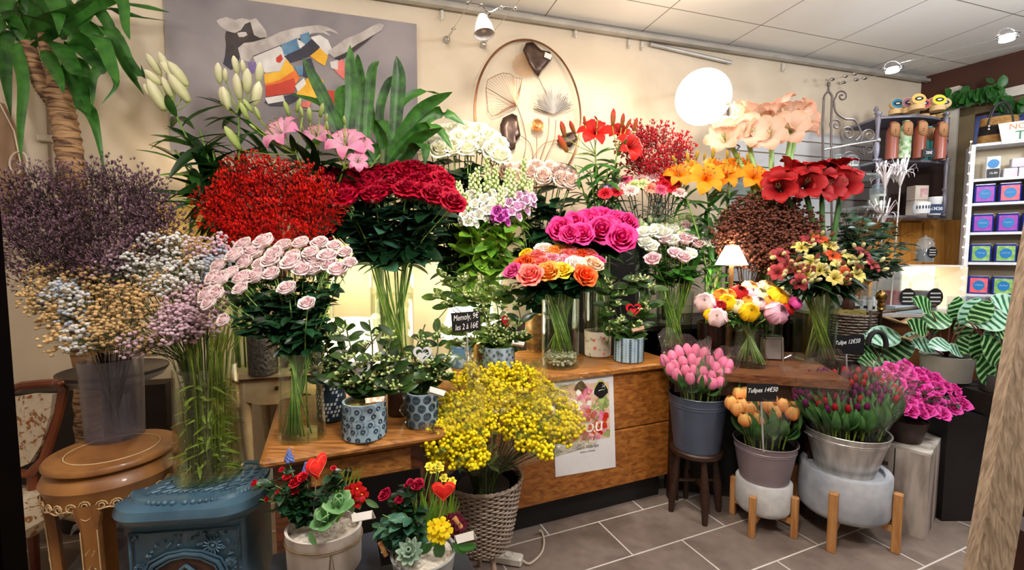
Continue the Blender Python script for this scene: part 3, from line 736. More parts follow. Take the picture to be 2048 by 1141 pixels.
for i in range(5):
    a = 2*pi*i/5 - pi/2 + .32; o = Vector((cos(a), sin(a), 0)); pts = [ctr + o*R_*f + Vector((0,0,z)) for f, z in ((.96,zs-.11),(.9,zs-.2),(.86,.3),(.84,.14),(.9,.06),(1.0,.02))]
    k = MB(); tn = Vector((-sin(a), cos(a), 0)); vs = []; fs = []
    for p in spline(pts, 12):
        w_ = .024 if p.z < zs-.16 else .034
        for q in (tn*w_ - o*.012, tn*w_ + o*.01, tn*w_*.6 + o*.016, -tn*w_*.6 + o*.016, -tn*w_ + o*.01, -tn*w_ - o*.012): vs.append(p + q)
    for x in range(11):
        for y in range(6): fs.append((x*6+y, x*6+(y+1) % 6, x*6+6+(y+1) % 6, x*6+6+y))
    k.add(vs, fs); lg = k.build('leg', m_carv, t, False)
    k = MB()
    for sgn in (-1, 1): k.tube([p + tn*sgn*.022 + o*.014 for p in spline(pts[1:], 10)], .0022, 4)
    for zz in (.2,.26,.32,.38,.44): k.tube([ctr + o*(R_*.87+.017) + tn*x + Vector((0,0,zz+y)) for x,y in ((-.014,.0),(0,.02),(.012,.01),(.004,-.006))], .002, 4)
    k.build('relief_carving', m_carvl, lg)
# --- pedestal table with dish top behind the stand
zp = .85; pc = G(230, 737, zp); pc.z = 0
m_pew = mat('pewter_grey', '#6d6a72', '#4c4850', rough=.4, metal=.5, scale=10)
t = empty('pedestal_table', pc, 'grey fluted pedestal with acanthus leaves and dark round dish top behind the plant stand', 'pedestal')
rp = S(88, pc.y)
k = MB(); k.lathe([(.0005,zp-.006),(rp*.97,zp-.004),(rp,zp),(rp,zp-.01),(rp*.9,zp-.035),(rp*.62,zp-.06),(rp*.3,zp-.08),(.04,zp-.12)], 56, pc, m=[0]*0 or 0); k.build('dish_top', [mat('dish_dark', '#2e2a2a', '#3a3535', rough=.35)], t)
k = MB(); k.lathe([(rp*.99,zp-.012),(rp*.9,zp-.038),(rp*.62,zp-.064),(rp*.3,zp-.085)], 56, pc); k.build('silver_underside', mat('silver_rim', '#b9b7b9', '#8d8b90', rough=.3, metal=.6), t)
k = MB(); k.lathe([(.035,zp-.1),(.045,.72),(.055,.5),(.07,.42),(.05,.4),(.075,.3),(.1,.1),(.16,.03),(.18,0)], 48, pc, wob=lambda a,u: .09*abs(sin(a*7))); k.build('fluted_column', m_pew, t)
for lv in range(3):
    for i in range(6):
        a = i*1.047 + lv*.5 - 1.2; o = Vector((cos(a), sin(a), 0)); k = MB(); zb = .34 - lv*.12; rb = .055 + lv*.022
        k.ribbon([pc + o*rb + Vector((0,0,zb)), pc + o*(rb+.02) + Vector((0,0,zb+.06)), pc + o*(rb+.05) + Vector((0,0,zb+.09)), pc + o*(rb+.075) + Vector((0,0,zb+.065))], .045, Vector((-sin(a),cos(a),0)), 0, -.3)
        k.build('acanthus_leaf', mat('silvered_leaf', '#a9a6b4', '#7a7784', rough=.35, metal=.5, scale=40, bmp=.5), t)
# --- blue enamelled stove
m_blue = mat('blue_grey_enamel', '#54788e', '#365870', rough=.3, scale=7, bmp=.05, coat=.4)
m_blued = mat('blue_enamel_relief', '#2f4c62', '#64889e', rough=.35, scale=14, bmp=.1, coat=.3)
zv = .56; sc_ = G(408, 958, zv); sc_.z = 0; RS = Matrix.Rotation(radians(6), 3, 'Z')
t = empty('cast_iron_stove', sc_, 'blue grey enamelled cast iron stove with floral relief and fretwork door', 'stove')
def srect(hx, hy, rc, z, n=8):
    out = []
    for cx_, cy_, a0 in ((hx-rc,hy-rc,0),(-hx+rc,hy-rc,pi/2),(-hx+rc,-hy+rc,pi),(hx-rc,-hy+rc,3*pi/2)):
        for i in range(n): a = a0 + i/(n-1)*pi/2; out.append(sc_ + RS @ Vector((cx_+cos(a)*rc, cy_+sin(a)*rc, z)))
    return out
def sloft(mb, rings, m=0, capt=True, capb=True):
    n = len(rings[0]); vs = [v for r in rings for v in r]; fs = []
    for i in range(len(rings)-1):
        for j in range(n): fs.append((i*n+j, i*n+(j+1) % n, (i+1)*n+(j+1) % n, (i+1)*n+j))
    if capb: fs.append(tuple(range(n-1,-1,-1)))
    if capt: fs.append(tuple(range((len(rings)-1)*n, len(rings)*n)))
    mb.add(vs, fs, m)
hx, hy = .222, .165
k = MB(); sloft(k, [srect(hx-.02,hy-.02,.1,zv-.085), srect(hx,hy,.11,zv-.07), srect(hx+.012,hy+.012,.12,zv-.045), srect(hx+.004,hy+.004,.115,zv-.02), srect(hx-.025,hy-.025,.1,zv-.012), srect(hx-.03,hy-.03,.1,zv-.001), srect(hx-.05,hy-.05,.085,zv-.001), srect(hx-.055,hy-.055,.08,zv-.006)]); lid = k.build('stove_lid', m_blue, t)
k = MB()
for i in range(70):     # beaded rim
    a = 2*pi*i/70; ex = 2.6; cx_ = math.copysign(abs(cos(a))**(2/ex), cos(a)); sy_ = math.copysign(abs(sin(a))**(2/ex), sin(a))
    k.ball(sc_ + RS @ Vector((cx_*(hx-.024), sy_*(hy-.024), zv-.008)), .0085, 1)
for i in range(9):     # leaf relief on top
    x = -.13 + i*.033
    k.tube([sc_ + RS @ Vector((x, -.09, zv-.004)), sc_ + RS @ Vector((x+.02, 0, zv-.002)), sc_ + RS @ Vector((x+.0, .09, zv-.004))], .005, 5)
    for w_ in (-.08,-.055,-.03,0,.03,.06): k.tube([sc_ + RS @ Vector((x+.01, w_, zv-.003)), sc_ + RS @ Vector((x+.028, w_+.016, zv-.003))], .004, 4)
k.build('lid_relief', m_blued, lid)
k = MB(); bx, by = .18, .118
sloft(k, [srect(bx+.02,by+.02,.03,.0), srect(bx+.02,by+.02,.03,.03), srect(bx,by,.03,.045), srect(bx,by,.03,zv-.1), srect(bx+.01,by+.01,.04,zv-.084)]); k.build('stove_body', m_blue, t, edge=50)
def sp_(x, z, d=0): return sc_ + RS @ Vector((x, -by-d, z))
k = MB(); zt_ = zv-.115     # relief flowers, leaves, arch on the front
k.tube([sp_(-bx+.012,.06,.002), sp_(-bx+.012,zt_,.002), sp_(bx-.012,zt_,.002), sp_(bx-.012,.06,.002)], .005, 6)
for fx, fz, fr in ((.085,zt_-.055,.03),(.14,zt_-.115,.018),(-.14,zt_-.12,.018),(.148,.2,.02),(-.145,.2,.02)):
    for q in range(14):
        a = q*2*pi/14; k.tube([sp_(fx+cos(a)*fr*.55, fz+sin(a)*fr*.55,.004), sp_(fx+cos(a)*fr, fz+sin(a)*fr,.004)], .0032, 4)
    k.tube([sp_(fx+cos(a)*fr*.45, fz+sin(a)*fr*.45, .005) for a in [w*.63 for w in range(11)]], .003, 4); k.ball(sp_(fx,fz,.003), fr*.25, 1)
r2 = random.Random(3)
for q in range(70):
    x = r2.uniform(-bx+.02, bx-.02); z = r2.uniform(zt_-.1, zt_-.01)
    if abs(x) < .1 and z < zt_-.055: continue
    a = r2.uniform(0, 6.28); l = r2.uniform(.008,.018)
    k.tube([sp_(x,z,.001), sp_(x+cos(a)*l*.5, z+sin(a)*l*.5,.004), sp_(x+cos(a)*l, z+sin(a)*l,.001)], [.002,.0055,.001], 5)
for q in range(40):
    x = r2.choice((-1,1))*r2.uniform(.125,bx-.015); z = r2.uniform(.06, zt_-.1); a = r2.uniform(0,6.28); l = .014
    k.tube([sp_(x,z,.001), sp_(x+cos(a)*l*.5, z+sin(a)*l*.5,.004), sp_(x+cos(a)*l, z+sin(a)*l,.001)], [.002,.0055,.001], 5)
k.build('floral_relief', m_blued, t)
k = MB()
arch = [(-.115,.05),(-.115,.3),(-.1,.335),(-.05,.362),(0,.37),(.05,.362),(.1,.335),(.115,.3),(.115,.05)]
for e, rr in ((0,.008),(.012,.004),(-.012,.004)): k.tube([sp_(x*(1+e/.115), z + (e if z > .06 else 0), .006) for x, z in arch], rr, 8)
k.build('door_arch', m_blue, t)
k = MB(); k.prism([sp_(x*.93, min(z, z*.97), .001) for x, z in arch][::-1], RS @ Vector((0,-.002,0))); k.build('mica_pane', mat('mica_brown', '#2c1a14', '#5a3f33', rough=.3, scale=12), t, False)
k = MB()
for sx_ in (-1, 1):
    k.tube([sp_(-.11, .255, .008), sp_(-.05,.285,.008), sp_(0,.33,.008)], .006, 6) if sx_ < 0 else k.tube([sp_(.11,.255,.008), sp_(.05,.285,.008), sp_(0,.33,.008)], .006, 6)
    k.tube([sp_(sx_*.11,.255,.008), sp_(sx_*.05,.235,.008), sp_(0,.19,.008)], .006, 6)
    k.tube([sp_(sx_*.11,.1,.008), sp_(sx_*.05,.14,.008), sp_(0,.19,.008)], .006, 6)
k.build('door_fretwork', m_blue, t)
# --- upholstered antique chair at far left
m_mah = mat('mahogany', '#5a2412', '#8a4420', rough=.35, scale=6, stretch=(1,1,.3), coat=.3)
def tapestry():
    m, nt, b = newmat('floral_tapestry'); n = noise(nt, 26, 5, dist=1.2)
    r = ramp(nt, n.outputs['Fac'], [(.4,'#d9cbb4'),(.56,'#cfc0a4'),(.6,'#a8552f'),(.66,'#6e6a3c'),(.7,'#d9cbb4')]); nt.links.new(r.outputs[0], b.inputs['Base Color']); b.inputs['Roughness'].default_value = .9
    bump(nt, b, n.outputs['Fac'], .3); return m
Yc = 1.75; cb = P(70, 1110, Yc); cb.z = 0
t = empty('antique_armchair', cb, 'carved mahogany chair with pale floral tapestry back at the far left', 'chair')
fr = [(10,785),(45,772),(85,768),(118,766),(128,778),(124,800),(108,860),(88,920),(60,948),(40,948),(-40,945),(-60,800)]
k = MB(); pts = [P(x,y,Yc + (x-60)*.0004) for x,y in fr]; k.tube(pts + [pts[0]], .017, 8, cap=False)
k.ball(P(116,768,Yc-.01), .02, 1, sq=(1.3,.8,.7)); k.build('back_frame', m_mah, t)
k = MB(); ins = [(12,798),(60,790),(105,790),(100,830),(82,890),(58,928),(38,936),(-30,930),(-45,805)]; k.prism([P(x,y,Yc-.008) for x,y in ins][::-1], (0,.02,0)); k.build('tapestry_back', tapestry(), t, False)
for pts_ in (((62,940),(70,1010),(66,1060),(75,1200)), ((-30,940),(-36,1010),(-30,1060),(-28,1200))):
    k = MB(); q = [P(x,y,Yc+.02) for x,y in pts_]; q[-1].z = 0; k.tube(spline(q,8), [.016,.018,.02,.022,.02,.018,.016,.014], 8); k.build('leg', m_mah, t)
k = MB(); sc2 = P(20, 1060, Yc-.15); k.box((sc2.x-.04, Yc-.1, .36), (.36,.34,.07), None, 0, .02); k.build('seat', tapestry(), t)
for dx in (-.15,.15):
    k = MB(); k.tube([(sc2.x-.04+dx, Yc-.24, .325),(sc2.x-.04+dx, Yc-.25,.2),(sc2.x-.04+dx,Yc-.24,0)], [.02,.016,.013], 8); k.build('leg', m_mah, t)
# ============================================================ cut flowers
def rose_set(key, inner, outer, n=3, openness=1.0, ruf=.05, trans=.2, var=.12, height=1.0, mid=None, rough=.55):
    pm = petal_mat('petal_' + key, inner, outer, rough=rough, trans=trans, var=var, mid=mid)
    return tpl('rose_' + key, lambda s: rose_mb(s, openness, ruf, height=height), [pm, m_sepal], n)
r_spray = rose_set('blush', '#f2a2ba', '#fff2f0', 4, .8, .04, .3, .05, mid='#fcdce0')
r_crim = rose_set('crimson', '#7a0018', '#c20a35', 4, .9, .09, .1, rough=.45, height=1.1)
r_white = rose_set('ivory', '#f2f2c4', '#fffdf0', 3, .9, .06, .35)
r_pale = rose_set('pale_pink', '#f8d2c2', '#fff0e8', 3, .6, .04, .3, height=1.3)
r_hot = rose_set('magenta', '#a80048', '#f0358c', 4, 1.1, .07, .15, mid='#d8186c')
r_mix = {c: rose_set(c, a, b_, 2, 1.0, .07) for c, a, b_ in (('coral','#e2424a','#ff8a80'),('orange_rose','#ff7a10','#ffb050'),('red_orange','#e8300c','#ff6a2c'),('yellow_rose','#f2b800','#ffdd40'),('white_rose','#f5e6d8','#fff6f0'),('pink_rose','#ee6a96','#ffb8c8'),('peach_rose','#ffb878','#ffdfc0'),('fuchsia_rose','#c81c6c','#f05ca0'))}
# ---- spray roses on the desk
b0 = G(606, 874, ZT)
vr, ft, mo = vase('glass_vase', b0, S(44,1.43), S(36,1.5), .275, 'tapered clear glass vase of blush spray roses at the desk corner', water=.5)
B1 = Bunch(ft, mo, .05, .045)
spr = [(486,490,17),(527,484,20),(566,492,17),(601,486,16),(640,487,17),(668,492,14),(690,505,14),(470,510,18),(508,505,20),(549,508,18),(585,512,16),(622,506,17),(655,512,18),(700,525,13),
 (437,532,17),(463,545,15),(490,525,17),(520,528,15),(541,521,18),(575,528,17),(608,520,15),(630,520,19),(660,530,17),(425,556,16),(440,560,20),(484,556,18),(514,552,20),(543,548,17),(583,525,21),(604,540,17),(626,540,18),(645,528,16),(676,540,19),
 (412,590,17),(432,588,17),(481,578,15),(574,577,18),(614,607,16),(447,641,14),(418,606,16)]
for i, (x, y, rp_) in enumerate(spr):
    Y = 1.62 - (y-480)*.0018 + U(-.02,.02); 
    flower('spray_rose', B1, P(x, y, Y), S(rp_*.98, Y), r_spray, 'blush pink spray rose in the tapered glass vase on the desk corner', 'blush spray roses in the desk vase', nleaf=8, lsize=.046, face=1.5, up=.75, stem_r=.0016, lmat=m_rleaf, lo=.35, hi=.85, spread=1)
def tall(px, Yf, zf, my, Ym, rf, rm, label, m=None, r=.045, water=.4):
    """tall vase on a surface at height zf whose opening sits at pixel row my"""
    b_ = Vector((P(px,600,Yf).x, Yf, zf+.001)); mz = P(px,my,Ym).z; root, f_, m_ = vase('glass_vase', b_, r, r*1.1, mz-zf, label, m=m, water=water); return Bunch(f_, m_, rf, rm, False)
# ---- crimson roses
yb = 2.3; b0 = G(787, 741, .745)
vr, ft, mo = vase('glass_vase', b0, S(42,2.3), S(43,2.3), S(196,2.3), 'tall clear glass cylinder of crimson roses on the console behind the desk', water=.8)
B2 = Bunch(ft, mo, .095, .1)
cr = [(662,352),(690,372),(700,350),(728,352),(722,378),(748,392),(745,362),(768,378),(778,350),(800,345),(790,372),(815,355),(812,382),(835,365),(848,345),(842,385),(862,368),(872,350),(868,392),(885,380),(895,395),(905,408),(655,372),(672,390),(690,398),(862,352),(885,362),(757,345),(826,340)]
for i, (x, y) in enumerate(cr):
    Y = 2.34 - (y-340)*.0045 + U(-.02,.02)
    flower('crimson_rose', B2, P(x, y, Y), S(U(21,26), Y), r_crim, 'crimson red rose with ruffled petals in the tall glass cylinder', 'crimson roses in the tall cylinder', nleaf=10, lsize=.105, face=1.0, up=.7, stem_r=.003, lmat=m_rleaf2 if i % 2 else m_rleaf, lo=.4, hi=.88, outward=1.3)
# ---- white roses
bz_ = Vector((P(925,600,2.5).x, 2.5, ZT+.001))
_, ft, mo = vase('glass_vase', bz_, .055, .065, .36, 'glass vase of ivory roses hidden among foliage on the rear shelf', water=.6)
B3 = Bunch(ft, mo, .05, .06)
for i, (x, y) in enumerate([(855,272),(880,268),(905,262),(930,262),(955,265),(978,275),(995,290),(868,288),(893,284),(918,280),(942,282),(965,290),(985,302),(1000,312),(845,290),(905,296),(935,298),(880,300)]):
    Y = 2.62 - (y-262)*.003; flower('ivory_rose', B3, P(x,y,Y), S(20,Y), r_white, 'ivory white rose in the cluster in front of the metal hoop decoration', 'ivory roses', nleaf=13, lsize=.1, outward=.4, face=1.2, up=.3, stem_r=.003, lmat=m_rleaf, lo=.45, hi=.9)
# ---- pale pink roses
bz_ = wpt((P(1085,500,2.8)-WP).dot(WD), .2, .89)
_, ft, mo = vase('glass_vase', bz_, .06, .065, .24, 'glass vase of pale pink roses below the metal hoop decoration', water=.6)
B4 = Bunch(ft, mo, .05, .055)
for i, (x, y) in enumerate([(1018,345),(1045,342),(1072,340),(1098,342),(1122,347),(1146,355),(1030,358),(1060,350),(1085,356),(1112,350),(1140,366),(1125,362)]):
    Y = 2.72 - (y-340)*.003; flower('pale_pink_rose', B4, P(x,y,Y), S(19,Y), r_pale, 'pale pink upright rose in the row beneath the metal hoop decoration', 'pale pink roses', nleaf=13, lsize=.11, outward=.3, face=1.1, up=.25, stem_r=.003, lmat=m_rleaf, lo=.15, hi=.9)
# ---- hot pink roses
bz_ = P(1192, 662, 2.62)
_, ft, mo = vase('glass_vase', bz_, S(27,2.62), S(27,2.62), S(150,2.62), 'narrow glass vase of magenta roses behind the floral pot', water=.5)
k = MB(); k.box((bz_.x, bz_.y, (ZT+bz_.z)/2), (.2,.2,bz_.z-ZT-.001), RZ, 0, .004); k.build('riser_block', m_bench, None, label='black riser block under the magenta rose vase', cat='riser')
B5 = Bunch(ft, mo, .065, .065)
for i, (x, y, r_) in enumerate([(1122,460,28),(1150,448,27),(1165,470,24),(1180,440,26),(1205,436,26),(1232,442,24),(1203,462,30),(1242,478,30),(1255,446,22),(1165,444,24),(1140,470,22),(1222,450,22)]):
    Y = 2.5 - (y-436)*.005; flower('magenta_rose', B5, P(x,y,Y), S(r_*.84,Y), r_hot, 'vivid magenta rose in the mounded cluster above the floral pot', 'magenta roses', nleaf=15, lsize=.105, face=1.2, up=.7, stem_r=.003, lmat=m_rleaf, lo=.4, hi=.88)
# ---- mixed roses
b0 = G(1120, 733, ZT)
vr, ft, mo = vase('glass_vase', b0, S(37,2.33), S(37,2.33), .35, 'clear glass cylinder with crushed glass filling holding the mixed roses', water=.62)
k = MB(); r3 = random.Random(4)
for i in range(260):
    a, q = r3.uniform(0,6.28), sqrt(r3.random())*S(33,2.33); k.ball(b0 + Vector((cos(a)*q, sin(a)*q, .02+r3.uniform(0,.05))), r3.uniform(.006,.012), 0, sq=(1,.7,.8))
o = k.build('crushed_glass', mat('crushed_glass', '#d6d2bd', '#a19c84', rough=.15, scale=50), vr, False); o['kind'] = 'stuff'
B6 = Bunch(ft + Vector((0,0,.07)), mo, .078, .078)
mx = [(1025,543,15,'fuchsia_rose'),(1046,530,19,'red_orange'),(1060,552,22,'coral'),(1072,515,18,'coral'),(1088,500,17,'white_rose'),(1096,545,20,'orange_rose'),(1104,520,16,'pink_rose'),(1108,505,16,'orange_rose'),(1125,543,17,'yellow_rose'),(1130,500,16,'orange_rose'),(1138,512,18,'coral'),(1154,533,21,'white_rose'),(1165,512,16,'red_orange'),(1170,553,20,'red_orange'),(1178,508,14,'coral'),(1186,530,18,'peach_rose'),(1150,505,15,'pink_rose'),(1052,508,12,'yellow_rose'),(1198,521,11,'fuchsia_rose'),(1082,528,16,'coral'),(1118,497,12,'yellow_rose'),(1130,522,15,'pink_rose')]
cn = {'fuchsia_rose':'fuchsia','red_orange':'red orange','coral':'coral pink','white_rose':'creamy white','orange_rose':'soft orange','pink_rose':'light pink','yellow_rose':'golden yellow','peach_rose':'pale peach'}
for i, (x, y, r_, c) in enumerate(mx):
    Y = 2.4 - (y-497)*.0045
    lab = '%s rose in the mixed bouquet above the crushed glass vase' % cn[c]; grp = cn[c] + ' roses in the mixed bouquet'
    if c == 'peach_rose': grp = None
    flower('mixed_rose', B6, P(x,y,Y), S(r_*1.05,Y), r_mix[c], lab, grp, nleaf=10, lsize=.075, face=1.0, up=.8, stem_r=.003, lmat=m_rleaf, lo=.5, hi=.88)
# ---- ranunculus
b0 = G(1496, 731, ZT)
vr, ft, mo = vase('glass_vase', b0, S(34,2.36), S(24,2.36), .2, 'low flared glass vase holding the ranunculus bunch', water=.4, prof=[(0,0),(S(34,2.36),0),(S(36,2.36),.03),(S(24,2.36),.12),(S(26,2.36),.2)])
B7 = Bunch(ft, mo, .075, .03)
rn = {c: tpl('ran_'+c, (lambda s: ranunculus_mb(s)), [petal_mat('ranp_'+c, a, b_, trans=.2), m_sepal, mat('ran_eye','#5e8a2c','#304a18')], 2) for c, a, b_ in (('pink','#f5c3cf','#f9dede'),('fuchsia','#b81878','#e85aac'),('yellow','#e09a00','#ffd21a'),('cream','#f2eaa0','#fbf6cf'),('orange','#f06a10','#ffa040'),('red','#7a0a10','#b01820'),('peach','#f2b078','#fad0a4'),('rose','#e890b4','#f8c0d4'))}
rl = [(1410,606,20,'pink'),(1423,611,10,'fuchsia'),(1434,635,19,'pink'),(1443,592,15,'orange'),(1458,592,14,'orange'),(1454,606,17,'yellow'),(1440,612,12,'red'),(1475,613,14,'cream'),(1477,588,18,'red'),(1500,577,16,'peach'),(1533,577,17,'peach'),(1505,590,15,'rose'),(1520,592,17,'cream'),(1515,607,15,'pink'),(1536,603,13,'orange'),(1498,625,19,'yellow'),(1553,595,22,'yellow'),(1552,627,22,'rose'),(1590,607,13,'fuchsia'),(1575,620,12,'red'),(1495,603,12,'orange'),(1420,630,12,'yellow'),(1568,588,14,'cream'),(1517,575,10,'rose')]
rc = {'pink':'blush pink','fuchsia':'fuchsia','yellow':'bright yellow','cream':'cream yellow','orange':'orange','red':'dark red','peach':'peach','rose':'candy pink'}
for x, y, r_, c in rl:
    Y = 2.36 - (y-575)*.003
    flower('ranunculus', B7, P(x,y,Y), S(r_*.98,Y), rn[c], '%s ranunculus in the round bunch on the side table' % rc[c], rc[c]+' ranunculus', nleaf=3, lsize=.05, leaf=LEAFN, face=1.1, up=.5, stem_r=.0035, m_st=mat('ran_stem','#7ea050','#a9c27c',rough=.5), lmat=m_lleaf, lo=.3, hi=.8, c=.6)
# ---- lisianthus
b0 = G(1347, 700, ZT)
vr, ft, mo = vase('glass_vase', b0, S(30,2.72), S(37,2.72), .36, 'flared clear glass vase of white and pink lisianthus at the counter end', water=.75)
B8 = Bunch(ft, mo, .075, .095)
ls = {c: tpl('lisi_'+c, lisi_mb, [petal_mat('lisip_'+c, a, b_, trans=.3), m_sepal], 2) for c, a, b_ in (('white','#e9ecd0','#fafaf6'),('pink','#e8a8b8','#f8dde4'))}
lbud = tpl('lisibud', lambda s: lilybud_mb(s,.3), [petal_mat('lisibudp','#8fae5a','#dfe8b8')], 2)
for x, y, w_, c in [(1285,468,15,'white'),(1302,466,14,'white'),(1325,470,17,'white'),(1343,482,14,'white'),(1290,487,14,'white'),(1370,480,15,'pink'),(1386,472,16,'white'),(1400,462,17,'white'),(1416,487,13,'white'),(1350,508,13,'pink'),(1367,516,13,'pink'),(1381,508,12,'white'),(1305,520,14,'pink'),(1330,480,12,'pink'),(1303,495,13,'white'),(1375,455,12,'pink'),(1345,460,12,'white'),(1395,488,12,'pink'),(1312,457,11,'white'),(1415,470,12,'white')]:
    Y = 2.72 - (y-455)*.003
    flower('lisianthus', B8, P(x,y,Y), S(w_,Y), ls[c], '%s lisianthus bloom in the flared glass vase' % ('pure white' if c == 'white' else 'pink flushed'), ('white' if c=='white' else 'pink flushed')+' lisianthus blooms', nleaf=5, lsize=.07, face=.9, up=.7, stem_r=.0022, lmat=m_lleaf, lo=.45, hi=.9, leaf=LEAFO)
for x, y, Y in dome(1345, 452, 78, 20, 34, 2.68, 2.82, 5):
    flower('lisianthus_bud', B8, P(x,y,Y), S(22,Y), lbud, 'pale green pointed lisianthus bud above the white blooms', 'lisianthus buds', nleaf=2, lsize=.06, face=0, up=1.2, stem_r=.0018, lmat=m_lleaf, leaf=LEAFN, cat='flower bud', bloomname='bud')
# ---- alstroemeria
b0 = G(1626, 722, ZT)
vr, ft, mo = vase('glass_vase', b0, S(36,2.4), S(40,2.4), .36, 'wide clear glass vase of red and yellow alstroemeria on the side table', water=.8)
B9 = Bunch(ft, mo, .088, .095)
al = {c: tpl('als_'+c, (lambda s: lily_mb(s,.3,.1,True,.9,.6)), [petal_mat('alsp_'+c, a, b_, trans=.25, spots='#5a1a10'), m_stemd, m_twig], 2) for c, a, b_ in (('yellow','#f5d940','#f2e08a'),('orange','#e0401a','#e8642c'),('red','#8a1a20','#b8404a'))}
abud = tpl('alsbud', lambda s: lilybud_mb(s,.3), [petal_mat('alsbudp','#7d8a3a','#8a2c34')], 2)
abudc = tpl('alsbudc', lambda s: lilybud_mb(s,.28), [petal_mat('alsbudpc','#a8ae6a','#e4d9a4')], 2)
def al_extra(root, sp, head, d):
    k = 0
    for i in range(5):
        a = U(0,6.28); o = head + Vector((cos(a)*.05, sin(a)*.04-.01, U(-.03,.04))); mm = rnd.choice(abud+abudc)
        dd = (o-head)+Vector((0,-.02,.05)); child('bud', mm, root, mtx=Matrix.Translation(-sp[0]) @ dirmat(o, dd, .034, U(0,6), .5))
for x, y, c in [(1603,495,'yellow'),(1622,524,'yellow'),(1640,540,'yellow'),(1612,550,'yellow'),(1665,512,'orange'),(1658,492,'yellow'),(1678,532,'yellow'),(1690,548,'orange'),(1670,556,'yellow'),(1702,520,'yellow'),(1725,505,'red'),(1745,530,'red'),(1560,510,'red'),(1575,530,'red'),(1555,545,'red'),(1592,538,'red'),(1640,478,'orange'),(1620,480,'red'),(1715,550,'yellow'),(1600,565,'red')]:
    Y = 2.42 - (y-478)*.0025
    flower('alstroemeria', B9, P(x,y,Y), S(19,Y), al[c], '%s spotted alstroemeria cluster above the wide glass vase' % {'yellow':'lemon yellow','orange':'fiery orange','red':'dusky red'}[c], {'yellow':'lemon yellow','orange':'fiery orange','red':'dusky red'}[c]+' alstroemeria', nleaf=9, lsize=.1, leaf=LEAFN, face=.9, up=.5, stem_r=.0028, m_st=m_stemy, lmat=m_dleaf, lo=.4, hi=.98, extra=al_extra)
# ---- carnations
B10 = tall(1285, 2.93, .89, 520, 2.93, .03, .05, 'glass vase of mixed carnations behind the lisianthus')
ca = {c: tpl('carn_'+c, carnation_mb, [petal_mat('carnp_'+c, a, b_, trans=.2), m_sepal], 2) for c, a, b_ in (('red','#b40a1c','#e2283c'),('cherry','#c8144c','#f06a90'),('lime','#a9bf4c','#e0eab0'),('salmon','#e2583c','#f5a088'),('blush','#eeb0b8','#f8dcd8'),('lilac','#b99ad0','#e6d4ee'))}
cnm = {'red':'bright red','cherry':'cherry pink','lime':'lime green','salmon':'salmon orange','blush':'blush','lilac':'pale lilac'}
for x, y, c in [(1210,385,'red'),(1222,370,'lilac'),(1238,372,'blush'),(1250,358,'cherry'),(1268,368,'lime'),(1285,356,'blush'),(1285,366,'lime'),(1302,374,'salmon'),(1318,358,'red'),(1330,366,'red'),(1345,376,'red'),(1308,354,'blush'),(1232,382,'red'),(1360,384,'blush'),(1335,352,'red'),(1262,380,'blush'),(1322,378,'cherry'),(1348,364,'red')]:
    Y = 2.72 - (y-350)*.003
    flower('carnation', B10, P(x,y,Y), S(15,Y), ca[c], '%s carnation in the flat topped bunch beside the orange lilies' % cnm[c], cnm[c]+' carnations', nleaf=6, lsize=.07, leaf=LEAFN, face=1.1, up=.9, stem_r=.0028, m_st=mat('carn_stem','#5c7364','#3a4c40',rough=.6), lmat=leaf_mat('carn_leaf','#33443a','#5f7a6c'), lo=.3, hi=.9, c=.6)
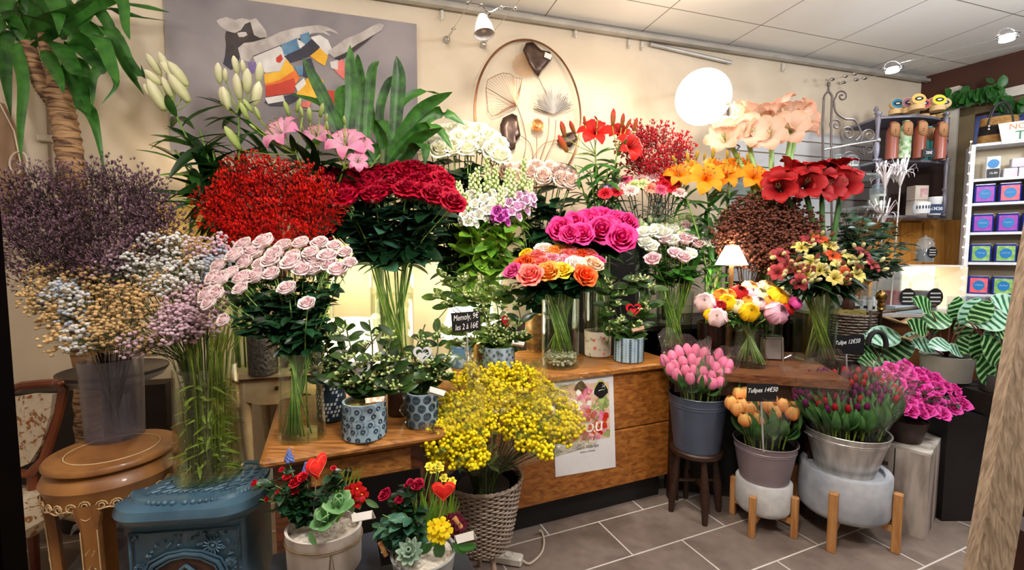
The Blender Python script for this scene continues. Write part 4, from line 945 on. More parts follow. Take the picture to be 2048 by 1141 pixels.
# ---- stocks (matthiola)
b0 = G(965, 716, .745)
_, ft, mo = vase('glass_vase', Vector((P(965,600,2.4).x, 2.4, ZT+.001)), S(38,2.45), S(40,2.45), S(172,2.45), 'clear glass vase of stock flowers behind the stephanotis pots', water=.6)
B11 = Bunch(ft, mo, .07, .075)
fl_w = {c: tpl('stk_'+c, lambda s: rose_mb(s,1.2,.12,((4,.5,.8),(5,.9,.7)),1,False), [petal_mat('stkp_'+c,a,b_,trans=.3)], 2) for c, a, b_ in (('white','#f0f0dc','#fdfdfa'),('pink','#d9a0d0','#f6d8ee'),('magenta','#b0209c','#e070cc'))}
gb = MB(); gb.ball((0,0,0), 1, 1)
gb_me = gb.mesh('green_bud', [mat('stock_green_bud','#a8bf7a','#d8e4b0',rough=.6)])
for x, y, c, h in [(938,440,'white',52),(958,432,'white',95),(975,425,'white',110),(1000,436,'magenta',62),(1022,425,'pink',84),(1040,415,'pink',96),(1012,400,'white',62),(990,405,'white',70),(925,405,'magenta',40),(948,400,'white',50),(1052,400,'pink',40)]:
    Y = 2.36 - (y-400)*.0028 + .03; root = empty('stock_flower', ft, '%s stock spike with green bud tip' % {'white':'white','pink':'lilac pink','magenta':'strong magenta'}[c]+' above the leafy green stems', 'flower', {'white':'white','pink':'lilac pink','magenta':'strong magenta'}[c]+' stock spikes')
    lean = (x-985)*.25; bot = P(x, y+10, Y); top = P(x+lean*.6, y-h*1.0, Y+.02); pts = B11.path(bot); root.location = pts[0]
    k = MB(); k.tube(spline(pts,8)+[top], .0028, 5); k.build('stem', m_stemy, root, edge=False)
    k = MB(); leaves_on(k, pts, 14, .12, .3, .95, LEAFO, 1, up=.9); k.build('leaves', m_gleaf, root, edge=False)
    for i in range(9):
        a = i*2.4; p = bot.lerp(top, .02+.35*i/9) + Vector((cos(a)*.026, sin(a)*.026, 0)); child('floret', rnd.choice(fl_w[c]), root, mtx=Matrix.Translation(-pts[0]) @ dirmat(p, (cos(a), sin(a)-.7, .5), .025*U(.8,1.15), a))
    k = MB()
    for i in range(22):
        u = .42+.6*i/22; a = i*2.4; k.ball(bot.lerp(top,u) + Vector((cos(a),sin(a),.4))*.017*(1.35-u*.75), .0085*(1.5-u*.8), 1, sq=(1,1,1.3))
    k.build('bud_tip', mat('stock_green_bud','#a8bf7a','#d8e4b0'), root, edge=False)
# ---- lilies
def lily_stem(name, b, tip, Y, blooms, buds, mesh_b, mesh_u, label, group, leafn=26, lsz=.15, lm=None, R=.07, bl=.1, lo=.25, face=1.5):
    tp = P(tip[0], tip[1], Y); pts = b.path(tp); root = empty(name, pts[0], label, 'flower', group)
    k = MB(); k.tube(spline(pts, 9), .0045, 6); st = k.build('stem', m_stem, root, edge=False)
    k = MB(); leaves_on(k, pts, leafn, lsz, lo, 1.0, LEAFN, 1, up=.8); k.build('leaves', lm or m_lleaf, root, edge=False)
    base = tp - Vector((0,0,.02))
    for x, y, r_, dY in blooms:
        p = P(x, y, Y+dY); d = (p-base).normalized() + Vector((0,-face,.15))
        k = MB(); k.tube([base, (base+p)/2 + Vector((0,0,.0)), p - d.normalized()*S(r_,Y)*.5], .0025, 5); k.build('pedicel', m_stemy, root, edge=False)
        child('bloom', rnd.choice(mesh_b), root, mtx=Matrix.Translation(-pts[0]) @ dirmat(p, d, S(r_,Y), U(0,6), .45))
    for b2 in buds:
        x, y, l, dx, dy = b2[:5]; p = P(x, y, Y); q = P(x+dx, y+dy, Y-.02); d = (q-p)
        k = MB(); k.tube([base, base.lerp(p,.5)+Vector((0,0,-.01)), p], .0025, 5); k.build('pedicel', m_stemy, root, edge=False)
        child('bud', rnd.choice(mesh_u), root, mtx=Matrix.Translation(-pts[0]) @ dirmat(p, d, d.length, U(0,6), 0))
    return root
lb_green = tpl('lbudg', lambda s: lilybud_mb(s,.17), [petal_mat('lbg','#6f8c34','#b4c078',trans=.15)], 2)
lb_pale = tpl('lbudp', lambda s: lilybud_mb(s,.19), [petal_mat('lbp','#b9bf7c','#e6e0c0',trans=.15)], 2)
lb_red = tpl('lbudr', lambda s: lilybud_mb(s,.17), [petal_mat('lbr','#7a6a2a','#b01c14',trans=.15)], 2)
lb_or = tpl('lbudo', lambda s: lilybud_mb(s,.17), [petal_mat('lbo','#7d8a2c','#c89a30',trans=.15)], 2)
lily_pink = tpl('lilypink', lambda s: lily_mb(s,.33,.3), [petal_mat('lpk','#f7d0e0','#ea8cb4',trans=.3), m_stemy, mat('anther','#8a3c14')], 3)
lily_red = tpl('lilyred', lambda s: lily_mb(s,.34,.25), [petal_mat('lrd','#a00a04','#d8180c',trans=.15), mat('red_filament','#8a0a04'), mat('anther_dark','#30100a')], 3)
lily_or = tpl('lilyor', lambda s: lily_mb(s,.34,.3), [petal_mat('lor','#f07800','#ff9c1c',trans=.25), mat('or_filament','#e07010'), mat('anther_dark','#30100a')], 3)
bz_ = wpt((P(440,500,2.4)-WP).dot(WD), .3, 0); zc_ = 1.0
def rear_vase(px, py, Y, r, h, label):
    p = P(px, py, Y); root, f_, m_ = vase('glass_vase', p, r, r*1.05, h, label, water=.5); return f_, m_
# white lilies, left
BL = tall(480, 2.3, .745, 500, 2.3, .03, .045, 'tall slim glass vase of white lilies on the antique console')
lily_stem('white_lily', BL, (345,215), 2.2, [], [(322,150,0,-28,-42),(340,150,0,-22,-45),(375,172,0,-38,-48),(318,205,0,-30,-36),(330,222,0,-34,-62),(378,205,0,-40,-58),(352,160,0,-30,-40),(325,170,0,-36,-30),(345,195,0,-20,-40)], None, lb_pale, 'white lily stem with pale closed buds, leaning towards the yucca', None, 34, .2)
lily_stem('white_lily', BL, (478,215), 2.18, [], [(440,168,0,-4,-42),(452,165,0,-2,-28),(475,150,0,-8,-38),(488,148,0,-4,-28),(480,200,0,-8,-52),(495,188,0,0,-50),(516,167,0,4,-42),(450,215,0,-8,-40),(508,212,0,10,-48),(458,222,0,-12,-48)], None, lb_pale, 'white lily stem with upright closed buds in front of the painting', None, 34, .2)
for tx, ty in ((400,260),(425,300),(380,330),(450,330),(350,300),(410,350)):
    lily_stem('lily_foliage_stem', BL, (tx,ty), 2.22, [], [], None, None, 'leafy lily stem without blooms under the white buds', 'leafy lily stems', 40, .2, m_dleaf if ty < 320 else m_lleaf, lo=.2)
BL2 = tall(650, 2.38, .745, 470, 2.38, .03, .045, 'tall slim glass vase of pink lilies on the console')
lily_stem('pink_lily', BL2, (590,300), 2.1, [(560,262,38,0)], [(505,225,0,-18,-26),(520,240,0,-10,-26),(480,300,0,-30,-46),(515,262,0,-16,-14),(497,240,0,-16,-34),(605,235,0,-4,-22)], lily_pink, lb_green, 'pink lily stem with one wide open bloom beside green buds', None, 34, .17, m_dleaf)
lily_stem('pink_lily', BL2, (630,300), 2.15, [(632,268,26,0)], [(578,232,0,-10,-30),(593,225,0,8,-28),(640,235,0,6,-28),(620,245,0,-2,-30),(652,245,0,2,-18)], lily_pink, lb_green, 'pink lily stem with a half hidden bloom between the other two', None, 34, .17, m_dleaf)
lily_stem('pink_lily', BL2, (690,330), 2.05, [(692,284,38,0),(722,290,26,.04),(716,322,20,-.02)], [(690,250,0,-2,-18),(655,262,0,-2,-20)], lily_pink, lb_green, 'pink lily stem with the largest open bloom above the crimson roses', None, 34, .17, m_dleaf)
for tx, ty in ((540,320),(600,330),(660,340),(740,340),(520,350),(760,310)):
    lily_stem('lily_foliage_stem', BL2, (tx,ty), 2.25, [], [], None, None, 'leafy dark stem among the pink lilies', 'dark leafy stems among the pink lilies', 36, .17, m_dleaf)
# red lilies
BL3 = tall(1200, 2.9, .89, 500, 2.9, .03, .045, 'tall glass vase of scarlet lilies on the rear shelf')
lily_stem('red_lily', BL3, (1190,300), 2.6, [(1190,262,33,0)], [(1130,275,0,-8,-32),(1135,305,0,-18,-34),(1150,268,0,-10,-26),(1170,250,0,-2,-18),(1195,240,0,-6,-8)], lily_red, lb_red, 'scarlet lily stem with a wide open bloom and long red buds', None, 40, .12)
lily_stem('red_lily', BL3, (1235,300), 2.65, [(1262,292,28,-.03),(1238,262,24,.05)], [(1225,252,0,2,-34),(1243,255,0,4,-28),(1268,262,0,6,-26),(1252,258,0,10,-20)], lily_red, lb_red, 'scarlet lily stem reaching towards the feathery red sprays', None, 40, .12)
for tx, ty in ((1150,330),(1180,340),(1215,340),(1240,350)):
    lily_stem('lily_foliage_stem', BL3, (tx,ty), 2.62, [], [], None, None, 'leafy green stem under the scarlet lilies', 'leafy stems under the scarlet lilies', 44, .12, m_lleaf)
# orange lilies
BL4 = tall(1425, 2.6, ZT, 540, 2.6, .04, .05, 'tall glass vase of orange lilies on the side table')
for (tx,ty), bl_, bu_ in (((1365,375),[(1358,348,27,0),(1388,335,22,.05)],[(1352,325,0,-8,-14),(1377,325,0,-3,-20),(1392,320,0,4,-20)]),
    ((1415,385),[(1413,355,34,-.05),(1430,332,24,.06)],[(1408,320,0,2,-14),(1425,318,0,2,-22)]),
    ((1460,378),[(1452,350,30,0),(1470,335,28,.04)],[(1455,318,0,0,-18),(1475,318,0,4,-14)]),
    ((1505,380),[(1508,352,30,-.02),(1490,330,22,.05)],[(1495,322,0,0,-16)])):
    lily_stem('orange_lily', BL4, (tx,ty), 2.65, bl_, bu_, lily_or, lb_or, 'orange lily stem with open star blooms, next to the carnations', 'orange lilies', 40, .12, m_lleaf, R=.07)
# amaryllis
def amaryllis(b, heads, Y, meshes, name, label, group, rp, foot_dx=0, lm=None):
    tp = P(sum(h[0] for h in heads)/len(heads), max(h[1] for h in heads)+rp*.4, Y); pts = b.path(tp); root = empty(name, pts[0], label, 'flower', group)
    k = MB(); k.tube(spline(pts, 8), .014, 10); k.build('stem', lm or mat('amaryllis_stem','#6d9a4a','#9bbb70',rough=.4,scale=12), root, edge=False)
    for x, y, dY in heads:
        p = P(x,y,Y+dY); d = (p-tp); d.z *= .5; d = d.normalized() + Vector((0,-.6,.15))
        child('bloom', rnd.choice(meshes), root, mtx=Matrix.Translation(-pts[0]) @ dirmat(p, d, S(rp,Y), U(0,6), .75))
am_p = tpl('amp', amaryllis_mb, [petal_mat('amp_p','#faf2d0','#f8bc9c',trans=.35,mid='#fde6d4',var=.06), m_stemy], 3)
am_r = tpl('amr', amaryllis_mb, [petal_mat('amr_p','#4a0004','#a4080e',trans=.1,rough=.6), m_stemd], 3)
BA = tall(1540, 2.62, ZT, 440, 2.62, .05, .07, 'very tall glass vase of peach amaryllis behind the brown sprays', r=.07)
for hs in ([(1455,252,0),(1478,232,.05),(1447,275,-.03)], [(1505,222,.02),(1500,262,-.06),(1480,262,0)], [(1535,225,.06),(1535,268,-.08),(1560,250,0)], [(1585,222,.05),(1580,258,-.06),(1608,250,0)], [(1560,215,.08),(1612,232,.04)]):
    amaryllis(BA, hs, 2.7, am_p, 'peach_amaryllis', 'peach amaryllis with broad pale petals on a thick green stem', 'peach amaryllis', 31)
BR = tall(1645, 2.58, ZT, 520, 2.58, .04, .05, 'tall glass vase of dark red amaryllis behind the alstroemeria', r=.06)
for hs in ([(1565,355,0),(1560,375,-.04),(1585,340,.04)], [(1608,345,0),(1612,368,-.05)], [(1645,352,0),(1655,372,-.05),(1632,338,.05)], [(1690,345,0),(1685,368,-.05),(1672,332,.05)]):
    amaryllis(BR, hs, 2.55, am_r, 'red_amaryllis', 'velvet dark red amaryllis on a thick stem above the brown dried bunch', 'dark red amaryllis', 31, lm=mat('amaryllis_stem_dark','#2c5226','#4c7a38',rough=.4))
# ---- fine sprays: berries, gypsophila, dried flowers
def spray(name, b, head, L, nb, size, m_b, label, group, m_tw=None, sub=1, cat='dried flower', shape='ball', up=.5, spread=.6, part='blossoms', stem_r=.0016, floret=None, rad=None):
    """branched sprig: stem, fine twigs and many tiny blossoms around the tip"""
    head = Vector(head); pts = b.path(head); root = empty(name, pts[0], label, cat, group)
    k = MB(); sp = spline(pts, 9); k.tube(sp, stem_r, 4); tw = MB(); bl = MB(); d = (sp[-1]-sp[-3]).normalized(); R = rad or L*.5
    for i in range(nb):
        v = Vector((U(-1,1),U(-1,1),U(-1,1)))
        while v.length > 1: v = Vector((U(-1,1),U(-1,1),U(-1,1)))
        q = head + v*R*Vector((1,1,1)).x; 
        if i % 2 == 0:
            s_ = head - d*(L*U(.15,.7)); tw.tube([s_, s_.lerp(q,.5)+Vector((U(-1,1),U(-1,1),0))*R*.1, q], stem_r*.4, 3, cap=False)
        if floret: bl.merge(floret, frame_mat(q, v + Vector((0,-.6,.5))), size*U(.7,1.2))
        else: bl.ball(q, size*U(.7,1.2), sub, sq=(1,1,.85))
    st = k.build('stem', m_tw or m_twig, root, edge=False); tw.build('twigs', m_tw or m_twig, root, edge=False)
    o = bl.build(part, m_b, root, edge=False); return root
# dark purple dried bunch in the smoky vase
b0 = ctr + Vector((0,0,zs+.001)); 
vr, ft, mo = vase('glass_vase', G(232, 873, zs), S(46,1.72), S(50,1.72), .3, 'smoky frosted glass vase on the carved plant stand', m=m_glassk, water=0)
BV = Bunch(ft, mo, .03, .06)
m_pur = petal_mat('dried_purple','#2a1a24','#80606f',trans=.1,var=.6); m_twd = mat('dark_twig','#2a1a18','#1a100f',rough=.9)
fl4 = MB()
for i in range(3): fl4.petal([(.02,0),(.4,.6),(.7,1.2)],[.1,.3,.08],i*2.1,.1,0,2)
for i, (x, y, Y) in enumerate(dome(165, 440, 175, 95, 44, 1.62, 1.95, 8)):
    spray('dried_sea_lavender', BV, P(x, y, Y), .15, 95, .0105, m_pur, 'dark purple dried sea lavender sprig in the smoky vase', 'purple sea lavender sprigs', m_twd, floret=fl4, rad=.095)
for i, (x, y) in enumerate([(20,360),(60,340),(110,345),(180,340),(230,350),(270,370),(310,400),(330,430),(10,520),(40,560),(80,540)]):
    spray('dried_sea_lavender', BV, P(x, y, 1.8), .1, 34, .009, m_pur, 'dark purple dried sea lavender sprig in the smoky vase', 'purple sea lavender sprigs', m_twd, floret=fl4, rad=.05)
# coloured gypsophila in the clear vase on the stove
vr, ft, mo = vase('glass_vase', G(421, 950, zv+.001), S(60,1.62), S(54,1.62), .40, 'large clear glass vase of murky green water on the stove', water=.8, wm=m_waterg)
BG = Bunch(ft, mo, .075, .085, False)
gy = {'sand': petal_mat('gyps_sand','#b98a50','#e6c892',var=.2), 'white': petal_mat('gyps_white','#c4c4c4','#f6f4f0',var=.1), 'pink': petal_mat('gyps_pink','#b88ea0','#eccfda',var=.15), 'blue': petal_mat('gyps_blue','#97a3b6','#ccd4e2',var=.15)}
gl = [(s_, x, y) for s_, pts_ in (('sand',[(90,545),(70,585),(75,610),(120,625),(160,560),(195,560),(210,580),(180,640),(215,625),(230,660),(250,600),(270,580),(290,610),(250,640),(120,680),(180,690),(335,480),(370,500),(390,515),(285,510),(330,560),(300,680),(210,670),(140,600),(110,640)]),
  ('white',[(130,580),(150,600),(300,490),(330,500),(350,490),(270,530),(290,545),(310,570),(330,530),(360,545),(375,530),(240,545),(345,575),(120,590),(400,540),(160,680)]),
  ('pink',[(215,535),(240,520),(255,505),(400,500),(430,505),(445,490),(350,610),(370,590),(390,600),(410,570),(360,640),(385,640),(340,640),(400,630),(330,660),(375,660),(430,600),(415,650),(270,690)]),
  ('blue',[(110,600),(135,590),(420,540),(440,520),(150,640)])) for x, y in pts_]
gn = {'sand':'sandy yellow','white':'white','pink':'dusty pink','blue':'pale blue'}
for c, x, y in gl:
    Y = 1.74 - (y-480)*.0016 + U(-.04,.04) + (.02 if x < 200 else 0)
    spray('gypsophila_sprig', BG if x > 200 else (BV if rnd.random() < .3 else BG), P(x,y,Y), .12, 62, .0063, gy[c], '%s dyed gypsophila sprig in the cloud above the stove vase' % gn[c], gn[c]+' dyed gypsophila', m_stemd, 1, rad=.052)
# extra stems in the vase
def loose_stems(b, n, hz, m_, name, label, group, r=.0022, wid=.12):
    for i in range(n):
        h = b.mouth + Vector((U(-wid,wid), U(-wid,wid)*.7, hz*U(.7,1.1))); pts = b.path(h); root = empty(name, pts[0], label, 'stem', group)
        k = MB(); k.tube(spline(pts, 8), r, 4); leaves_on(k, pts[:2], 5, .05, .05, .9, LEAFN, 1); k.build('stem', m_, root, edge=False)
loose_stems(BG, 60, .14, m_stemy, 'green_stem', 'thin green stem standing in the murky stove vase', 'thin stems in the stove vase')
# red berry mass
BB = tall(565, 2.3, .745, 540, 2.3, .03, .05, 'glass vase of red dyed sprigs on the antique console')
m_red = petal_mat('red_dye','#8a0806','#e01c10',trans=.08,var=.4); m_redt = mat('red_twig','#5a1410','#3a0c0a',rough=.8)
for i, (x, y, Y) in enumerate(dome(540, 405, 128, 78, 46, 1.9, 2.12, 12)):
    spray('red_dyed_sprig', BB, P(x,y,Y), .15, 110, .0105, m_red, 'bright red dyed filler sprig left of the crimson roses', 'red dyed sprigs', m_redt, floret=fl4, rad=.07)
# nandina like red feather
BN = tall(1330, 3.0, .89, 480, 3.0, .03, .05, 'tall glass vase of feathery red sprays on the rear shelf')
m_nan = petal_mat('feather_red','#8a1420','#c8303c',trans=.15,var=.3)
for i, (x, y, Y) in enumerate(dome(1310, 300, 66, 48, 26, 2.7, 2.85, 14)):
    spray('red_feather_spray', BN, P(x,y,Y), .13, 60, .013, m_nan, 'feathery dark red spray right of the scarlet lilies', 'feathery red sprays', m_redt, floret=fl4, rad=.07)
# brown dried
_, ft, mo = vase('glass_vase', P(1490, 660, 2.6), S(35,2.6), S(38,2.6), S(96,2.6), 'bronze tinted glass vase of brown dried sprays behind the ranunculus', m=m_glassb, water=0)
BD = Bunch(ft, mo, .04, .06)
k = MB(); bq = P(1490,660,2.6); k.box((bq.x, bq.y, (ZT+bq.z)/2), (.16,.14,bq.z-ZT-.001)); k.build('riser_block', m_bench, None, label='black riser block under the bronze vase of brown sprays', cat='riser')
m_brd = petal_mat('dried_brown','#3e1c14','#74402e',trans=.1,var=.25)
for i, (x, y, Y) in enumerate(dome(1534, 462, 90, 62, 44, 2.45, 2.62, 15)):
    spray('brown_dried_spray', BD, P(x,y,Y), .14, 95, .0095, m_brd, 'rust brown dried spray below the dark red amaryllis', 'rust brown dried sprays', m_twig, 0, rad=.085)
# ============================================================ pots with stephanotis on desk and counter
m_pblue = mat('pale_blue_ceramic', '#a9bfcb', '#93adbd', rough=.45, scale=20)
m_navy = mat('navy_ink', '#1f3446', '#2a4257', rough=.5)
m_inkw = mat('white_ink', '#d9e0e4', '#c4ced4', rough=.5)
m_wax = leaf_mat('waxy_leaf', '#12260f', '#3a5a24', rough=.25, trans=.1)
m_waxb = leaf_mat('waxy_leaf_light', '#2d4a1c', '#7c9440', rough=.3, trans=.2)
m_budst = mat('bud_pale_green', '#93ab52', '#cfd8a0', rough=.5, scale=40)
def ringset(root, base, r0, r1, h, kind, mcol):
    k = MB()
    def sp3(a, z, d=.0012):
        r = r0 + (r1-r0)*z/h + d; return base + Vector((cos(a)*r, sin(a)*r, z))
    if kind == 'dots':
        r_ = random.Random(2); pts = []
        for row in range(5):
            for i in range(12): pts.append((i*2*pi/12 + (row % 2)*.26 + r_.uniform(-.06,.06), h*(.12+.19*row) + r_.uniform(-.003,.003)))
        for a, z in pts:
            q = h*.05; k.tube([sp3(a + cos(w)*q/r0, z + sin(w)*q) for w in [j*2*pi/10 for j in range(11)]], h*.018, 4, cap=False)
            if r_.random() < .6:
                for j in range(9): w = j*.35-.8; k.tube([sp3(a + cos(w)*q*2.2/r0, z + sin(w)*q*2.2,.0006), sp3(a + cos(w)*q*3/r0, z + sin(w)*q*3,.0006)], h*.007, 3)
    elif kind == 'spiral':
        for row in range(4):
            for i in range(9):
                a0 = i*2*pi/9 + (row % 2)*.35; z0 = h*(.14+.24*row)
                for q in (.105,.07,.035):
                    k.tube([sp3(a0 + cos(w)*q*h/r0, z0 + sin(w)*q*h) for w in [j*2*pi/14 for j in range(15)]], h*.011, 4, cap=False)
    elif kind == 'column':
        for i in range(11):
            a0 = i*2*pi/11
            for row in range(9):
                z0 = h*(.08+.105*row)
                for q in (.05,.025): k.tube([sp3(a0 + cos(w)*q*h/r0, z0 + sin(w)*q*h) for w in [j*2*pi/8 for j in range(8)]], h*.008, 3, cap=False)
            k.tube([sp3(a0+.28,h*.04), sp3(a0+.28,h*.96)], h*.006, 3)
    elif kind == 'blocks':
        r_ = random.Random(4)
        for row in range(9):
            for i in range(26):
                if r_.random() < .5:
                    a = i*2*pi/26 + row*.12; z = h*(.06+.1*row); da = .075
                    k.add([sp3(a-da,z), sp3(a+da,z), sp3(a+da+.04,z+h*.07), sp3(a-da+.04,z+h*.07)], [(0,1,2,3)])
    elif kind == 'floral':
        r_ = random.Random(6)
        for i in range(60):
            a = r_.uniform(0,6.28); z = h*r_.uniform(.12,.9); q = h*r_.uniform(.03,.075); n = 7
            c = 1 if r_.random() < .4 else 0
            k.add([sp3(a,z)] + [sp3(a+cos(j*2*pi/n)*q/r0*r_.uniform(.7,1.2), z+sin(j*2*pi/n)*q*r_.uniform(.7,1.2)) for j in range(n)], [(0, 1+j, 1+(j+1) % n) for j in range(n)], c)
    if k.n: k.build('painted_pattern', mcol, root, edge=False)
def vine(root, pts, Y, seed, nl=7, ls=.055, nb=3, light=False, bs=1.0):
    r = random.Random(seed); w = [P(x, y, Y + (d if len(q) > 2 else 0)) for q in pts for x, y, d in [(q[0], q[1], q[2] if len(q) > 2 else 0)]]
    w = [root.location + Vector((0,0,root['mouth']-.02))] + w; sp = spline(w, 16)
    k = MB(); k.tube(sp, .0026, 5); st = k.build('vine', m_stemd, root, edge=False)
    k = MB()
    for i in range(nl):
        p = sp[min(15, 2+int(i*13/nl))]; a = r.uniform(0,6.28)
        for s_ in (0, pi):
            d = Vector((cos(a+s_), sin(a+s_)*.6-.25, r.uniform(-.1,.7))).normalized(); z = Vector((r.uniform(-.4,.4), -.8, .6)); x = d.cross(z).normalized(); zz = x.cross(d)
            if r.random() < .9: k.merge(LEAFO, Matrix(((x.x,d.x,zz.x,p.x),(x.y,d.y,zz.y,p.y),(x.z,d.z,zz.z,p.z),(0,0,0,1))), ls*r.uniform(.8,1.25))
    k.build('leaves', m_waxb if light else m_wax, root, edge=False)
    for i in range(nb):
        k = MB(); p = sp[min(15, 5+int(i*11/max(1,nb)))] + Vector((r.uniform(-.012,.012), -.015, .006))
        for j in range(7):
            d = Vector((r.uniform(-1,1), r.uniform(-1,.5), r.uniform(.1,1.1))).normalized(); L_ = .024*bs*r.uniform(.6,1.15)
            k.tube([p, p+d*L_*.8, p+d*L_], [.0012*bs,.0024*bs,.0032*bs], 5); k.ball(p+d*L_*1.05, .0042*bs, 1)
        k.build('bud_cluster', m_budst, root, edge=False)
def plant_pot(px, py, rpx, hpx, m, label, kind, mcol, cat='potted plant', name='potted_stephanotis', group=None, soilm=None, taper=1.0):
    g = G(px, py, ZT+.001); r = S(rpx, g.y); h = S(hpx, g.y); root = pot(name, g, r*taper, r, h, m, label, cat, group); ringset(root, g, r*taper, r, h, kind, mcol)
    root['mouth'] = h; soil_on(root, r-.006, h*.9, soilm or m_soil); return root, g.y, r, h
pA, YA, rA, hA = plant_pot(664, 838, 28, 78, m_navy, 'stephanotis in the dark blue pot with white block pattern, behind the dotted pot', 'blocks', m_inkw)
for i, q in enumerate([[(640,740),(618,700),(625,660,.05)],[(660,730),(655,690),(690,660,.03)],[(650,745),(612,735),(600,700)],[(672,735),(690,700),(672,650,.06)],[(655,740),(640,700),(655,640,.08)]]): vine(pA, q, YA, 10+i, 6, .062, 3)
pB, YB, rB, hB = plant_pot(730, 873, 42, 76, m_pblue, 'stephanotis in the pale blue dotted pot nearest the desk front edge', 'dots', m_navy, soilm=m_moss)
for i, q in enumerate([[(705,770),(690,740),(700,700,.06)],[(740,760),(745,700),(738,640,.08)],[(755,765),(785,740),(800,700,.06)],[(730,765),(720,720),(760,665,.08)],[(760,780),(790,775),(808,790)],[(700,775),(672,760),(655,772)],[(745,760),(775,700),(790,655,.1)],[(725,765),(700,690),(690,640,.1)]]): vine(pB, q, YB, 20+i, 7, .06, 3)
pC, YC, rC, hC = plant_pot(845, 850, 31, 70, m_pblue, 'stephanotis in the pale blue swirl patterned pot beside the mimosa basket', 'spiral', m_navy)
for i, q in enumerate([[(835,770),(815,745),(800,760)],[(850,760),(860,720),(842,670,.08)],[(865,765),(890,735),(900,700,.05)],[(840,760),(830,710),(850,650,.1)],[(855,765),(885,755),(905,765)],[(845,765),(875,705),(870,640,.1)]]): vine(pC, q, YC, 30+i, 7, .058, 3)
pD, YD, rD, hD = plant_pot(798, 828, 22, 62, mat('brown_clay', '#3a2418','#4f3222', rough=.6), 'small dark brown clay pot between the two blue pots on the desk', 'none', m_navy, name='potted_stephanotis')
vine(pD, [(800,760),(790,720),(770,690)], YD, 39, 6, .05, 3); vine(pD, [(805,760),(820,730),(830,700)], YD, 38, 6, .05, 3)
pE, YE, rE, hE = plant_pot(997, 733, 32, 42, m_pblue, 'stephanotis in the pale blue dotted pot with a red heart pick on the counter', 'dots', m_navy, soilm=m_moss)
for i, q in enumerate([[(990,690),(975,640),(930,590),(880,560)],[(985,685),(960,620),(915,600),(875,640)],[(1000,690),(1005,620),(975,560)],[(1005,690),(1040,650),(1030,600),(1000,570)],[(990,685),(950,650),(890,600),(862,600)],[(1005,690),(1035,680),(1050,672)],[(995,690),(960,600),(910,555),(870,570)],[(990,690),(970,680),(945,690)],[(1000,690),(990,600),(940,560)]]): vine(pE, q, YE, 40+i, 8, .085, 4, i % 2 == 0, 1.5)
pF, YF, rF, hF = plant_pot(1257, 722, 29, 50, m_pblue, 'stephanotis in the white and blue column patterned pot at the counter edge', 'column', m_navy, soilm=m_moss)
for i, q in enumerate([[(1245,665),(1230,620),(1222,575),(1218,550)],[(1250,665),(1240,600),(1255,570),(1262,555)],[(1270,665),(1285,640),(1300,600)],[(1275,665),(1300,600),(1310,560)],[(1240,668),(1225,650),(1215,690)],[(1262,660),(1290,580),(1260,545)],[(1240,665),(1215,600),(1240,560)]]): vine(pF, q, YF, 60+i, 7, .085, 3, False, 1.4)
g = G(1195, 711, ZT+.001); fp = pot('floral_pot', g, S(26,g.y), S(27,g.y), S(51,g.y), mat('floral_white_ceramic', '#e6ddd0', '#d8cdbd', rough=.35), 'white ceramic pot painted with salmon roses on the counter', 'pot')
ringset(fp, g, S(26,g.y), S(27,g.y), S(51,g.y), 'floral', [mat('sage_paint', '#a8a886','#b9b394'), mat('salmon_paint','#d9634e','#e88a72')])
pG, YG, rG, hG = plant_pot(922, 733, 22, 44, mat('leaf_blue_ceramic','#5f94b4','#b9d0dc', scale=30, lo=.48, hi=.52), 'small pot with blue leaf pattern half hidden behind the mimosa', 'none', m_navy)
vine(pG, [(915,690),(895,660),(870,670)], YG, 71, 6, .085, 3, True, 1.4); vine(pG, [(925,690),(935,650),(905,620)], YG, 72, 6, .085, 3, True, 1.4)
g = G(963, 728, ZT+.001); k = MB(); k.box(g + Vector((0,.03,.055)), (.075,.06,.11), RZ, 0, .004); k.build('wooden_block', m_oak, None, label='small plain wood block standing left of the dotted pot on the counter', cat='block')
# tall gold vase and glass behind it
m_gold = mat('aged_gold_ceramic', '#a8854e', '#7d5f34', rough=.4, metal=.45, scale=40, bmp=.2)
g = G(1070, 702, ZT+.001); root = empty('gold_vase', g, 'ribbed gold vase standing left of the crushed glass vase', 'vase'); R_ = S(20, g.y); hh = S(74, g.y)
k = MB(); k.lathe([(.0005,0),(R_*.8,0),(R_*.85,.01),(R_*1.0,hh*.35),(R_*1.02,hh*.7),(R_*.85,hh*.95),(R_*.9,hh),(R_*.8,hh),(R_*.75,hh*.9),(.0005,hh*.88)], 40, g); k.build('vase_body', m_gold, root)
k = MB()
for i in range(36): a = i*2*pi/36; k.tube([g+Vector((cos(a)*R_*.87, sin(a)*R_*.87, .014)), g+Vector((cos(a)*R_*.97, sin(a)*R_*.97, hh*.25))], .0016, 4)
k.build('ribs', mat('ribs_dark','#4a361c'), root)
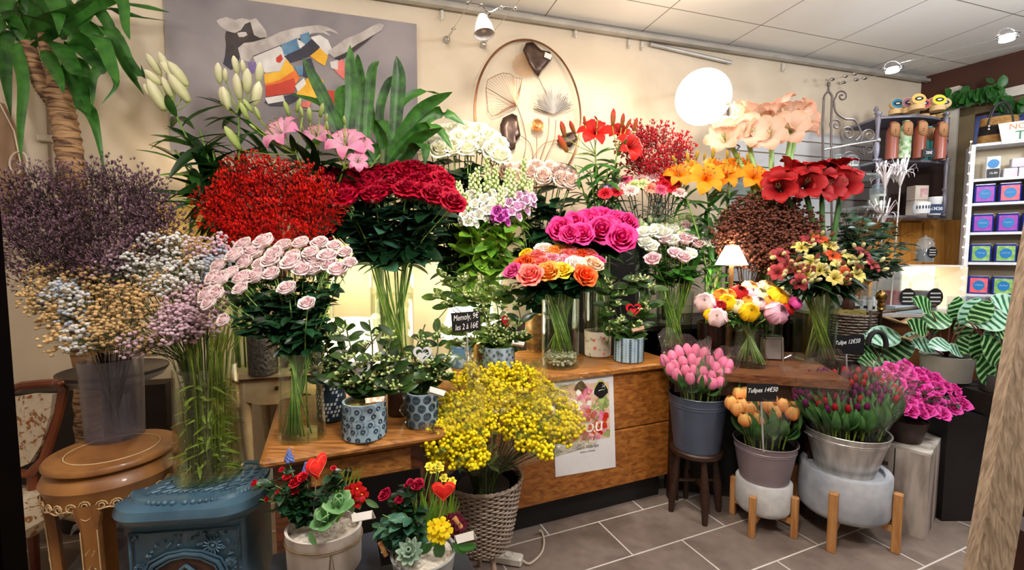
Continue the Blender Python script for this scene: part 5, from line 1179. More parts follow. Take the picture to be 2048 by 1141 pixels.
# hearts on picks
def heart_pts(s, n=28):
    return [(s*.0625*16*sin(t)**3, s*.0625*(13*cos(t)-5*cos(2*t)-2*cos(3*t)-cos(4*t)) + s*.1) for t in [2*pi*i/n for i in range(n)]]
def heart_pick(px, py, spx, Y, foot, m, label, kind='outline', xd=(1,.1,0), lean=0):
    c = P(px, py, Y); s = S(spx, Y)/2; M = facing(c, xd) @ Matrix.Rotation(lean, 4, 'Z'); root = empty('heart_pick', Vector(foot), label, 'decoration')
    k = MB(); tip = M @ Vector((0,-s*.95,-.002)); k.tube([Vector(foot), tip], .0013, 5); k.build('stick', mat('pick_stick','#cdbb9a','#b8a582'), root)
    k = MB()
    if kind == 'outline':
        o = heart_pts(s); i_ = heart_pts(s*.72); n = len(o); vs = []
        for x, y in o: vs += [M @ Vector((x,y,-.002)), M @ Vector((x,y,.002))]
        for x, y in i_: vs += [M @ Vector((x,y,-.002)), M @ Vector((x,y,.002))]
        fs = []
        for j in range(n):
            a, b_ = 2*j, 2*((j+1) % n); c_, d_ = a+2*n, b_+2*n
            fs += [(a+1,b_+1,d_+1,c_+1), (a,c_,d_,b_), (a,b_,b_+1,a+1), (c_,c_+1,d_+1,d_)]
        k.add(vs, fs); q = heart_pts(s*.42)
        k.prism([M @ Vector((x-s*.08,y-s*.12,.002)) for x, y in q], (M.to_3x3() @ Vector((0,0,-.004))))
        k.tube([M @ Vector((-s*.3,-s*.1,0)), M @ Vector((-s*.62,-s*.1,0))], s*.05, 4); k.tube([M @ Vector((s*.25,s*.1,0)), M @ Vector((s*.6,s*.2,0))], s*.05, 4)
    else:
        o = heart_pts(s); n = len(o); vs = [M @ Vector((0,0,s*.22))]
        for sc_2, z in ((.6,.2),(.92,.1),(1.0,0),(.92,-.1)): vs += [M @ Vector((x*sc_2,y*sc_2,z*s)) for x, y in o]
        vs.append(M @ Vector((0,0,-s*.12))); fs = [(0,1+j,1+(j+1) % n) for j in range(n)]
        for l in range(3): fs += [(1+l*n+j, 1+(l+1)*n+j, 1+(l+1)*n+(j+1) % n, 1+l*n+(j+1) % n) for j in range(n)]
        fs += [(1+3*n+j, 1+4*n, 1+3*n+(j+1) % n) for j in range(n)]; k.add(vs, fs)
    hb = k.build('heart', m, root, edge=50)
    if kind != 'outline':
        k = MB(); k.tube([M @ Vector((x*.8,y*.8,s*.16)) for x, y in heart_pts(s)+heart_pts(s)[:1]], s*.02, 4, cap=False); k.build('stitching', mat('red_thread','#ff6a4c','#ff8a6a'), root)
m_wh = mat('white_lacquer', '#e6e6ea', '#d9d9e0', rough=.4); m_rh = mat('red_lacquer', '#c80f24', '#e0283a', rough=.4); m_felt = mat('red_felt', '#d8140c', '#f02a18', rough=.95, scale=80, bmp=.3)
heart_pick(721, 740, 40, YB-.02, pB.location + Vector((-.01,-.01,hB)), m_wh, 'white cut out heart pick in the pale blue dotted pot on the desk')
heart_pick(845, 710, 38, YC-.02, pC.location + Vector((0,-.01,hC)), m_wh, 'white cut out heart pick in the swirl patterned pot')
heart_pick(686, 714, 34, YA-.02, pA.location + Vector((.01,-.01,hA)), m_wh, 'white cut out heart pick in the block patterned pot')
heart_pick(1014, 643, 30, YE-.02, pE.location + Vector((.02,0,hE)), m_rh, 'red cut out heart pick in the dotted pot on the counter', xd=(.7,.7,0))
heart_pick(1267, 621, 32, YF-.02, pF.location + Vector((.01,0,hF)), m_rh, 'red cut out heart pick in the column patterned pot', xd=(1,0,0))
def tag_card(px, py, w, h, Y, label, rot=0, m=None, name='price_tag', up=(0,-.4,1)):
    M = facing(P(px,py,Y), (1,.1,0), Vector(up).normalized()) @ Matrix.Rotation(rot, 4, 'Z'); k = MB(); w, h = S(w,Y)/2, S(h,Y)/2
    k.prism([M @ Vector(v) for v in ((-w,-h,0),(w,-h,0),(w,h,0),(-w,h,0))], M.to_3x3() @ Vector((0,0,-.0015)))
    k.prism([M @ Vector(v) for v in ((-w,h,0),(w,h,0),(w*.9,h*.2,.012),(-w*.9,h*.2,.012))], M.to_3x3() @ Vector((0,0,-.001)))
    return k.build(name, m or mat('tag_white','#e9e6e0','#dcd8d0'), None, False, label=label, cat='tag')
tag_card(751, 801, 40, 14, YB-.07, 'orange and white plant tag stuck in the dotted pot on the desk', .1, mat('tag_orange','#e0a078','#e8e0d4', scale=60, lo=.45, hi=.55))
tag_card(873, 785, 34, 18, YC-.05, 'white plant tag stuck in the swirl patterned pot', -.4)
tag_card(1036, 688, 26, 12, YE-.05, 'white plant tag stuck in the dotted pot on the counter', -.2)
tag_card(1276, 660, 26, 12, YF-.05, 'kraft brown plant tag in the column patterned pot', .3, mat('tag_kraft','#b9967a','#a8866a'))
# chalk price signs
m_slate = mat('chalkboard_black', '#0c0c0f', '#17171b', rough=.5); m_chalk = mat('chalk_white', '#f2f2f0', '#ffffff', rough=.9)
def chalk_sign(cx, cy, w, h, Y, lines, label, stick_to=None, xd=(1,.12,0), rot=0, m_stk=None, ts=.42):
    c = P(cx, cy, Y); W_, H_ = S(w,Y)/2, S(h,Y)/2; M = facing(c, xd) @ Matrix.Rotation(rot, 4, 'Z'); root = empty('price_sign', c - Vector((0,0,H_)), label, 'sign')
    k = MB(); k.prism([M @ Vector(v) for v in ((-W_,-H_,0),(W_,-H_,0),(W_,H_,0),(-W_,H_,0))], M.to_3x3() @ Vector((0,0,-.003))); k.build('slate', m_slate, root, False)
    n = len(lines)
    for i, (tx, ww) in enumerate(lines):
        t_ = text('chalk_writing', tx, H_*2*ts, M @ Matrix.Translation((0, (n-1)*H_*.48 - i*H_*.96 + (H_*.28 if n == 1 else 0), .0012)) @ Matrix.Rotation(.06,4,'Z'), m_chalk, root, .0004, .35, sx=ww)
    if stick_to is not None:
        k = MB(); a = M @ Vector((0,-H_,-.004)); k.tube([a, Vector(stick_to)], .004, 6); k.build('stick', m_stk or mat('grey_plastic','#b9b4b0','#a8a3a0'), root)
    return root
chalk_sign(932, 644, 58, 40, YG-.12, [('Memoly, 9€', .62), ('les 2 à 16€', .62)], 'black chalk sign reading 9 and 16 euros among the stephanotis', P(936,712,YG-.1), (1,.05,0), .08)
# ============================================================ buckets and tulips
def bucket(px, pyb, Y, rt, rb, pyt, m, label, lip=.004):
    b_ = P(px, pyb, Y); t_ = P(px, pyt, Y); h = t_.z - b_.z; root = empty('metal_bucket', b_, label, 'bucket'); k = MB(); Rt, Rb = S(rt,Y), S(rb,Y)
    prof = [(.0005,0),(Rb,0),(Rb,.004)]
    for u in (.3,.6,.78,.79,.81,.83,.845,.855,.87,.885,.96): prof.append((Rb+(Rt-Rb)*u + (.0025 if u in (.81,.855) else 0), h*u))
    prof += [(Rt,h-.003),(Rt+.004,h),(Rt+.002,h+.003),(Rt-.003,h),(Rb+(Rt-Rb)*.5,h*.5),(Rb-.004,.006),(.0005,.006)]
    k.lathe(prof, 56, b_); k.build('bucket_body', m, root)
    k = MB(); k.lathe([(.0005,h*.88),(Rt*.93,h*.88)], 32, b_); k.build('dark_water', mat('dark_water','#0d0f0a','#16180f',rough=.1), root)
    k = MB()
    k.build('x', m) if False else None
    return root, b_, Rt, Rb, h
m_bblue = mat('slate_blue_enamel', '#4f5a6e', '#465063', rough=.35, metal=.3, coat=.3)
m_btaupe = mat('taupe_enamel', '#8d7f83', '#82747a', rough=.4, metal=.2, coat=.2)
m_bsilver = mat('brushed_zinc', '#d6d2ce', '#a8a4a0', rough=.34, metal=.55, scale=3, stretch=(8,8,.4))
k1, bb1, Rt1, Rb1, h1 = bucket(1393, 893, 2.28, 57, 45, 787, m_bblue, 'slate blue enamel bucket of pink tulips on the dark stool')
k2, bb2, Rt2, Rb2, h2 = bucket(1527, 962, 2.16, 59, 44, 880, m_btaupe, 'taupe enamel bucket of orange tulips on the small concrete planter')
k3, bb3, Rt3, Rb3, h3 = bucket(1688, 938, 2.1, 73, 51, 858, m_bsilver, 'brushed zinc bucket of purple and red tulips on the large concrete planter')
for sgn in (-1, 1):
    k = MB(); c = bb3 + Vector((sgn*(Rt3+.004), 0, h3-.03)); k.tube([c + Vector((0,-.02,0)), c + Vector((sgn*.014,-.015,.01)), c + Vector((sgn*.014,.015,.01)), c + Vector((0,.02,0))], .003, 6); k.build('handle_ear', m_bsilver, k3)
# stool under blue bucket
zt1 = bb1.z; root = empty('dark_stool', (bb1.x, bb1.y, 0), 'dark turned wood stool under the slate blue bucket', 'stool')
k = MB(); k.lathe([(.0005,zt1-.035),(Rb1*1.0,zt1-.035),(Rb1*1.12,zt1-.025),(Rb1*1.12,zt1-.008),(Rb1*1.05,zt1-.001),(.0005,zt1-.001)], 40, root.location); k.build('seat', m_darkwood, root)
for i in range(4):
    a = -pi/2 + i*pi/2; o = Vector((cos(a), sin(a), 0)); k = MB()
    q = [root.location + o*r_ + Vector((0,0,z)) for r_, z in ((.09,zt1-.03),(.1,.26),(.105,.2),(.115,.14),(.12,.08),(.125,0))]; k.tube(q, [.014,.016,.021,.024,.018,.013], 10); k.build('leg', m_darkwood, root)
for i in range(2):
    k = MB(); a = i*pi/2; o = Vector((cos(a), sin(a), 0)); k.tube([root.location + o*.11 + Vector((0,0,.17)), root.location - o*.11 + Vector((0,0,.17))], .008, 8); k.build('stretcher', m_darkwood, root)
# concrete planters on wooden legs
m_conc = mat('pale_concrete', '#b6b8bd', '#8f959e', rough=.85, scale=9, bmp=.15); m_concw = mat('whitewashed_concrete', '#c9c7c5', '#b3b2b2', rough=.9, scale=16, bmp=.35)
m_legw = wood('light_pine', '#a8703c', '#c58f58', 2, 6, .5)
def leg_planter(c, R, z0, z1, m, legs, lw, lt, label, a0=.5, inset=0.03):
    root = empty('concrete_planter', (c.x, c.y, 0), label, 'planter'); k = MB(); c0 = root.location
    k.lathe([(.0005,z0),(R*.9,z0),(R*.97,z0+.012),(R,z0+.03),(R,z1-.008),(R-.006,z1),(R-.03,z1-.002),(R-.035,z1-.02),(.0005,z1-.02)], 56, c0); k.build('planter_body', m, root)
    for i in range(4):
        a = a0 + i*pi/2; o = Vector((cos(a), sin(a), 0)); k = MB(); p = c0 + o*(R+lw*.55); Rm = Matrix.Rotation(a, 3, 'Z')
        k.box(p + Vector((0,0,lt/2)), (lw,lw,lt), Rm, 0, .003); k.build('leg', m_legw, root, False)
    for i in range(2):
        k = MB(); a = a0 + i*pi/2; k.box(c0 + Vector((0,0,z0-.016-.001*i)), (2*R+lw*.2, lw*.9, .028), Matrix.Rotation(a,3,'Z')); k.build('cross_bar', m_legw, root, False)
leg_planter(bb2, S(52,2.16), .095, bb2.z+.019, m_concw, 4, .028, .2, 'small whitewashed concrete planter on four pine legs under the taupe bucket', -pi/4-.75+.72)
leg_planter(bb3, S(79,2.1), .125, bb3.z+.019, m_conc, 4, .034, .275, 'large pale concrete planter on four pine legs under the zinc bucket', -pi/4-.02)
# crate
Ck = G(1850, 1083, 0); e1 = (G(1875, 1028, 0)-Ck).normalized(); e2 = Vector((-e1.y, e1.x, 0)); zc = .42
if e2.x > 0: e2 = -e2
m_crate = mat('whitewashed_crate_wood', '#b8aca2', '#5e5047', rough=.85, scale=9, stretch=(1,1,.2), bmp=.4, lo=.42, hi=.6)
root = empty('wooden_crate', Ck, 'upturned whitewashed wooden crate carrying the magenta azalea', 'crate')
wds = [(0,.125),(.13,.255),(.26,.38)]
for a_, b_ in wds:
    for v in (0, .37):
        k = MB(); q = [Ck + e2*a_ + e1*(v if v == 0 else .355), Ck + e2*b_ + e1*(v if v == 0 else .355), Ck + e2*b_ + e1*((v if v == 0 else .355)+.014), Ck + e2*a_ + e1*((v if v == 0 else .355)+.014)]
        k.hexa(q[::-1], [x + Vector((0,0,zc-.013)) for x in q[::-1]]); k.build('slat', m_crate, root, False)
for u in (0,):
    for a_, b_ in ((.016,.12),(.126,.235),(.24,.353)):
        k = MB(); q = [Ck + e1*a_, Ck + e1*b_, Ck + e1*b_ + e2*.014, Ck + e1*a_ + e2*.014]; k.hexa(q, [x + Vector((0,0,zc-.013)) for x in q]); k.build('slat', m_crate, root, False)
        k = MB(); q = [x + e2*.366 for x in q]; k.hexa(q, [x + Vector((0,0,zc-.013)) for x in q]); k.build('slat', m_crate, root, False)
k = MB(); q = [Ck - e2*.002, Ck + e1*.37, Ck + e1*.37 + e2*.382, Ck + e2*.382]; k.hexa([x + Vector((0,0,zc-.013)) for x in q], [x + Vector((0,0,zc)) for x in q]); k.build('top_board', mat('crate_top_pale','#c9c2b8','#8d8377',rough=.8,scale=12,bmp=.2), root, False)
k = MB()
for z, l in ((.31,.05),(.28,.012),(.22,.04),(.19,.012),(.15,.03)):
    q = [Ck + e2*.15 - e1*.0012, Ck + e2*(.15+l) - e1*.0012]; k.add([q[0]+Vector((0,0,z)), q[1]+Vector((0,0,z)), q[1]+Vector((0,0,z+.02)), q[0]+Vector((0,0,z+.02))], [(0,1,2,3)])
k.build('printed_mark', mat('stencil_ink','#2e2622','#3a302a'), root, False)
# tulips
def tul(key, a, b_, mid=None, op=0, h=2.2): return tpl('tul_'+key, lambda s: tulip_mb(s, h, op), [petal_mat('tulp_'+key, a, b_, trans=.3, mid=mid, var=.08)], 3)
t_pink = tul('pink','#f8e0d4','#f596ba',mid='#f286b0',h=3.1); t_or = tul('orange','#e8783c','#fac878',mid='#f5a45c',op=.08,h=2.5); t_pur = tul('purple','#3f5a28','#7a1454',mid='#5a1244',h=3.4); t_redt = tul('red','#4a5a20','#b81a28',mid='#8e1224',h=3.4)
m_tleaf = leaf_mat('tulip_leaf', '#2c5a28', '#5c8a4a', rough=.5, trans=.25)
def tulip(b, head, R, me, label, group, nl=2, ll=.17, drop=.35, lw=.016, sr=.0035):
    head = Vector(head); pts = b.path(head); root = empty('tulip', pts[0], label, 'flower', group); d = (head - b.mouth).normalized() + Vector((U(-.15,.15), U(-.1,.2), 1.6)); d.normalize()
    sp = spline(pts[:-1] + [head - d*R*.9], 8); k = MB(); k.tube(sp, sr, 5); k.build('stem', m_stemy, root, edge=False)
    child('bloom', rnd.choice(me), root, mtx=Matrix.Translation(-pts[0]) @ dirmat(head, d, R, U(0,6), 1.2))
    k = MB()
    for i in range(nl):
        p = sp[3]; a = U(0, 6.28); o = Vector((cos(a), sin(a)-.4, 0)).normalized(); e = head - Vector((0,0,U(-1.2,1.0)*R*2)) + o*U(.015,.045)
        k.ribbon([p, p.lerp(e,.5) + o*.02, e], lw*U(.8,1.3), Vector((-o.y,o.x,0)), 0, .5)
    k.build('leaves', m_tleaf, root, edge=False)
BT1 = Bunch(bb1 + Vector((0,0,.02)), bb1 + Vector((0,0,h1)), Rb1*.7, Rt1*.75, False)
for x, y in [(1345,718),(1358,708),(1375,705),(1392,706),(1408,712),(1436,714),(1445,730),(1350,735),(1366,728),(1384,724),(1400,732),(1418,728),(1430,740),(1342,742),(1354,752),(1372,745),(1388,745),(1405,748),(1422,756),(1440,752),(1380,760),(1405,765),(1424,770),(1438,768),(1455,735),(1330,725),(1452,752)]:
    Y = 2.22 - (y-735)*.0022; tulip(BT1, P(x,y,Y), S(9.6,Y), t_pink, 'pale rose pink tulip in the slate blue bucket', 'pink tulips', 2, lw=.018)
BT2 = Bunch(bb2 + Vector((0,0,.02)), bb2 + Vector((0,0,h2)), Rb2*.7, Rt2*.75, False)
for x, y in [(1463,808),(1478,790),(1492,788),(1484,812),(1490,840),(1518,838),(1475,820),(1535,815),(1548,825),(1565,812),(1560,795),(1578,800),(1590,815),(1545,798),(1505,805),(1500,820),(1585,828)]:
    Y = 2.12 - (y-810)*.002; tulip(BT2, P(x,y,Y), S(12.5,Y), t_or, 'orange and peach flamed tulip in the taupe bucket', 'orange tulips', 2, lw=.022)
BT3 = Bunch(bb3 + Vector((0,0,.02)), bb3 + Vector((0,0,h3)), Rb3*.8, Rt3*.85, False)
for i, (x, y, Y) in enumerate(dome(1692, 783, 112, 40, 62, 1.98, 2.22, 22)):
    c = rnd.random() < .6
    tulip(BT3, P(x,y,Y), S(5.6,Y), t_pur if c else t_redt, ('deep purple' if c else 'dark red')+' slim tulip bud in the zinc bucket', ('deep purple' if c else 'dark red')+' tulips', 6, lw=.015)
def wrap(name, base, r0, tip, r1, label, group=None, m=None, ruf=.12, open_=2*pi, a0=0, n=44, seed=1, parent_loc=None, flat=1):
    """cellophane cone flaring from base to tip"""
    base, tip = Vector(base), Vector(tip); ax = (tip-base).normalized(); L_ = (tip-base).length; M = frame_mat(base, ax); r = random.Random(seed); ph = [r.uniform(0,6) for _ in range(5)]; vs = []; fs = []; K = 10
    for i in range(K+1):
        u = i/K
        for j in range(n+1):
            a = a0 + open_*j/n; R = r0 + (r1-r0)*u**.85; R *= 1 + ruf*u*(sin(3*a+ph[0])*.5 + sin(5*a+ph[1])*.35 + sin(11*a+ph[2]+u*2)*.22); z = L_*u*(1 + .13*u*sin(2*a+ph[3]) + .08*u*abs(sin(4*a+ph[4])))
            vs.append(M @ Vector((cos(a)*R, sin(a)*R*flat, z)))
    for i in range(K):
        for j in range(n): fs.append((i*(n+1)+j, i*(n+1)+j+1, (i+1)*(n+1)+j+1, (i+1)*(n+1)+j))
    k = MB(); k.add(vs, fs)
    o = k.build(name, m or m_film, None, True, False, label=label, cat='wrapping', group=group); recenter(o, base); return o
wrap('cellophane_wrap', bb1 + Vector((-.03,-.02,h1-.03)), .05, P(1368,690,2.2), .12, 'clear cellophane sleeve around the tulips on the left side of the slate blue bucket', seed=3)
wrap('cellophane_wrap', bb1 + Vector((.04,-.02,h1-.03)), .05, P(1440,712,2.2), .1, 'clear cellophane sleeve around the tulips on the right side of the slate blue bucket', seed=4)
wrap('cellophane_wrap', bb2 + Vector((-.02,-.01,h2-.04)), .06, P(1524,792,2.12), .135, 'clear cellophane sleeve around the orange tulips', seed=5)
wrap('cellophane_wrap', bb3 + Vector((-.07,-.01,h3-.04)), .06, P(1625,735,2.1), .13, 'clear cellophane sleeve on the side of the zinc bucket nearest the price sign', seed=6)
wrap('cellophane_wrap', bb3 + Vector((.06,-.02,h3-.04)), .06, P(1765,748,2.05), .13, 'clear cellophane sleeve flaring beside the azalea', seed=7)
chalk_sign(1524, 786, 62, 37, 2.0, [('Tulipes 14€50', .8)], 'black chalk sign reading 14 euros 50 above the orange tulips', P(1527,905,2.03), (1,.02,0), -.02, ts=.36)
chalk_sign(1694, 690, 72, 38, 2.5, [('Tulipe 12€50', .8)], 'black chalk sign reading 12 euros 50 below the wicker planter', P(1694,745,2.5), (1,.05,0), .03, ts=.32)
# azalea on the crate
pa = P(1808, 868, 2.2); pa.z = zc+.001
az = pot('potted_azalea', pa, S(28,2.2), S(38,2.2), .11, mat('brown_plastic_pot','#2a1814','#3a221c',rough=.5), 'bushy magenta azalea in a brown pot on the whitewashed crate', 'potted plant'); soil_on(az, .085, .1)
azm = [petal_mat('azaleap','#c8147c','#f052b4',trans=.25), m_sepal]; az_b = tpl('azal', lambda s: rose_mb(s,1.3,.14,((3,.35,.7),(5,.75,.6),(5,1.0,.45)),1,False), azm, 3)
k = MB(); lf = MB()
for i in range(40):
    a = U(0,6.28); e = P(1850+cos(a)*U(10,80), 790+sin(a)*U(0,45)+5, 2.2+U(-.1,.1)); p0 = pa + Vector((0,0,.1)); pts = [p0, p0.lerp(e,.5)+Vector((0,0,.03)), e]; k.tube(spline(pts,5), .002, 4); leaves_on(lf, pts, 9, .032, .35, 1.0, LEAFO, 1)
k.build('twigs', m_twig, az, edge=False); lf.build('leaves', m_dleaf, az, edge=False)
for x, y, Y in dome(1845, 785, 85, 48, 40, 2.08, 2.28, 31):
    y -= (x-1850)*.0; child('bloom', rnd.choice(az_b), az, mtx=Matrix.Translation(-pa) @ dirmat(P(x,y+(x-1845)*.28,Y), (U(-.4,.4)+(x-1850)/200,-.8,.6), S(11.5,Y), U(0,6), .3))
# pale pink bloom peeping behind the crate
pk = tpl('coral_b', carnation_mb, [petal_mat('coralp','#f07888','#f8a8a8'), m_sepal], 1)[0]
root = empty('pink_carnation_pot', G(1905,925,0)+Vector((0,.05,0)), 'salmon pink flower low on the floor behind the crate', 'flower')
child('bloom', pk, root, mtx=Matrix.Translation(-root.location) @ dirmat(P(1888,905,2.4), (.4,-.5,.6), S(17,2.4), 0, .5)); child('bloom', pk, root, mtx=Matrix.Translation(-root.location) @ dirmat(P(1893,888,2.42), (.4,-.5,.8), S(12,2.4), 1, .5))
k = MB(); k.tube([root.location, P(1890,912,2.42)], .004, 5); leaves_on(k, [root.location, P(1890,920,2.42), P(1890,905,2.4)], 8, .05, .4, 1, LEAF); k.build('leaves', m_dleaf, root, edge=False)
# ============================================================ mimosa basket on tripod
Yb = 1.72; bc = P(967, 1085, Yb); rt = P(967, 955, Yb).z; root = empty('wicker_basket', (bc.x, Yb, 0), 'grey woven wicker basket on wooden tripod legs holding the mimosa', 'basket')
m_wick = mat('grey_wicker', '#a08f80', '#7d6c5f', rough=.7, scale=30, bmp=.3); m_wickd = mat('dark_wicker', '#4a3c32', '#5d4d40', rough=.8)  # stakes get a darker brown than the weave
def wicker(root, c, z0, z1, r0, r1, rows, nst, m, mst, th=.0046, rim=True):
    k = MB()
    for row in range(rows):
        u = row/(rows-1); z = z0+(z1-z0)*u; R = r0+(r1-r0)*u**.8; n = nst*4
        k.tube([Vector((c.x+cos(a)*(R+.0042*sin(nst*a/1.0+row*pi)), c.y+sin(a)*(R+.0042*sin(nst*a+row*pi)), z+.0015*sin(a*3+row))) for a in [2*pi*j/n for j in range(n+1)]], th, 5, cap=False)
    k.build('woven_side', m, root)
    k = MB()
    for j in range(nst*2):
        a = pi*j/nst+.1; k.tube([Vector((c.x+cos(a)*r0, c.y+sin(a)*r0, z0)), Vector((c.x+cos(a)*(r0+(r1-r0)*.6), c.y+sin(a)*(r0+(r1-r0)*.6), z0+(z1-z0)*.5)), Vector((c.x+cos(a)*r1, c.y+sin(a)*r1, z1))], .0035, 4)
    k.build('stakes', mst, root)
    k = MB(); k.lathe([(.0005,z0),(r0-.006,z0),(r1-.01,z1-.01)], 32, (c.x,c.y,0)); k.build('liner', m_black, root)
    if rim:
        k = MB(); n = 80; 
        for ph in (0, pi): k.tube([Vector((c.x+cos(a)*(r1+.002+.004*cos(a*20+ph)), c.y+sin(a)*(r1+.002+.004*cos(a*20+ph)), z1+.004+.004*sin(a*20+ph))) for a in [2*pi*j/n for j in range(n+1)]], .0045, 5, cap=False)
        k.build('braided_rim', m, root)
wicker(root, Vector((bc.x,Yb,0)), bc.z, rt, S(52,Yb), S(78,Yb), 30, 20, m_wick, m_wickd)
for i, a in enumerate((-pi/2+.55, -pi/2-1.5, pi/2+.2)):
    k = MB(); o = Vector((cos(a), sin(a), 0)); k.tube([Vector((bc.x,Yb,bc.z+.01))+o*.055, Vector((bc.x,Yb,0))+o*.145], [.012,.009], 10); k.build('leg', m_legw if False else mat('driftwood','#8a7262','#a58d7c',rough=.6), root)
k = MB(); k.lathe([(.0005,bc.z+.03),(.09,bc.z+.03),(.105,rt-.03),(.1,rt-.03),(.0005,rt-.06)], 28, (bc.x,Yb,0)); inner = k.build('black_bucket', m_black, None, label='black plastic bucket inside the wicker basket', cat='bucket'); recenter(inner, (bc.x,Yb,bc.z+.03))
m_mim = petal_mat('mimosa_yellow', '#e6cc00', '#fdea24', trans=.15, var=.04); m_feath = leaf_mat('mimosa_feather_leaf', '#3c5a1e', '#7a9440')
BM = Bunch(Vector((bc.x,Yb,bc.z+.05)), Vector((bc.x,Yb,rt)), .05, .06, False)
def mimosa(x, y, Y, rad, n, size, tail):
    head = P(x,y,Y); pts = BM.path(head); root = empty('mimosa_branch', pts[0], 'yellow mimosa ' + tail, 'flower', 'mimosa branches '+tail)
    k = MB(); k.tube(spline(pts, 8), .0022, 5); k.build('stem', m_stemd, root, edge=False); bl = MB()
    for i in range(n):
        v = Vector((U(-1,1),U(-1,1),U(-1,1)))
        while v.length > 1: v = Vector((U(-1,1),U(-1,1),U(-1,1)))
        bl.ball(head + v*rad, size*U(.85,1.3), 1)
    bl.build('blossoms', m_mim, root, edge=False); k = MB()
    for i in range(4):
        p = head + Vector((U(-1,1),U(-.6,1),U(-1,1)))*rad*1.05; d = Vector((U(-1,1),U(-1,.2),U(-.4,1))).normalized()*.05; s_ = Vector((-d.z,0,d.x)).normalized()
        k.tube([p, p+d], .0008, 3)
        for j in range(9):
            for sg in (-1,1): q = p+d*(j/9); k.tube([q, q+(s_*sg*.8+d.normalized()*.6)*.012], .0007, 3)
    k.build('feathery_leaves', m_feath, root, edge=False)
for x, y, Y in dome(900, 842, 66, 54, 20, 1.42, 1.62, 41): mimosa(x, y+abs(x-920)*.1, Y, .046, 95, .0058, 'in the front sleeve')
for x, y, Y in dome(1015, 800, 80, 58, 17, 1.6, 1.82, 42): mimosa(x, y, Y, .05, 90, .006, 'in the middle sleeve')
for x, y, Y in dome(1095, 830, 58, 44, 11, 1.55, 1.78, 43): mimosa(x, y+(x-1095)*.25, Y, .048, 80, .0062, 'over the poster')
for x, y, Y in dome(1080, 885, 45, 20, 6, 1.5, 1.6, 44): mimosa(x, y-(x-1080)*.1, Y, .032, 50, .006, 'over the poster')
for x, y in ((915,760),(940,742),(965,750),(990,742),(1010,760)): mimosa(x, y, 1.8, .035, 50, .006, 'in the middle sleeve')
for x, y, Y in dome(920, 898, 58, 26, 8, 1.42, 1.58, 45): mimosa(x, y, Y, .036, 70, .0058, 'in the front sleeve')
m_film2 = glass_mat('stiff_cellophane', '#fbfaf0', 1.0, .035, .06, .5, 1.4, '#d8d4a0', .09)
wrap('cellophane_wrap', P(950, 945, 1.62), .03, P(888, 800, 1.45), .14, 'stiff clear cellophane cone around the front mimosa bunch', m=m_film2, seed=11, flat=.6)
wrap('cellophane_wrap', P(975, 940, 1.7), .03, P(1010, 745, 1.72), .16, 'stiff clear cellophane cone around the middle mimosa bunch', m=m_film2, seed=12, flat=.7)
wrap('cellophane_wrap', P(985, 935, 1.68), .03, P(1150, 815, 1.62), .15, 'stiff clear cellophane cone over the poster', m=m_film2, seed=13, flat=.7)
# power strip and cable on floor
k = MB(); pp = G(985, 1112, .02); root = empty('power_strip', pp, 'white multi socket power strip on the floor behind the basket', 'power strip')
Rz = Matrix.Rotation(radians(-14), 3, 'Z'); k.box(pp, (.27,.05,.036), Rz, 0, .006); k.build('strip_body', mat('white_plastic','#dcd8d0','#cfcac2',rough=.4), root, False)
for i in range(4):
    k = MB(); c = pp + Rz @ Vector((-.09+i*.055,0,.0185)); k.lathe([(.0195,0),(.0195,.002),(.018,.002),(.017,-.006),(.0005,-.006)], 20, c); k.build('socket', mat('white_plastic','#dcd8d0'), root)
k = MB(); k.tube(spline([pp + Rz @ Vector((.135,0,0)), G(1060,1128,.006), G(1082,1108,.006), G(1088,1085,.006), G(1084,1066,.006), G(1080,1062,.03)], 24), .005, 7); k.build('power_cable', mat('cream_cable','#cfc3b0','#c2b5a2'), None, label='cream power cable curling on the floor towards the counter plinth', cat='cable')
# ============================================================ floor arrangements at the front
m_step = mat('dark_slate_paint', '#23262d', '#2e323a', rough=.5)
def stepbox(px, Y, w, d, z, label):
    p = P(px, 1100, Y); p.z = 0; root = empty('display_stool', p, label, 'stool'); k = MB(); k.box(p + Vector((0,0,z-.015)), (w,d,.03), RZ, 0, .004); k.build('top', m_step, root, False)
    for sx_ in (-1,1):
        for sy in (-1,1): k = MB(); k.box(p + RZ @ Vector((sx_*(w/2-.02), sy*(d/2-.02), (z-.03)/2)), (.03,.03,z-.031), RZ); k.build('leg', m_step, root, False)
    return p
YP = 1.08; pw = P(650, 1130, YP); stepbox(650, YP, .26, .2, pw.z-.001, 'dark slate stool under the white oval planter')
root = empty('oval_planter', pw, 'white distressed oval pot tied with string, planted with red roses and a succulent', 'potted plant'); rw = S(76,YP); hw = P(650,1052,YP).z-pw.z
k = MB(); k.lathe([(.0005,0),(rw*.93,0),(rw*.97,.008),(rw,hw-.005),(rw+.001,hw),(rw-.006,hw),(rw-.007,hw*.8),(.0005,hw*.8)], 48, pw, sy=.8); k.build('pot_body', mat('distressed_white','#ddd6cf','#a89c92',rough=.7,scale=14,stretch=(1,1,.3),lo=.3,hi=.75,bmp=.1), root)
k = MB()
for dz in (0,.004): k.tube([pw + Vector((cos(a)*(rw+.0015), sin(a)*(rw*.8+.0015), hw*.72+dz)) for a in [j*2*pi/40 for j in range(41)]], .0013, 4, cap=False)
for s_ in (-1,1): k.tube([pw + Vector((.045+s_*.001, -(rw*.8+.004)*.88, hw*.72)), pw + Vector((.045+s_*.006, -(rw*.8)*.92, hw*.3))], .0012, 4)
k.build('string', mat('jute','#8a7050','#6d5638'), root)
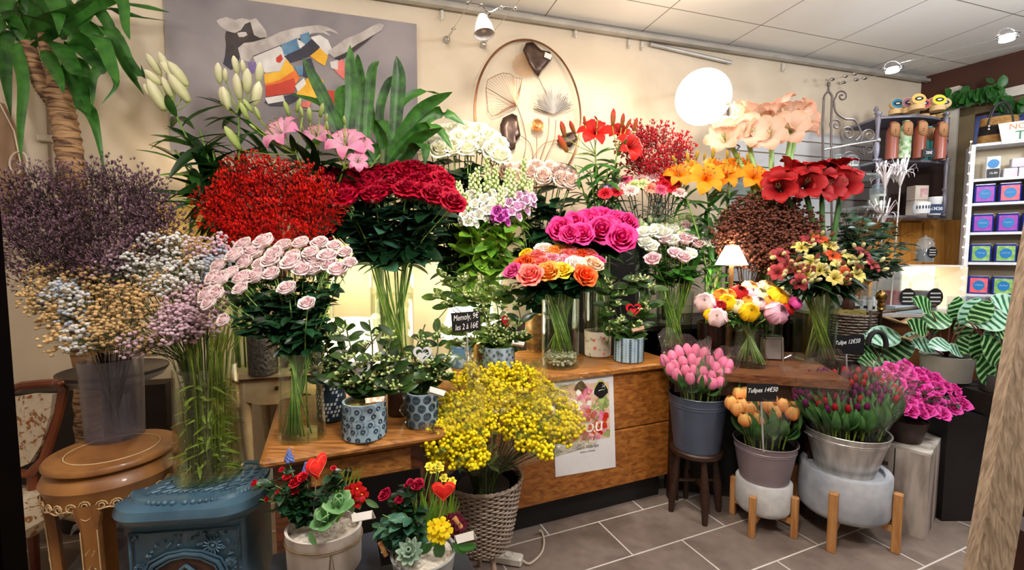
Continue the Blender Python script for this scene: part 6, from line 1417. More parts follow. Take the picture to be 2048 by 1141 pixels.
k = MB(); k.lathe([(rw-.008,hw*.84),(.0005,hw*.9)], 24, pw, sy=.8); k.build('gravel', mat('pale_gravel','#b8a998','#e0d8cc',rough=.9,scale=90,bmp=1), root)
m_mrose = rose_set('mini_red', '#8a0410', '#e0142c', 2, .9); m_bl = petal_mat('muscari_blue','#3c54b0','#8aa0e0')
def mini(root, base, px, py, Y, rpx, me, nl=12, ls=.03, lm=None, nm='bloom', lf=None, sm=None, face=.5):
    h_ = P(px,py,Y); pts = [base, base.lerp(h_,.5)+Vector((U(-.01,.01),0,.02)), h_]; k = MB(); k.tube(spline(pts,7), .0014, 4); k.build('stem', sm or m_stem, root, edge=False)
    if me: child(nm, rnd.choice(me), root, mtx=Matrix.Translation(-root.location) @ dirmat(h_, (h_-base).normalized()+Vector((0,-face,.2)), S(rpx,Y), U(0,6), .6))
    if nl: k = MB(); leaves_on(k, pts, nl, ls, .2, .97, lf or LEAF, 1.2); k.build('leaves', lm or m_rleaf, root, edge=False)
bs = pw + Vector((-.03,0,hw*.9))
for x, y, r_ in ((508,967,9),(535,997,9),(590,965,17),(575,953,12),(605,955,13),(592,980,12),(563,940,7),(667,937,7),(555,985,5)): mini(root, bs, x, y, YP-.02, r_*.75, m_mrose, 14, .028)
for x, y in ((530,960),(545,1000),(560,1010),(600,1010),(620,990),(640,1000),(690,940),(685,960),(580,1020),(600,1030),(520,1000),(540,1020)): mini(root, bs, x, y, YP+U(-.04,.03), 0, None, 18, .03)
for x, y in ((578,912),(612,938)):
    h_ = P(x,y,YP); k = MB(); k.tube([bs, h_-Vector((0,0,.02))], .0016, 4); k.build('stem', m_stem, root, edge=False); k = MB()
    for i in range(40): a = i*2.4; u = i/40; k.ball(h_ + Vector((cos(a)*.008*(1.1-u), sin(a)*.008*(1.1-u), -.014+.03*u)), .0036*(1.2-.6*u), 1, sq=(1,1,1.2))
    k.build('muscari_bloom', m_bl, root, edge=False)
m_succ = leaf_mat('succulent_green', '#4f8048', '#8ab87c', rough=.45, trans=.05)
def rosette(root, c, R, n, m, name='succulent', w=.3, tiltm=1.3, layers=3, face=(0,-.6,.8), thick=True):
    k = MB(); lfm = leaf_mb(w, .15, -.25, 6, -.6); M0 = frame_mat(c, face)
    for l in range(layers):
        for i in range(n):
            a = 2*pi*i/n + l*.45; el = radians(15+ l*62/layers*tiltm); d = Vector((cos(a)*cos(el), sin(a)*cos(el), sin(el))); z = Vector((-cos(a)*sin(el), -sin(a)*sin(el), cos(el))); x = d.cross(z)
            L_ = R*(1-.22*l); M = M0 @ Matrix(((x.x,d.x,z.x,0),(x.y,d.y,z.y,0),(x.z,d.z,z.z,.004*l),(0,0,0,1))); k.merge(lfm, M, L_)
    o = k.build(name, m, root, edge=False); s_ = o.modifiers.new('thickness', 'SOLIDIFY'); s_.thickness = R*.06
    return o
rosette(root, P(655,1042,YP-.05), .04, 5, m_succ, 'green_succulent', .4, 1.2, 2, (-.2,-.5,.8)); rosette(root, P(676,1015,YP-.03), .042, 5, m_succ, 'green_succulent', .4, 1.6, 2, (.2,-.3,1))
k = MB(); k.merge(LEAFO, facing(P(632,1092,YP-.09),(1,0,0)) @ Matrix.Rotation(.5,4,'Z'), .036); k.build('fallen_leaf', m_succ, root, edge=False)
def primula(root, px, py, Y, rpx, pet, eye, n=4):
    for i in range(n):
        me = tpl('prim_'+pet+eye, lambda s: floret_mb(s), [petal_mat('pp_'+pet, pet, pet), mat('eye_'+eye, eye)], 1)
        a = i*2*pi/n; child('primula_bloom', me[0], root, mtx=Matrix.Translation(-root.location) @ dirmat(P(px+cos(a)*rpx*.8, py+sin(a)*rpx*.7, Y), (cos(a)*.4,-1,.5), S(rpx*.85,Y), a, .2))
primula(root, 710, 990, YP, 17, '#b8060c', '#f0c020', 5)
lfs = MB()
for i in range(8): a = U(0,6.28); p = P(710+cos(a)*26, 1010+sin(a)*18, YP); lfs.merge(LEAFO, facing(p,(1,0,0)) @ Matrix.Rotation(a-pi/2,4,'Z'), .04)
lfs.build('round_leaves', m_succ, root, edge=False)
for x in range(7):
    k = MB() if x == 0 else k; b_ = bs + Vector((.05,.03,0)); k.ribbon([b_, P(665+x*7, 990, YP+.05), P(672+x*9, 945-x*3, YP+.05)], .0035, (1,0,0))
k.build('narcissus_leaves', m_gleaf, root, edge=False)
heart_pick(633, 935, 58, YP-.02, bs, m_felt, 'red felt heart on a stick in the white oval planter', 'felt', (.35,.9,0))
tag_card(727, 1034, 44, 24, YP-.07, 'white folded price tag leaning on the white oval planter', .2)
Y2 = 1.05; pz = P(848, 1160, Y2); stepbox(852, Y2, .24, .19, pz.z-.001, 'dark slate stool under the zinc planter')
root = empty('zinc_planter', pz, 'weathered zinc pot with wooden handles, planted with daffodils, roses and primulas', 'potted plant'); rz = S(66,Y2); hz = P(848,1102,Y2).z-pz.z
k = MB(); k.lathe([(.0005,0),(rz*.85,0),(rz,hz-.005),(rz+.002,hz),(rz-.005,hz),(rz-.006,hz*.8),(.0005,hz*.8)], 48, pz); k.build('pot_body', mat('weathered_zinc','#8d8f92','#c4c2be',rough=.5,metal=.4,scale=12,bmp=.1), root)
text('printed_lettering', 'L. Flor', .018, facing(pz + Vector((.04,-rz*.86-.004,hz*.45)), (1,.35,0)), mat('white_print','#e6e4e0'), root, shear=.3)
k = MB(); k.lathe([(rz-.008,hz*.9),(.0005,hz*.97)], 24, pz); k.build('gravel', mat('pale_gravel','#b8a998'), root)
for (x0,y0),(x1,y1) in (((760,1086),(772,1112)),((908,1036),(922,1056))):
    k = MB(); a, b_ = P(x0,y0,Y2-.02), P(x1,y1,Y2-.02); k.tube([a,b_], .006, 10); h_ = k.build('handle', m_legw, root)
    k = MB(); e = pz + Vector((math.copysign(rz, a.x-pz.x), 0, hz*.9)); k.tube([a, a.lerp(e,.5), e], .0015, 5); k.tube([b_, e], .0015, 5); k.build('wire_loop', m_chrome, h_)
bs = pz + Vector((-.01,0,hz*.9))
for x, y, r_ in ((770,990,17),(798,1000,12),(835,970,16),(820,965,9),(812,972,6)): mini(root, bs, x, y, Y2, r_*.8, rose_set('rasp','#6a0420','#c01040',2,.8), 12, .03)
for x, y in ((765,1030),(775,1060),(790,1040),(810,1030),(760,1050),(800,1060),(820,1045),(745,1055),(790,1080),(755,1075)): mini(root, bs, x, y, Y2+U(-.03,.03), 0, None, 14, .034, m_rleaf2)
daf = tpl('daff', lambda s: lily_mb(s,.28,.0,False,.8,.15).lathe([(.18,.1),(.22,.5),(.36,.62)],10), [petal_mat('daffp','#f2d400','#f5e44a')], 1)
for x, y in ((858,932),(876,930),(866,938),(905,962),(888,955),(880,935)): mini(root, bs, x, y, Y2+.02, 11, daf, 0, face=1.2)
k = MB()
for i in range(16): x = 845+i*4; k.ribbon([bs+Vector((.03,.02,0)), P(848+i*4, 1030, Y2+.03), P(838+i*5.5, 968+(i % 4)*12, Y2+.02+U(-.02,.02))], .0038, (1,0,0))
k.build('narcissus_leaves', m_gleaf, root, edge=False)
heart_pick(887, 984, 50, Y2-.03, bs+Vector((.02,0,0)), m_felt, 'red felt heart on a stick among the daffodils', 'felt', (1,.1,0))
primula(root, 878, 1062, Y2-.04, 18, '#f5d818', '#f0a010', 5); primula(root, 908, 1050, Y2-.02, 17, '#5a0a28', '#f0d020', 5)
lfs = MB()
for i in range(10): a = U(-.6,3.7); p = P(885+cos(a)*30, 1085-sin(a)*12+10, Y2-.03); lfs.merge(LEAFO, facing(p,(1,0,0)) @ Matrix.Rotation(-a-pi/2,4,'Z'), .045)
lfs.build('crinkled_leaves', leaf_mat('primula_leaf','#2c6a2c','#5a9a4a'), root, edge=False)
rosette(root, P(820,1108,Y2-.04), .035, 10, leaf_mat('grey_succulent','#6f8a74','#9ab09a',trans=.05), 'grey_succulent', .2, 1.2, 3)
tag_card(932, 1076, 40, 26, Y2-.05, 'white folded price tag beside the zinc planter', .3)
# ============================================================ wall decorations
def wpoly(mb, pts, off, m=0, th=.0012):
    mb.prism([W(x, y, off) for x, y in pts], WN*th, m)
# unframed canvas with a painted figure
m_canv = mat('painting_grey_ground', '#9c9496', '#7c757a', rough=.7, scale=2.2, detail=3)
root = empty('canvas_painting', W(575, 200, .02), 'large grey canvas painting of a reaching dancer in a colourful dress', 'painting')
k = MB(); tl = W(326, 0, .03); tr_ = W(833, 48, .03); zt_, zb_ = tr_.z, W(833, 330, .03).z
q = [Vector((tl.x,tl.y,zb_)), Vector((tr_.x,tr_.y,zb_)), Vector((tr_.x,tr_.y,zt_)), Vector((tl.x,tl.y,zt_))]; k.prism(q, WN*.028); k.build('canvas', m_canv, root, False)
cols = [('skin_pale','#cfc6c2','#a9a09c'),('skin_dark','#4a4040','#2c2525'),('paint_white','#e4e0de','#cfcac8'),('paint_yellow','#e0a21c','#f0bc3c'),('paint_red','#b8321c','#d0442c'),('paint_blue','#4a7496','#6a93b2'),('paint_navy','#2a2a3a','#3c3a48'),('paint_coral','#d8605a','#e88078'),('paint_violet','#6a568e','#8470a6'),('paint_orange','#d8641c','#e88038')]
pm_ = [mat(a, b, c, rough=.6, scale=12) for a, b, c in cols]; ci = {a[0]: i for i, a in enumerate(cols)}
k = MB(); lay = [0]
def PP(c, pts):
    lay[0] += 1; wpoly(k, pts, .0305 + lay[0]*.00025, ci[c], .0002)
PP('skin_pale', [(433,42),(438,38),(452,34),(470,40),(484,36),(500,40),(508,52),(505,64),(492,70),(478,72),(466,66),(452,60),(440,52)])
PP('skin_dark', [(452,62),(470,66),(482,60),(490,48),(500,44),(512,60),(520,72),(535,76),(528,86),(508,92),(492,102),(480,112),(460,120),(450,112),(452,90),(450,74)])
PP('skin_pale', [(474,66),(482,64),(492,64),(495,70),(488,74),(478,74)])
PP('skin_pale', [(500,40),(512,36),(520,46),(532,62),(534,74),(520,76),(508,70),(504,56)])
PP('paint_navy', [(450,112),(480,112),(476,132),(462,140),(446,128)])
PP('skin_pale', [(476,96),(488,86),(506,84),(540,74),(560,64),(590,56),(618,52),(636,50),(655,54),(672,62),(678,70),(660,62),(650,62),(662,72),(646,66),(625,66),(600,76),(565,88),(530,102),(506,112),(498,124),(482,120)])
PP('skin_dark', [(506,112),(530,103),(565,89),(600,77),(640,66),(600,80),(560,94),(525,110),(508,120)])
PP('paint_white', [(506,114),(530,104),(560,92),(575,110),(580,130),(560,142),(532,146),(516,136)])
PP('paint_violet', [(496,124),(512,124),(514,138),(506,148),(498,142)])
PP('paint_blue', [(562,90),(594,76),(602,96),(590,106),(568,110)])
PP('paint_blue', [(600,70),(618,64),(620,80),(612,90),(602,84)])
PP('paint_white', [(594,78),(604,84),(614,92),(604,100),(598,94)])
PP('paint_white', [(622,74),(640,70),(656,80),(664,98),(656,110),(640,104),(628,90)])
PP('paint_navy', [(568,112),(600,98),(624,78),(640,94),(630,108),(606,118),(580,126)])
PP('paint_red', [(552,116),(562,108),(566,118),(560,126),(553,124)])
PP('paint_yellow', [(528,148),(560,142),(572,118),(586,134),(590,146),(560,160),(530,168)])
PP('paint_orange', [(530,168),(560,160),(590,140),(600,156),(592,168),(560,172),(531,176)])
PP('paint_red', [(531,172),(560,166),(588,156),(592,170),(588,186),(560,190),(531,194)])
PP('paint_yellow', [(620,112),(640,96),(656,112),(650,132),(636,124)])
PP('paint_blue', [(590,132),(606,132),(608,150),(598,152)])
PP('paint_navy', [(606,120),(622,116),(630,140),(618,158),(606,152)])
PP('paint_yellow', [(600,170),(624,148),(646,160),(650,190),(620,200),(592,190)])
PP('paint_white', [(590,172),(608,156),(612,168),(596,184)])
PP('paint_navy', [(528,204),(570,192),(592,186),(600,198),(570,212),(540,212)])
PP('paint_white', [(530,196),(566,190),(570,202),(536,208)])
PP('skin_pale', [(655,104),(690,78),(720,66),(745,52),(758,46),(768,50),(764,60),(750,68),(735,78),(715,88),(690,106),(668,116)])
PP('skin_dark', [(668,116),(690,106),(715,89),(750,68),(735,82),(700,110),(680,120)])
PP('paint_coral', [(662,132),(684,118),(692,130),(696,164),(680,152)])
PP('paint_white', [(660,124),(676,120),(676,140),(662,136)])
PP('paint_red', [(655,180),(680,184),(690,210),(670,222),(650,206)])
PP('paint_coral', [(600,205),(625,200),(618,216),(604,214)])
k.build('painted_figure', pm_, root, False)
# hoop wall decoration
m_cop = mat('copper_wire', '#7a5238', '#9c6e4e', rough=.3, metal=.8); m_brz = mat('dark_bronze_leaf', '#4a3a36', '#6e5a50', rough=.35, metal=.7, scale=14)
root = empty('hoop_decoration', W(1058, 230, .03), 'oval copper hoop wall decoration with metal ginkgo leaves and flowers', 'wall decoration')
hc = W(1059, 230, .03); ra = (W(1165,230,.03)-W(953,230,.03)).length/2; rb = (W(1059,80,.03)-W(1059,378,.03)).length/2
k = MB(); 
for e in (0, .006): k.tube([hc + WD*cos(a)*(ra-e) + Vector((0,0,sin(a)*(rb-e))) - WN*e*.6 for a in [2*pi*i/72 for i in range(73)]], .0045, 6, cap=False)
k.build('hoop', m_cop, root)
def WQ(pts, off=.035): return [W(x, y, off) for x, y in pts]
k = MB()
for st in ([(1034,212),(1047,250),(1052,290),(1040,345),(1036,378)],[(1042,272),(1058,285),(1066,310),(1058,340),(1050,378)],[(1073,272),(1074,300),(1068,378)],[(1098,235),(1096,270),(1080,320),(1060,378)],[(1112,240),(1108,280),(1090,320),(1064,380)],[(1077,155),(1098,200)],[(1115,280),(1085,290),(1060,330),(1050,380)]): k.tube(spline(WQ(st),14), .0022, 5)
k.build('wire_stems', m_cop, root)
def fan(cx, cy, pts, mt, name, n=0, dome_=.012):
    k = MB(); c = W(cx,cy,.04); P_ = WQ(pts,.036); m_ = len(P_)
    if n:
        for i in range(n):
            u = i/(n-1)*(m_-1); j = min(int(u), m_-2); e = P_[j].lerp(P_[j+1], u-j); k.tube([c, c.lerp(e,.5) - WN*dome_, e], .0011, 3)
        k.tube(P_, .0018, 5); k.tube([c, P_[0]], .0018, 4); k.tube([c, P_[-1]], .0018, 4)
    else:
        ring = P_ ; mid = [c.lerp(p,.55) - WN*(dome_*(1 if i % 2 else .4)) for i, p in enumerate(ring)]
        vs = [c] + mid + ring; fs = [(0,1+i,1+(i+1) % m_) for i in range(m_)] + [(1+i,1+m_+i,1+m_+(i+1) % m_,1+(i+1) % m_) for i in range(m_)]
        k.add(vs, fs)
    o = k.build(name, mt, root)
    if not n: s_ = o.modifiers.new('t','SOLIDIFY'); s_.thickness = .0015
fan(1033,212,[(972,175),(975,160),(990,152),(1005,146),(1022,148),(1028,155),(1044,158),(1040,175),(1033,190)],m_cop,'ginkgo_wire_leaf',22)
fan(1033,212,[(972,175),(974,200),(976,222),(984,233),(995,230),(1005,220),(1018,214)],m_cop,'ginkgo_wire_leaf',18)
fan(1070,122,[(1046,100),(1052,86),(1066,84),(1082,100),(1100,104),(1104,118),(1092,132),(1084,140),(1076,154),(1068,145),(1058,128)],m_brz,'bronze_leaf')
fan(1030,262,[(1000,250),(1006,236),(1024,227),(1034,232),(1038,255),(1041,272),(1032,282),(1030,298),(1022,302),(1006,288)],m_brz,'bronze_leaf')
fan(1140,272,[(1113,282),(1128,268),(1150,262),(1155,280),(1140,295),(1120,292)],m_brz,'bronze_leaf')
k = MB(); c0_ = W(1052,130,.036)      # pierced gold leaf
for i in range(150):
    a = i*2.4; R = sqrt(i/150); x = 1050 + cos(a)*R*25; y = 130 + sin(a)*R*25
    c = W(x,y,.036); k.tube([c + (WD*cos(w)+Vector((0,0,1))*sin(w))*.0065 for w in [j*1.2566 for j in range(6)]], .0012, 3, cap=False)
k.build('pierced_gold_leaf', mat('gold_pierced','#a06c38','#c08a50',rough=.5,metal=.3), root)
k = MB(); c = W(1106,228,.04)         # silver ruffled fan
for i in range(46):
    a = radians(20 + i*3.3); L_ = (.165 if i % 2 else .15)*(1+.1*sin(i*.9)); e = c + (WD*cos(a)*.85 + Vector((0,0,sin(a))))*L_
    k.tube([c, c.lerp(e,.5) - WN*(.012 if i % 2 else .0), e - WN*(.016 if i % 2 else .002)], [.0012,.003,.004], 4)
k.build('silver_fan_leaf', mat('silver_leaf_metal','#d9d5d2','#b5b0ac',rough=.4,metal=.25), root)
k = MB(); fc = W(1074,252,.05)
for i in range(12): k.petal([(.002,0),(.02,.004),(.036,.014),(.046,.01)],[.003,.01,.012,.006], i*.5236, 0, 0, 2, mtx=frame_mat(fc, -WN))
k.lathe([(.0005,.012),(.012,.01),(.016,.002)], 16, mtx=frame_mat((0,0,0),-WN), o=fc); k.build('copper_flower', mat('copper_flower','#b8703c','#d89a60',rough=.35,metal=.6), root)
k = MB(); k.box(W(1096,112,.06), (.05,.004,.034), Matrix.Rotation(radians(16.4),3,'Z') @ Matrix.Rotation(.25,3,'Y')); k.build('hang_tag', mat('tag_white','#e9e6e0','#dcd8d0'), root, False)
# round white wall lamp and its post, iron stand behind
lp = P(1406,195,2.9); rl_ = S(52,2.9); root = empty('round_lamp', lp, 'large round white glowing lamp globe in front of the wall', 'lamp')
ax_ = (Vector((-.55,-.8,-.28))).normalized(); M = frame_mat(lp, ax_)
k = MB(); k.lathe([(.0005,.02),(rl_*.2,.025),(rl_*.6,.035),(rl_*.93,.03),(rl_,.012),(rl_*1.0,0),(rl_*.9,-.012),(rl_*.5,-.03),(.02,-.04)], 48, mtx=M); k.build('glowing_disc', emit('lamp_white','#fff4e4', 3), root)
k = MB(); pb = W(1438,170,.02); k.tube([lp - ax_*.03, (lp+pb)/2, pb], .009, 8); k.lathe([(.03,-.05),(.022,-.04),(.02,-.03)],16,mtx=M); k.build('wall_arm', m_chrome, root)
light('round_lamp_light', 'POINT', lp + ax_*.12, 7, (1,.87,.7), size=.08)
# cable spot with white glass shade
root = empty('cable_spotlight', W(965,60,.28), 'white glass spotlight hanging from a bar between two ceiling cables', 'spotlight')
Yl = 2.2; k = MB(); pl = P(966,50,Yl)
prof = [(S(3,Yl),.05),(S(8,Yl),.045),(S(17,Yl),.0),(S(21,Yl),-.045),(S(19.5,Yl),-.045),(S(15,Yl),0),(S(6,Yl),.04)]
k.lathe(prof, 28, mtx=frame_mat(pl, (-.12,.1,1))); k.build('glass_shade', mat('opal_glass','#e9e4e2','#dedad8',rough=.3), root)
k = MB(); k.lathe([(.0005,-.03),(.012,-.03),(.012,0),(.0005,.0)],12,mtx=frame_mat(pl,(-.12,.1,1))); k.build('bulb', mat('bulb_off','#cfc6bc','#bdb4a8',rough=.3), root)
k = MB(); k.tube([P(980,28,Yl), P(975,35,Yl), P(972,22,Yl)], .006, 6); k.tube(spline([P(936,6,Yl-.05),P(962,10,Yl-.02),P(980,24,Yl),P(1002,14,Yl),P(1030,16,Yl+.05)],12), .004, 6)
for x, y in ((936,6),(962,10),(1002,14),(1030,16)): k.ball(P(x,y,Yl), .011, 1)
k.build('bar', m_chrome, root)
for px0,py0,px1,py1,lab in ((938,10,893,80,'chrome cable tensioner fixed to the wall, left one under the white glass spotlight'),(1028,14,966,90,'chrome cable tensioner fixed to the wall, right one under the white glass spotlight')):
    a = P(px0,py0,Yl); b_ = W(px1,py1,.01); r_ = empty('cable_tensioner', b_, lab, 'cable fitting'); k = MB(); far = a + (a-b_)*.9; k.tube([b_-WN*.03, a, far], .0018, 5); k.build('cable', m_chrome, r_)
    k = MB(); k.lathe([(.0005,.0),(.02,.0),(.022,.012),(.012,.03),(.0005,.034)], 20, mtx=frame_mat((0,0,0),-WN), o=b_); q = b_.lerp(a,.32); k.tube([b_-WN*.03, b_.lerp(a,.12), q, q.lerp(a,.05)], [.005,.009,.006,.003], 8); k.ball(q.lerp(a,.1), .007, 1, sq=(2.2,1,1)); k.build('fitting', m_chrome, r_)
# cool cable spots at right
root = empty('cable_light_run', W(1655,160,.02), 'pair of thin ceiling cables carrying two cool spots at the right', 'cable lighting')
k = MB(); A0, A1 = W(1660,160,.01), W(1683,166,.01)
E0, E1 = P(2110,50,1.9), P(2110,76,1.9)
k.tube([A0,E0], .0018, 5); k.tube([A1,E1], .0018, 5); k.build('cables', m_chrome, root)
k = MB()
for t0, t1, u in ((A0,E0,0.02),(A1,E1,0.02),(A0,E0,.13),(A1,E1,.13),(A0,E0,.2),(A1,E1,.2)): k.ball(t0.lerp(t1,u), .013, 1, sq=(1.6,1,1))
k.build('turnbuckles', m_chrome, root)
for px, py, Y, rr in ((1785,140,2.95,17),(2014,76,2.2,18)):
    c = P(px,py,Y); r_ = empty('cool_spot', c, 'chrome ringed cool white spot on the ceiling cables' + (', near the room corner' if px < 1800 else ' above the leaf garland'), 'spotlight'); R = S(rr,Y)
    k = MB(); k.tube([c + Vector((cos(a)*R, sin(a)*R*.9, .01)) for a in [j*2*pi/24 for j in range(25)]], .003, 5, cap=False); k.tube([c + Vector((cos(a)*R, 0, sin(a)*R*.8+.01)) for a in [j*pi/12 for j in range(13)]], .002, 5, cap=False)
    for s_ in (-1,1): k.ball(c + Vector((s_*R,0,.01)), .009, 1)
    k.build('chrome_ring', m_chrome, r_); k = MB(); k.lathe([(.0005,-.012),(R*.62,-.012),(R*.55,.012),(.0005,.016)], 24, c); k.build('lit_lens', emit('cool_lens','#dfe9ff', 14), r_)
    light('cool_spot_light', 'SPOT', c + Vector((0,0,-.03)), 12, (.82,.9,1), c + Vector((-.1,.35,-1.5)), .03, None, 110, .6)
# wrought iron panel
m_iron = mat('wrought_iron', '#5a514e', '#726a68', rough=.5, metal=.6)
root = empty('wrought_iron_stand', P(1655,420,3.1), 'tall grey wrought iron scroll stand in front of the grooved panelling', 'stand'); Yi = 3.1
def ipl(pts, r=.005, n=None, parent=None, dY=0): k = MB(); k.tube(spline([P(x,y,Yi+dY) for x, y in pts], n or max(8,len(pts)*4)), r, 6); k.build('scroll' if n != 2 else 'upright', m_iron, root)
def spiral(cx, cy, r0, turns, a0, sgn=1, tail=(), r=.005):
    pts = [(cx + cos(a0+sgn*t)*r0*(1-t/(turns*6.9)), cy + sin(a0+sgn*t)*r0*(1-t/(turns*6.9))) for t in [i*.35 for i in range(int(turns*6.28/.35))]]
    ipl(list(tail) + pts, r, None)
ipl([(1648,195),(1645,300),(1652,619)], .007, 4); ipl([(1664,195),(1662,300),(1666,619)], .007, 4)
k = MB(); k.tube([P(1647,198,Yi),P(1650,190,Yi),P(1657,182,Yi),P(1657,172,Yi)], [.007,.007,.008,.005], 8); k.tube([P(1666,198,Yi),P(1663,190,Yi),P(1657,182,Yi)], .007, 8); k.ball(P(1657,169,Yi), .013, 1, sq=(.8,.8,1.4)); k.build('finial', m_iron, root)
spiral(1684,193,12,1.5,pi,1,[(1668,215),(1668,202)]) ; ipl([(1668,205),(1672,225),(1690,238),(1708,240),(1718,255),(1722,270),(1712,282)],.006)
spiral(1672,250,12,1.4,pi,1,[(1664,262)]); spiral(1696,268,15,1.6,pi,1,[(1685,282)]); spiral(1738,272,14,1.6,pi,1,[(1722,284),(1728,262)]); spiral(1738,296,12,1.5,pi,-1,[(1718,300),(1728,310)]); spiral(1700,318,16,1.4,pi,1,[(1690,320)])
k = MB(); k.tube([P(1648,300,Yi),P(1700,290,Yi),P(1755,281,Yi-.02)], .006, 6); k.ball(P(1757,281,Yi-.02), .014, 1); k.build('bracket_arm', mat('pale_iron','#a8a29c','#8e8884',rough=.4,metal=.5), root)
spiral(1466,292,12,1.5,0,1,[(1450,250),(1455,280)]); ipl([(1455,166),(1456,250),(1452,632)], .007, 4)
# ============================================================ corner shelf unit
Ye = 3.35; m_sil = mat('silver_grey_paint', '#8c8a96', '#6e6c78', rough=.4, metal=.3); m_shd = mat('shelf_dark_back','#2a1a14','#35211a',rough=.8)
root = empty('corner_shelf', P(1820,430,Ye), 'silver grey corner shelf with turned posts holding bottles and candle tins', 'shelf unit')
def shelf_quad(px0, px1, py0, py1, Y0, dep, th, parent, m, name='shelf'):
    a, b_ = P(px0,py0,Y0), P(px1,py1,Y0+.05); b_.z = a.z; n = 10; k = MB(); ce_ = (a+b_)/2; pts = []
    for i in range(n+1): u = i/n; p = a.lerp(b_,u) + Vector((0,-.07*sin(pi*u),0)); pts.append(p)
    poly = pts + [b_ + Vector((.0,dep,0)), a + Vector((.0,dep,0))]; k.prism(poly[::-1], Vector((0,0,-th))); return k.build(name, m, parent, False)
SH = [(1752,1888,234,224),(1750,1890,322,316),(1745,1893,432,428)]
for x0,x1,y0,y1 in SH: shelf_quad(x0,x1,y0,y0,Ye,.3,.016,root,m_sil)
for px in (1752, 1887):
    for (ya, yb_) in ((226,322),(318,432)):
        k = MB(); a, b_ = P(px,yb_,Ye-.0), P(px,ya,Ye-.0); h = b_.z-a.z; k.lathe([(.02,0),(.02,.01*1),(.011,.02),(.018,h*.15),(.02,h*.3),(.012,h*.42),(.022,h*.46),(.012,h*.5),(.013,h*.7),(.018,h*.85),(.012,h*.93),(.02,h*.97),(.02,h)], 16, a); k.build('turned_post', m_sil, root)
k = MB(); a = P(1752,228,Ye); k.lathe([(.014,0),(.008,.01),(.017,.03),(.01,.045),(.004,.055)],12,a); k.build('post_finial', m_sil, root)
k = MB(); a, b_ = P(1752,232,Ye+.26), P(1887,430,Ye+.26); k.hexa([Vector((a.x,a.y,b_.z)),Vector((b_.x,a.y,b_.z)),Vector((b_.x,a.y+.01,b_.z)),Vector((a.x,a.y+.01,b_.z))],[Vector((a.x,a.y,a.z)),Vector((b_.x,a.y,a.z)),Vector((b_.x,a.y+.01,a.z)),Vector((a.x,a.y+.01,a.z))]); k.build('back_panel', m_shd, root, False)
def onsh(px, Y, z): r_ = ray(px, 500); return Vector((r_.x*Y, Y, z))
zs1, zs2, zs3 = P(1752,234,Ye).z, P(1752,322,Ye).z, P(1752,432,Ye).z
# round tins on the top
tin_c = [('teal blue','#2c7f9e'),('mauve','#a8708e'),('sand yellow','#d9b25a'),('bright yellow','#e0c81c'),('rose red','#c8485a'),('plum','#6a2c44'),('beige','#c8b08a'),('raspberry','#b83450')]
spots = [(1776,3.3,0),(1798,3.28,0),(1817,3.2,0),(1857,3.22,0),(1828,3.42,.04),(1790,3.42,.03),(1868,3.4,.04),(1848,3.45,.06)]
for (nm,c), (px,Y,dz) in zip(tin_c, spots):
    p = onsh(px,Y,zs1+.001+dz*0); root = empty('round_tin', p, 'round wooden soap box with %s label tilted up on the top corner shelf' % nm, 'box'); R = .042
    k = MB(); k.lathe([(.0005,0),(R,0),(R,.03),(R*.97,.034),(.0005,.034)], 28, p); k.build('lower_box', mat('pale_birch','#d9b884','#c9a470',rough=.6), root)
    M = frame_mat(p + Vector((0,-.012,.034+R*.95+dz)), (-.25,-1,.35)); k = MB(); k.lathe([(.0005,-.028),(R,-.028),(R,0),(.0005,0)], 28, mtx=M); k.build('tilted_box', mat('pale_birch','#d9b884'), root)
    k = MB(); k.lathe([(.0005,.0015),(R*.9,.0015),(R*.9,.0003)], 28, mtx=M); lb = k.build('label', mat('label_'+nm.replace(' ','_'), c, c, rough=.5), root)
    k = MB(); k.lathe([(.0005,.0024),(R*.62,.0024),(R*.62,.0016)], 20, mtx=M @ Matrix.Diagonal((1,.62,1,1))); k.lathe([(.0005,.003),(R*.32,.003),(R*.32,.0025)], 12, mtx=M @ Matrix.Diagonal((1,.45,1,1)), m=1); k.build('printed_emblem', [m_black, mat('white_print','#e6e4e0')], lb)
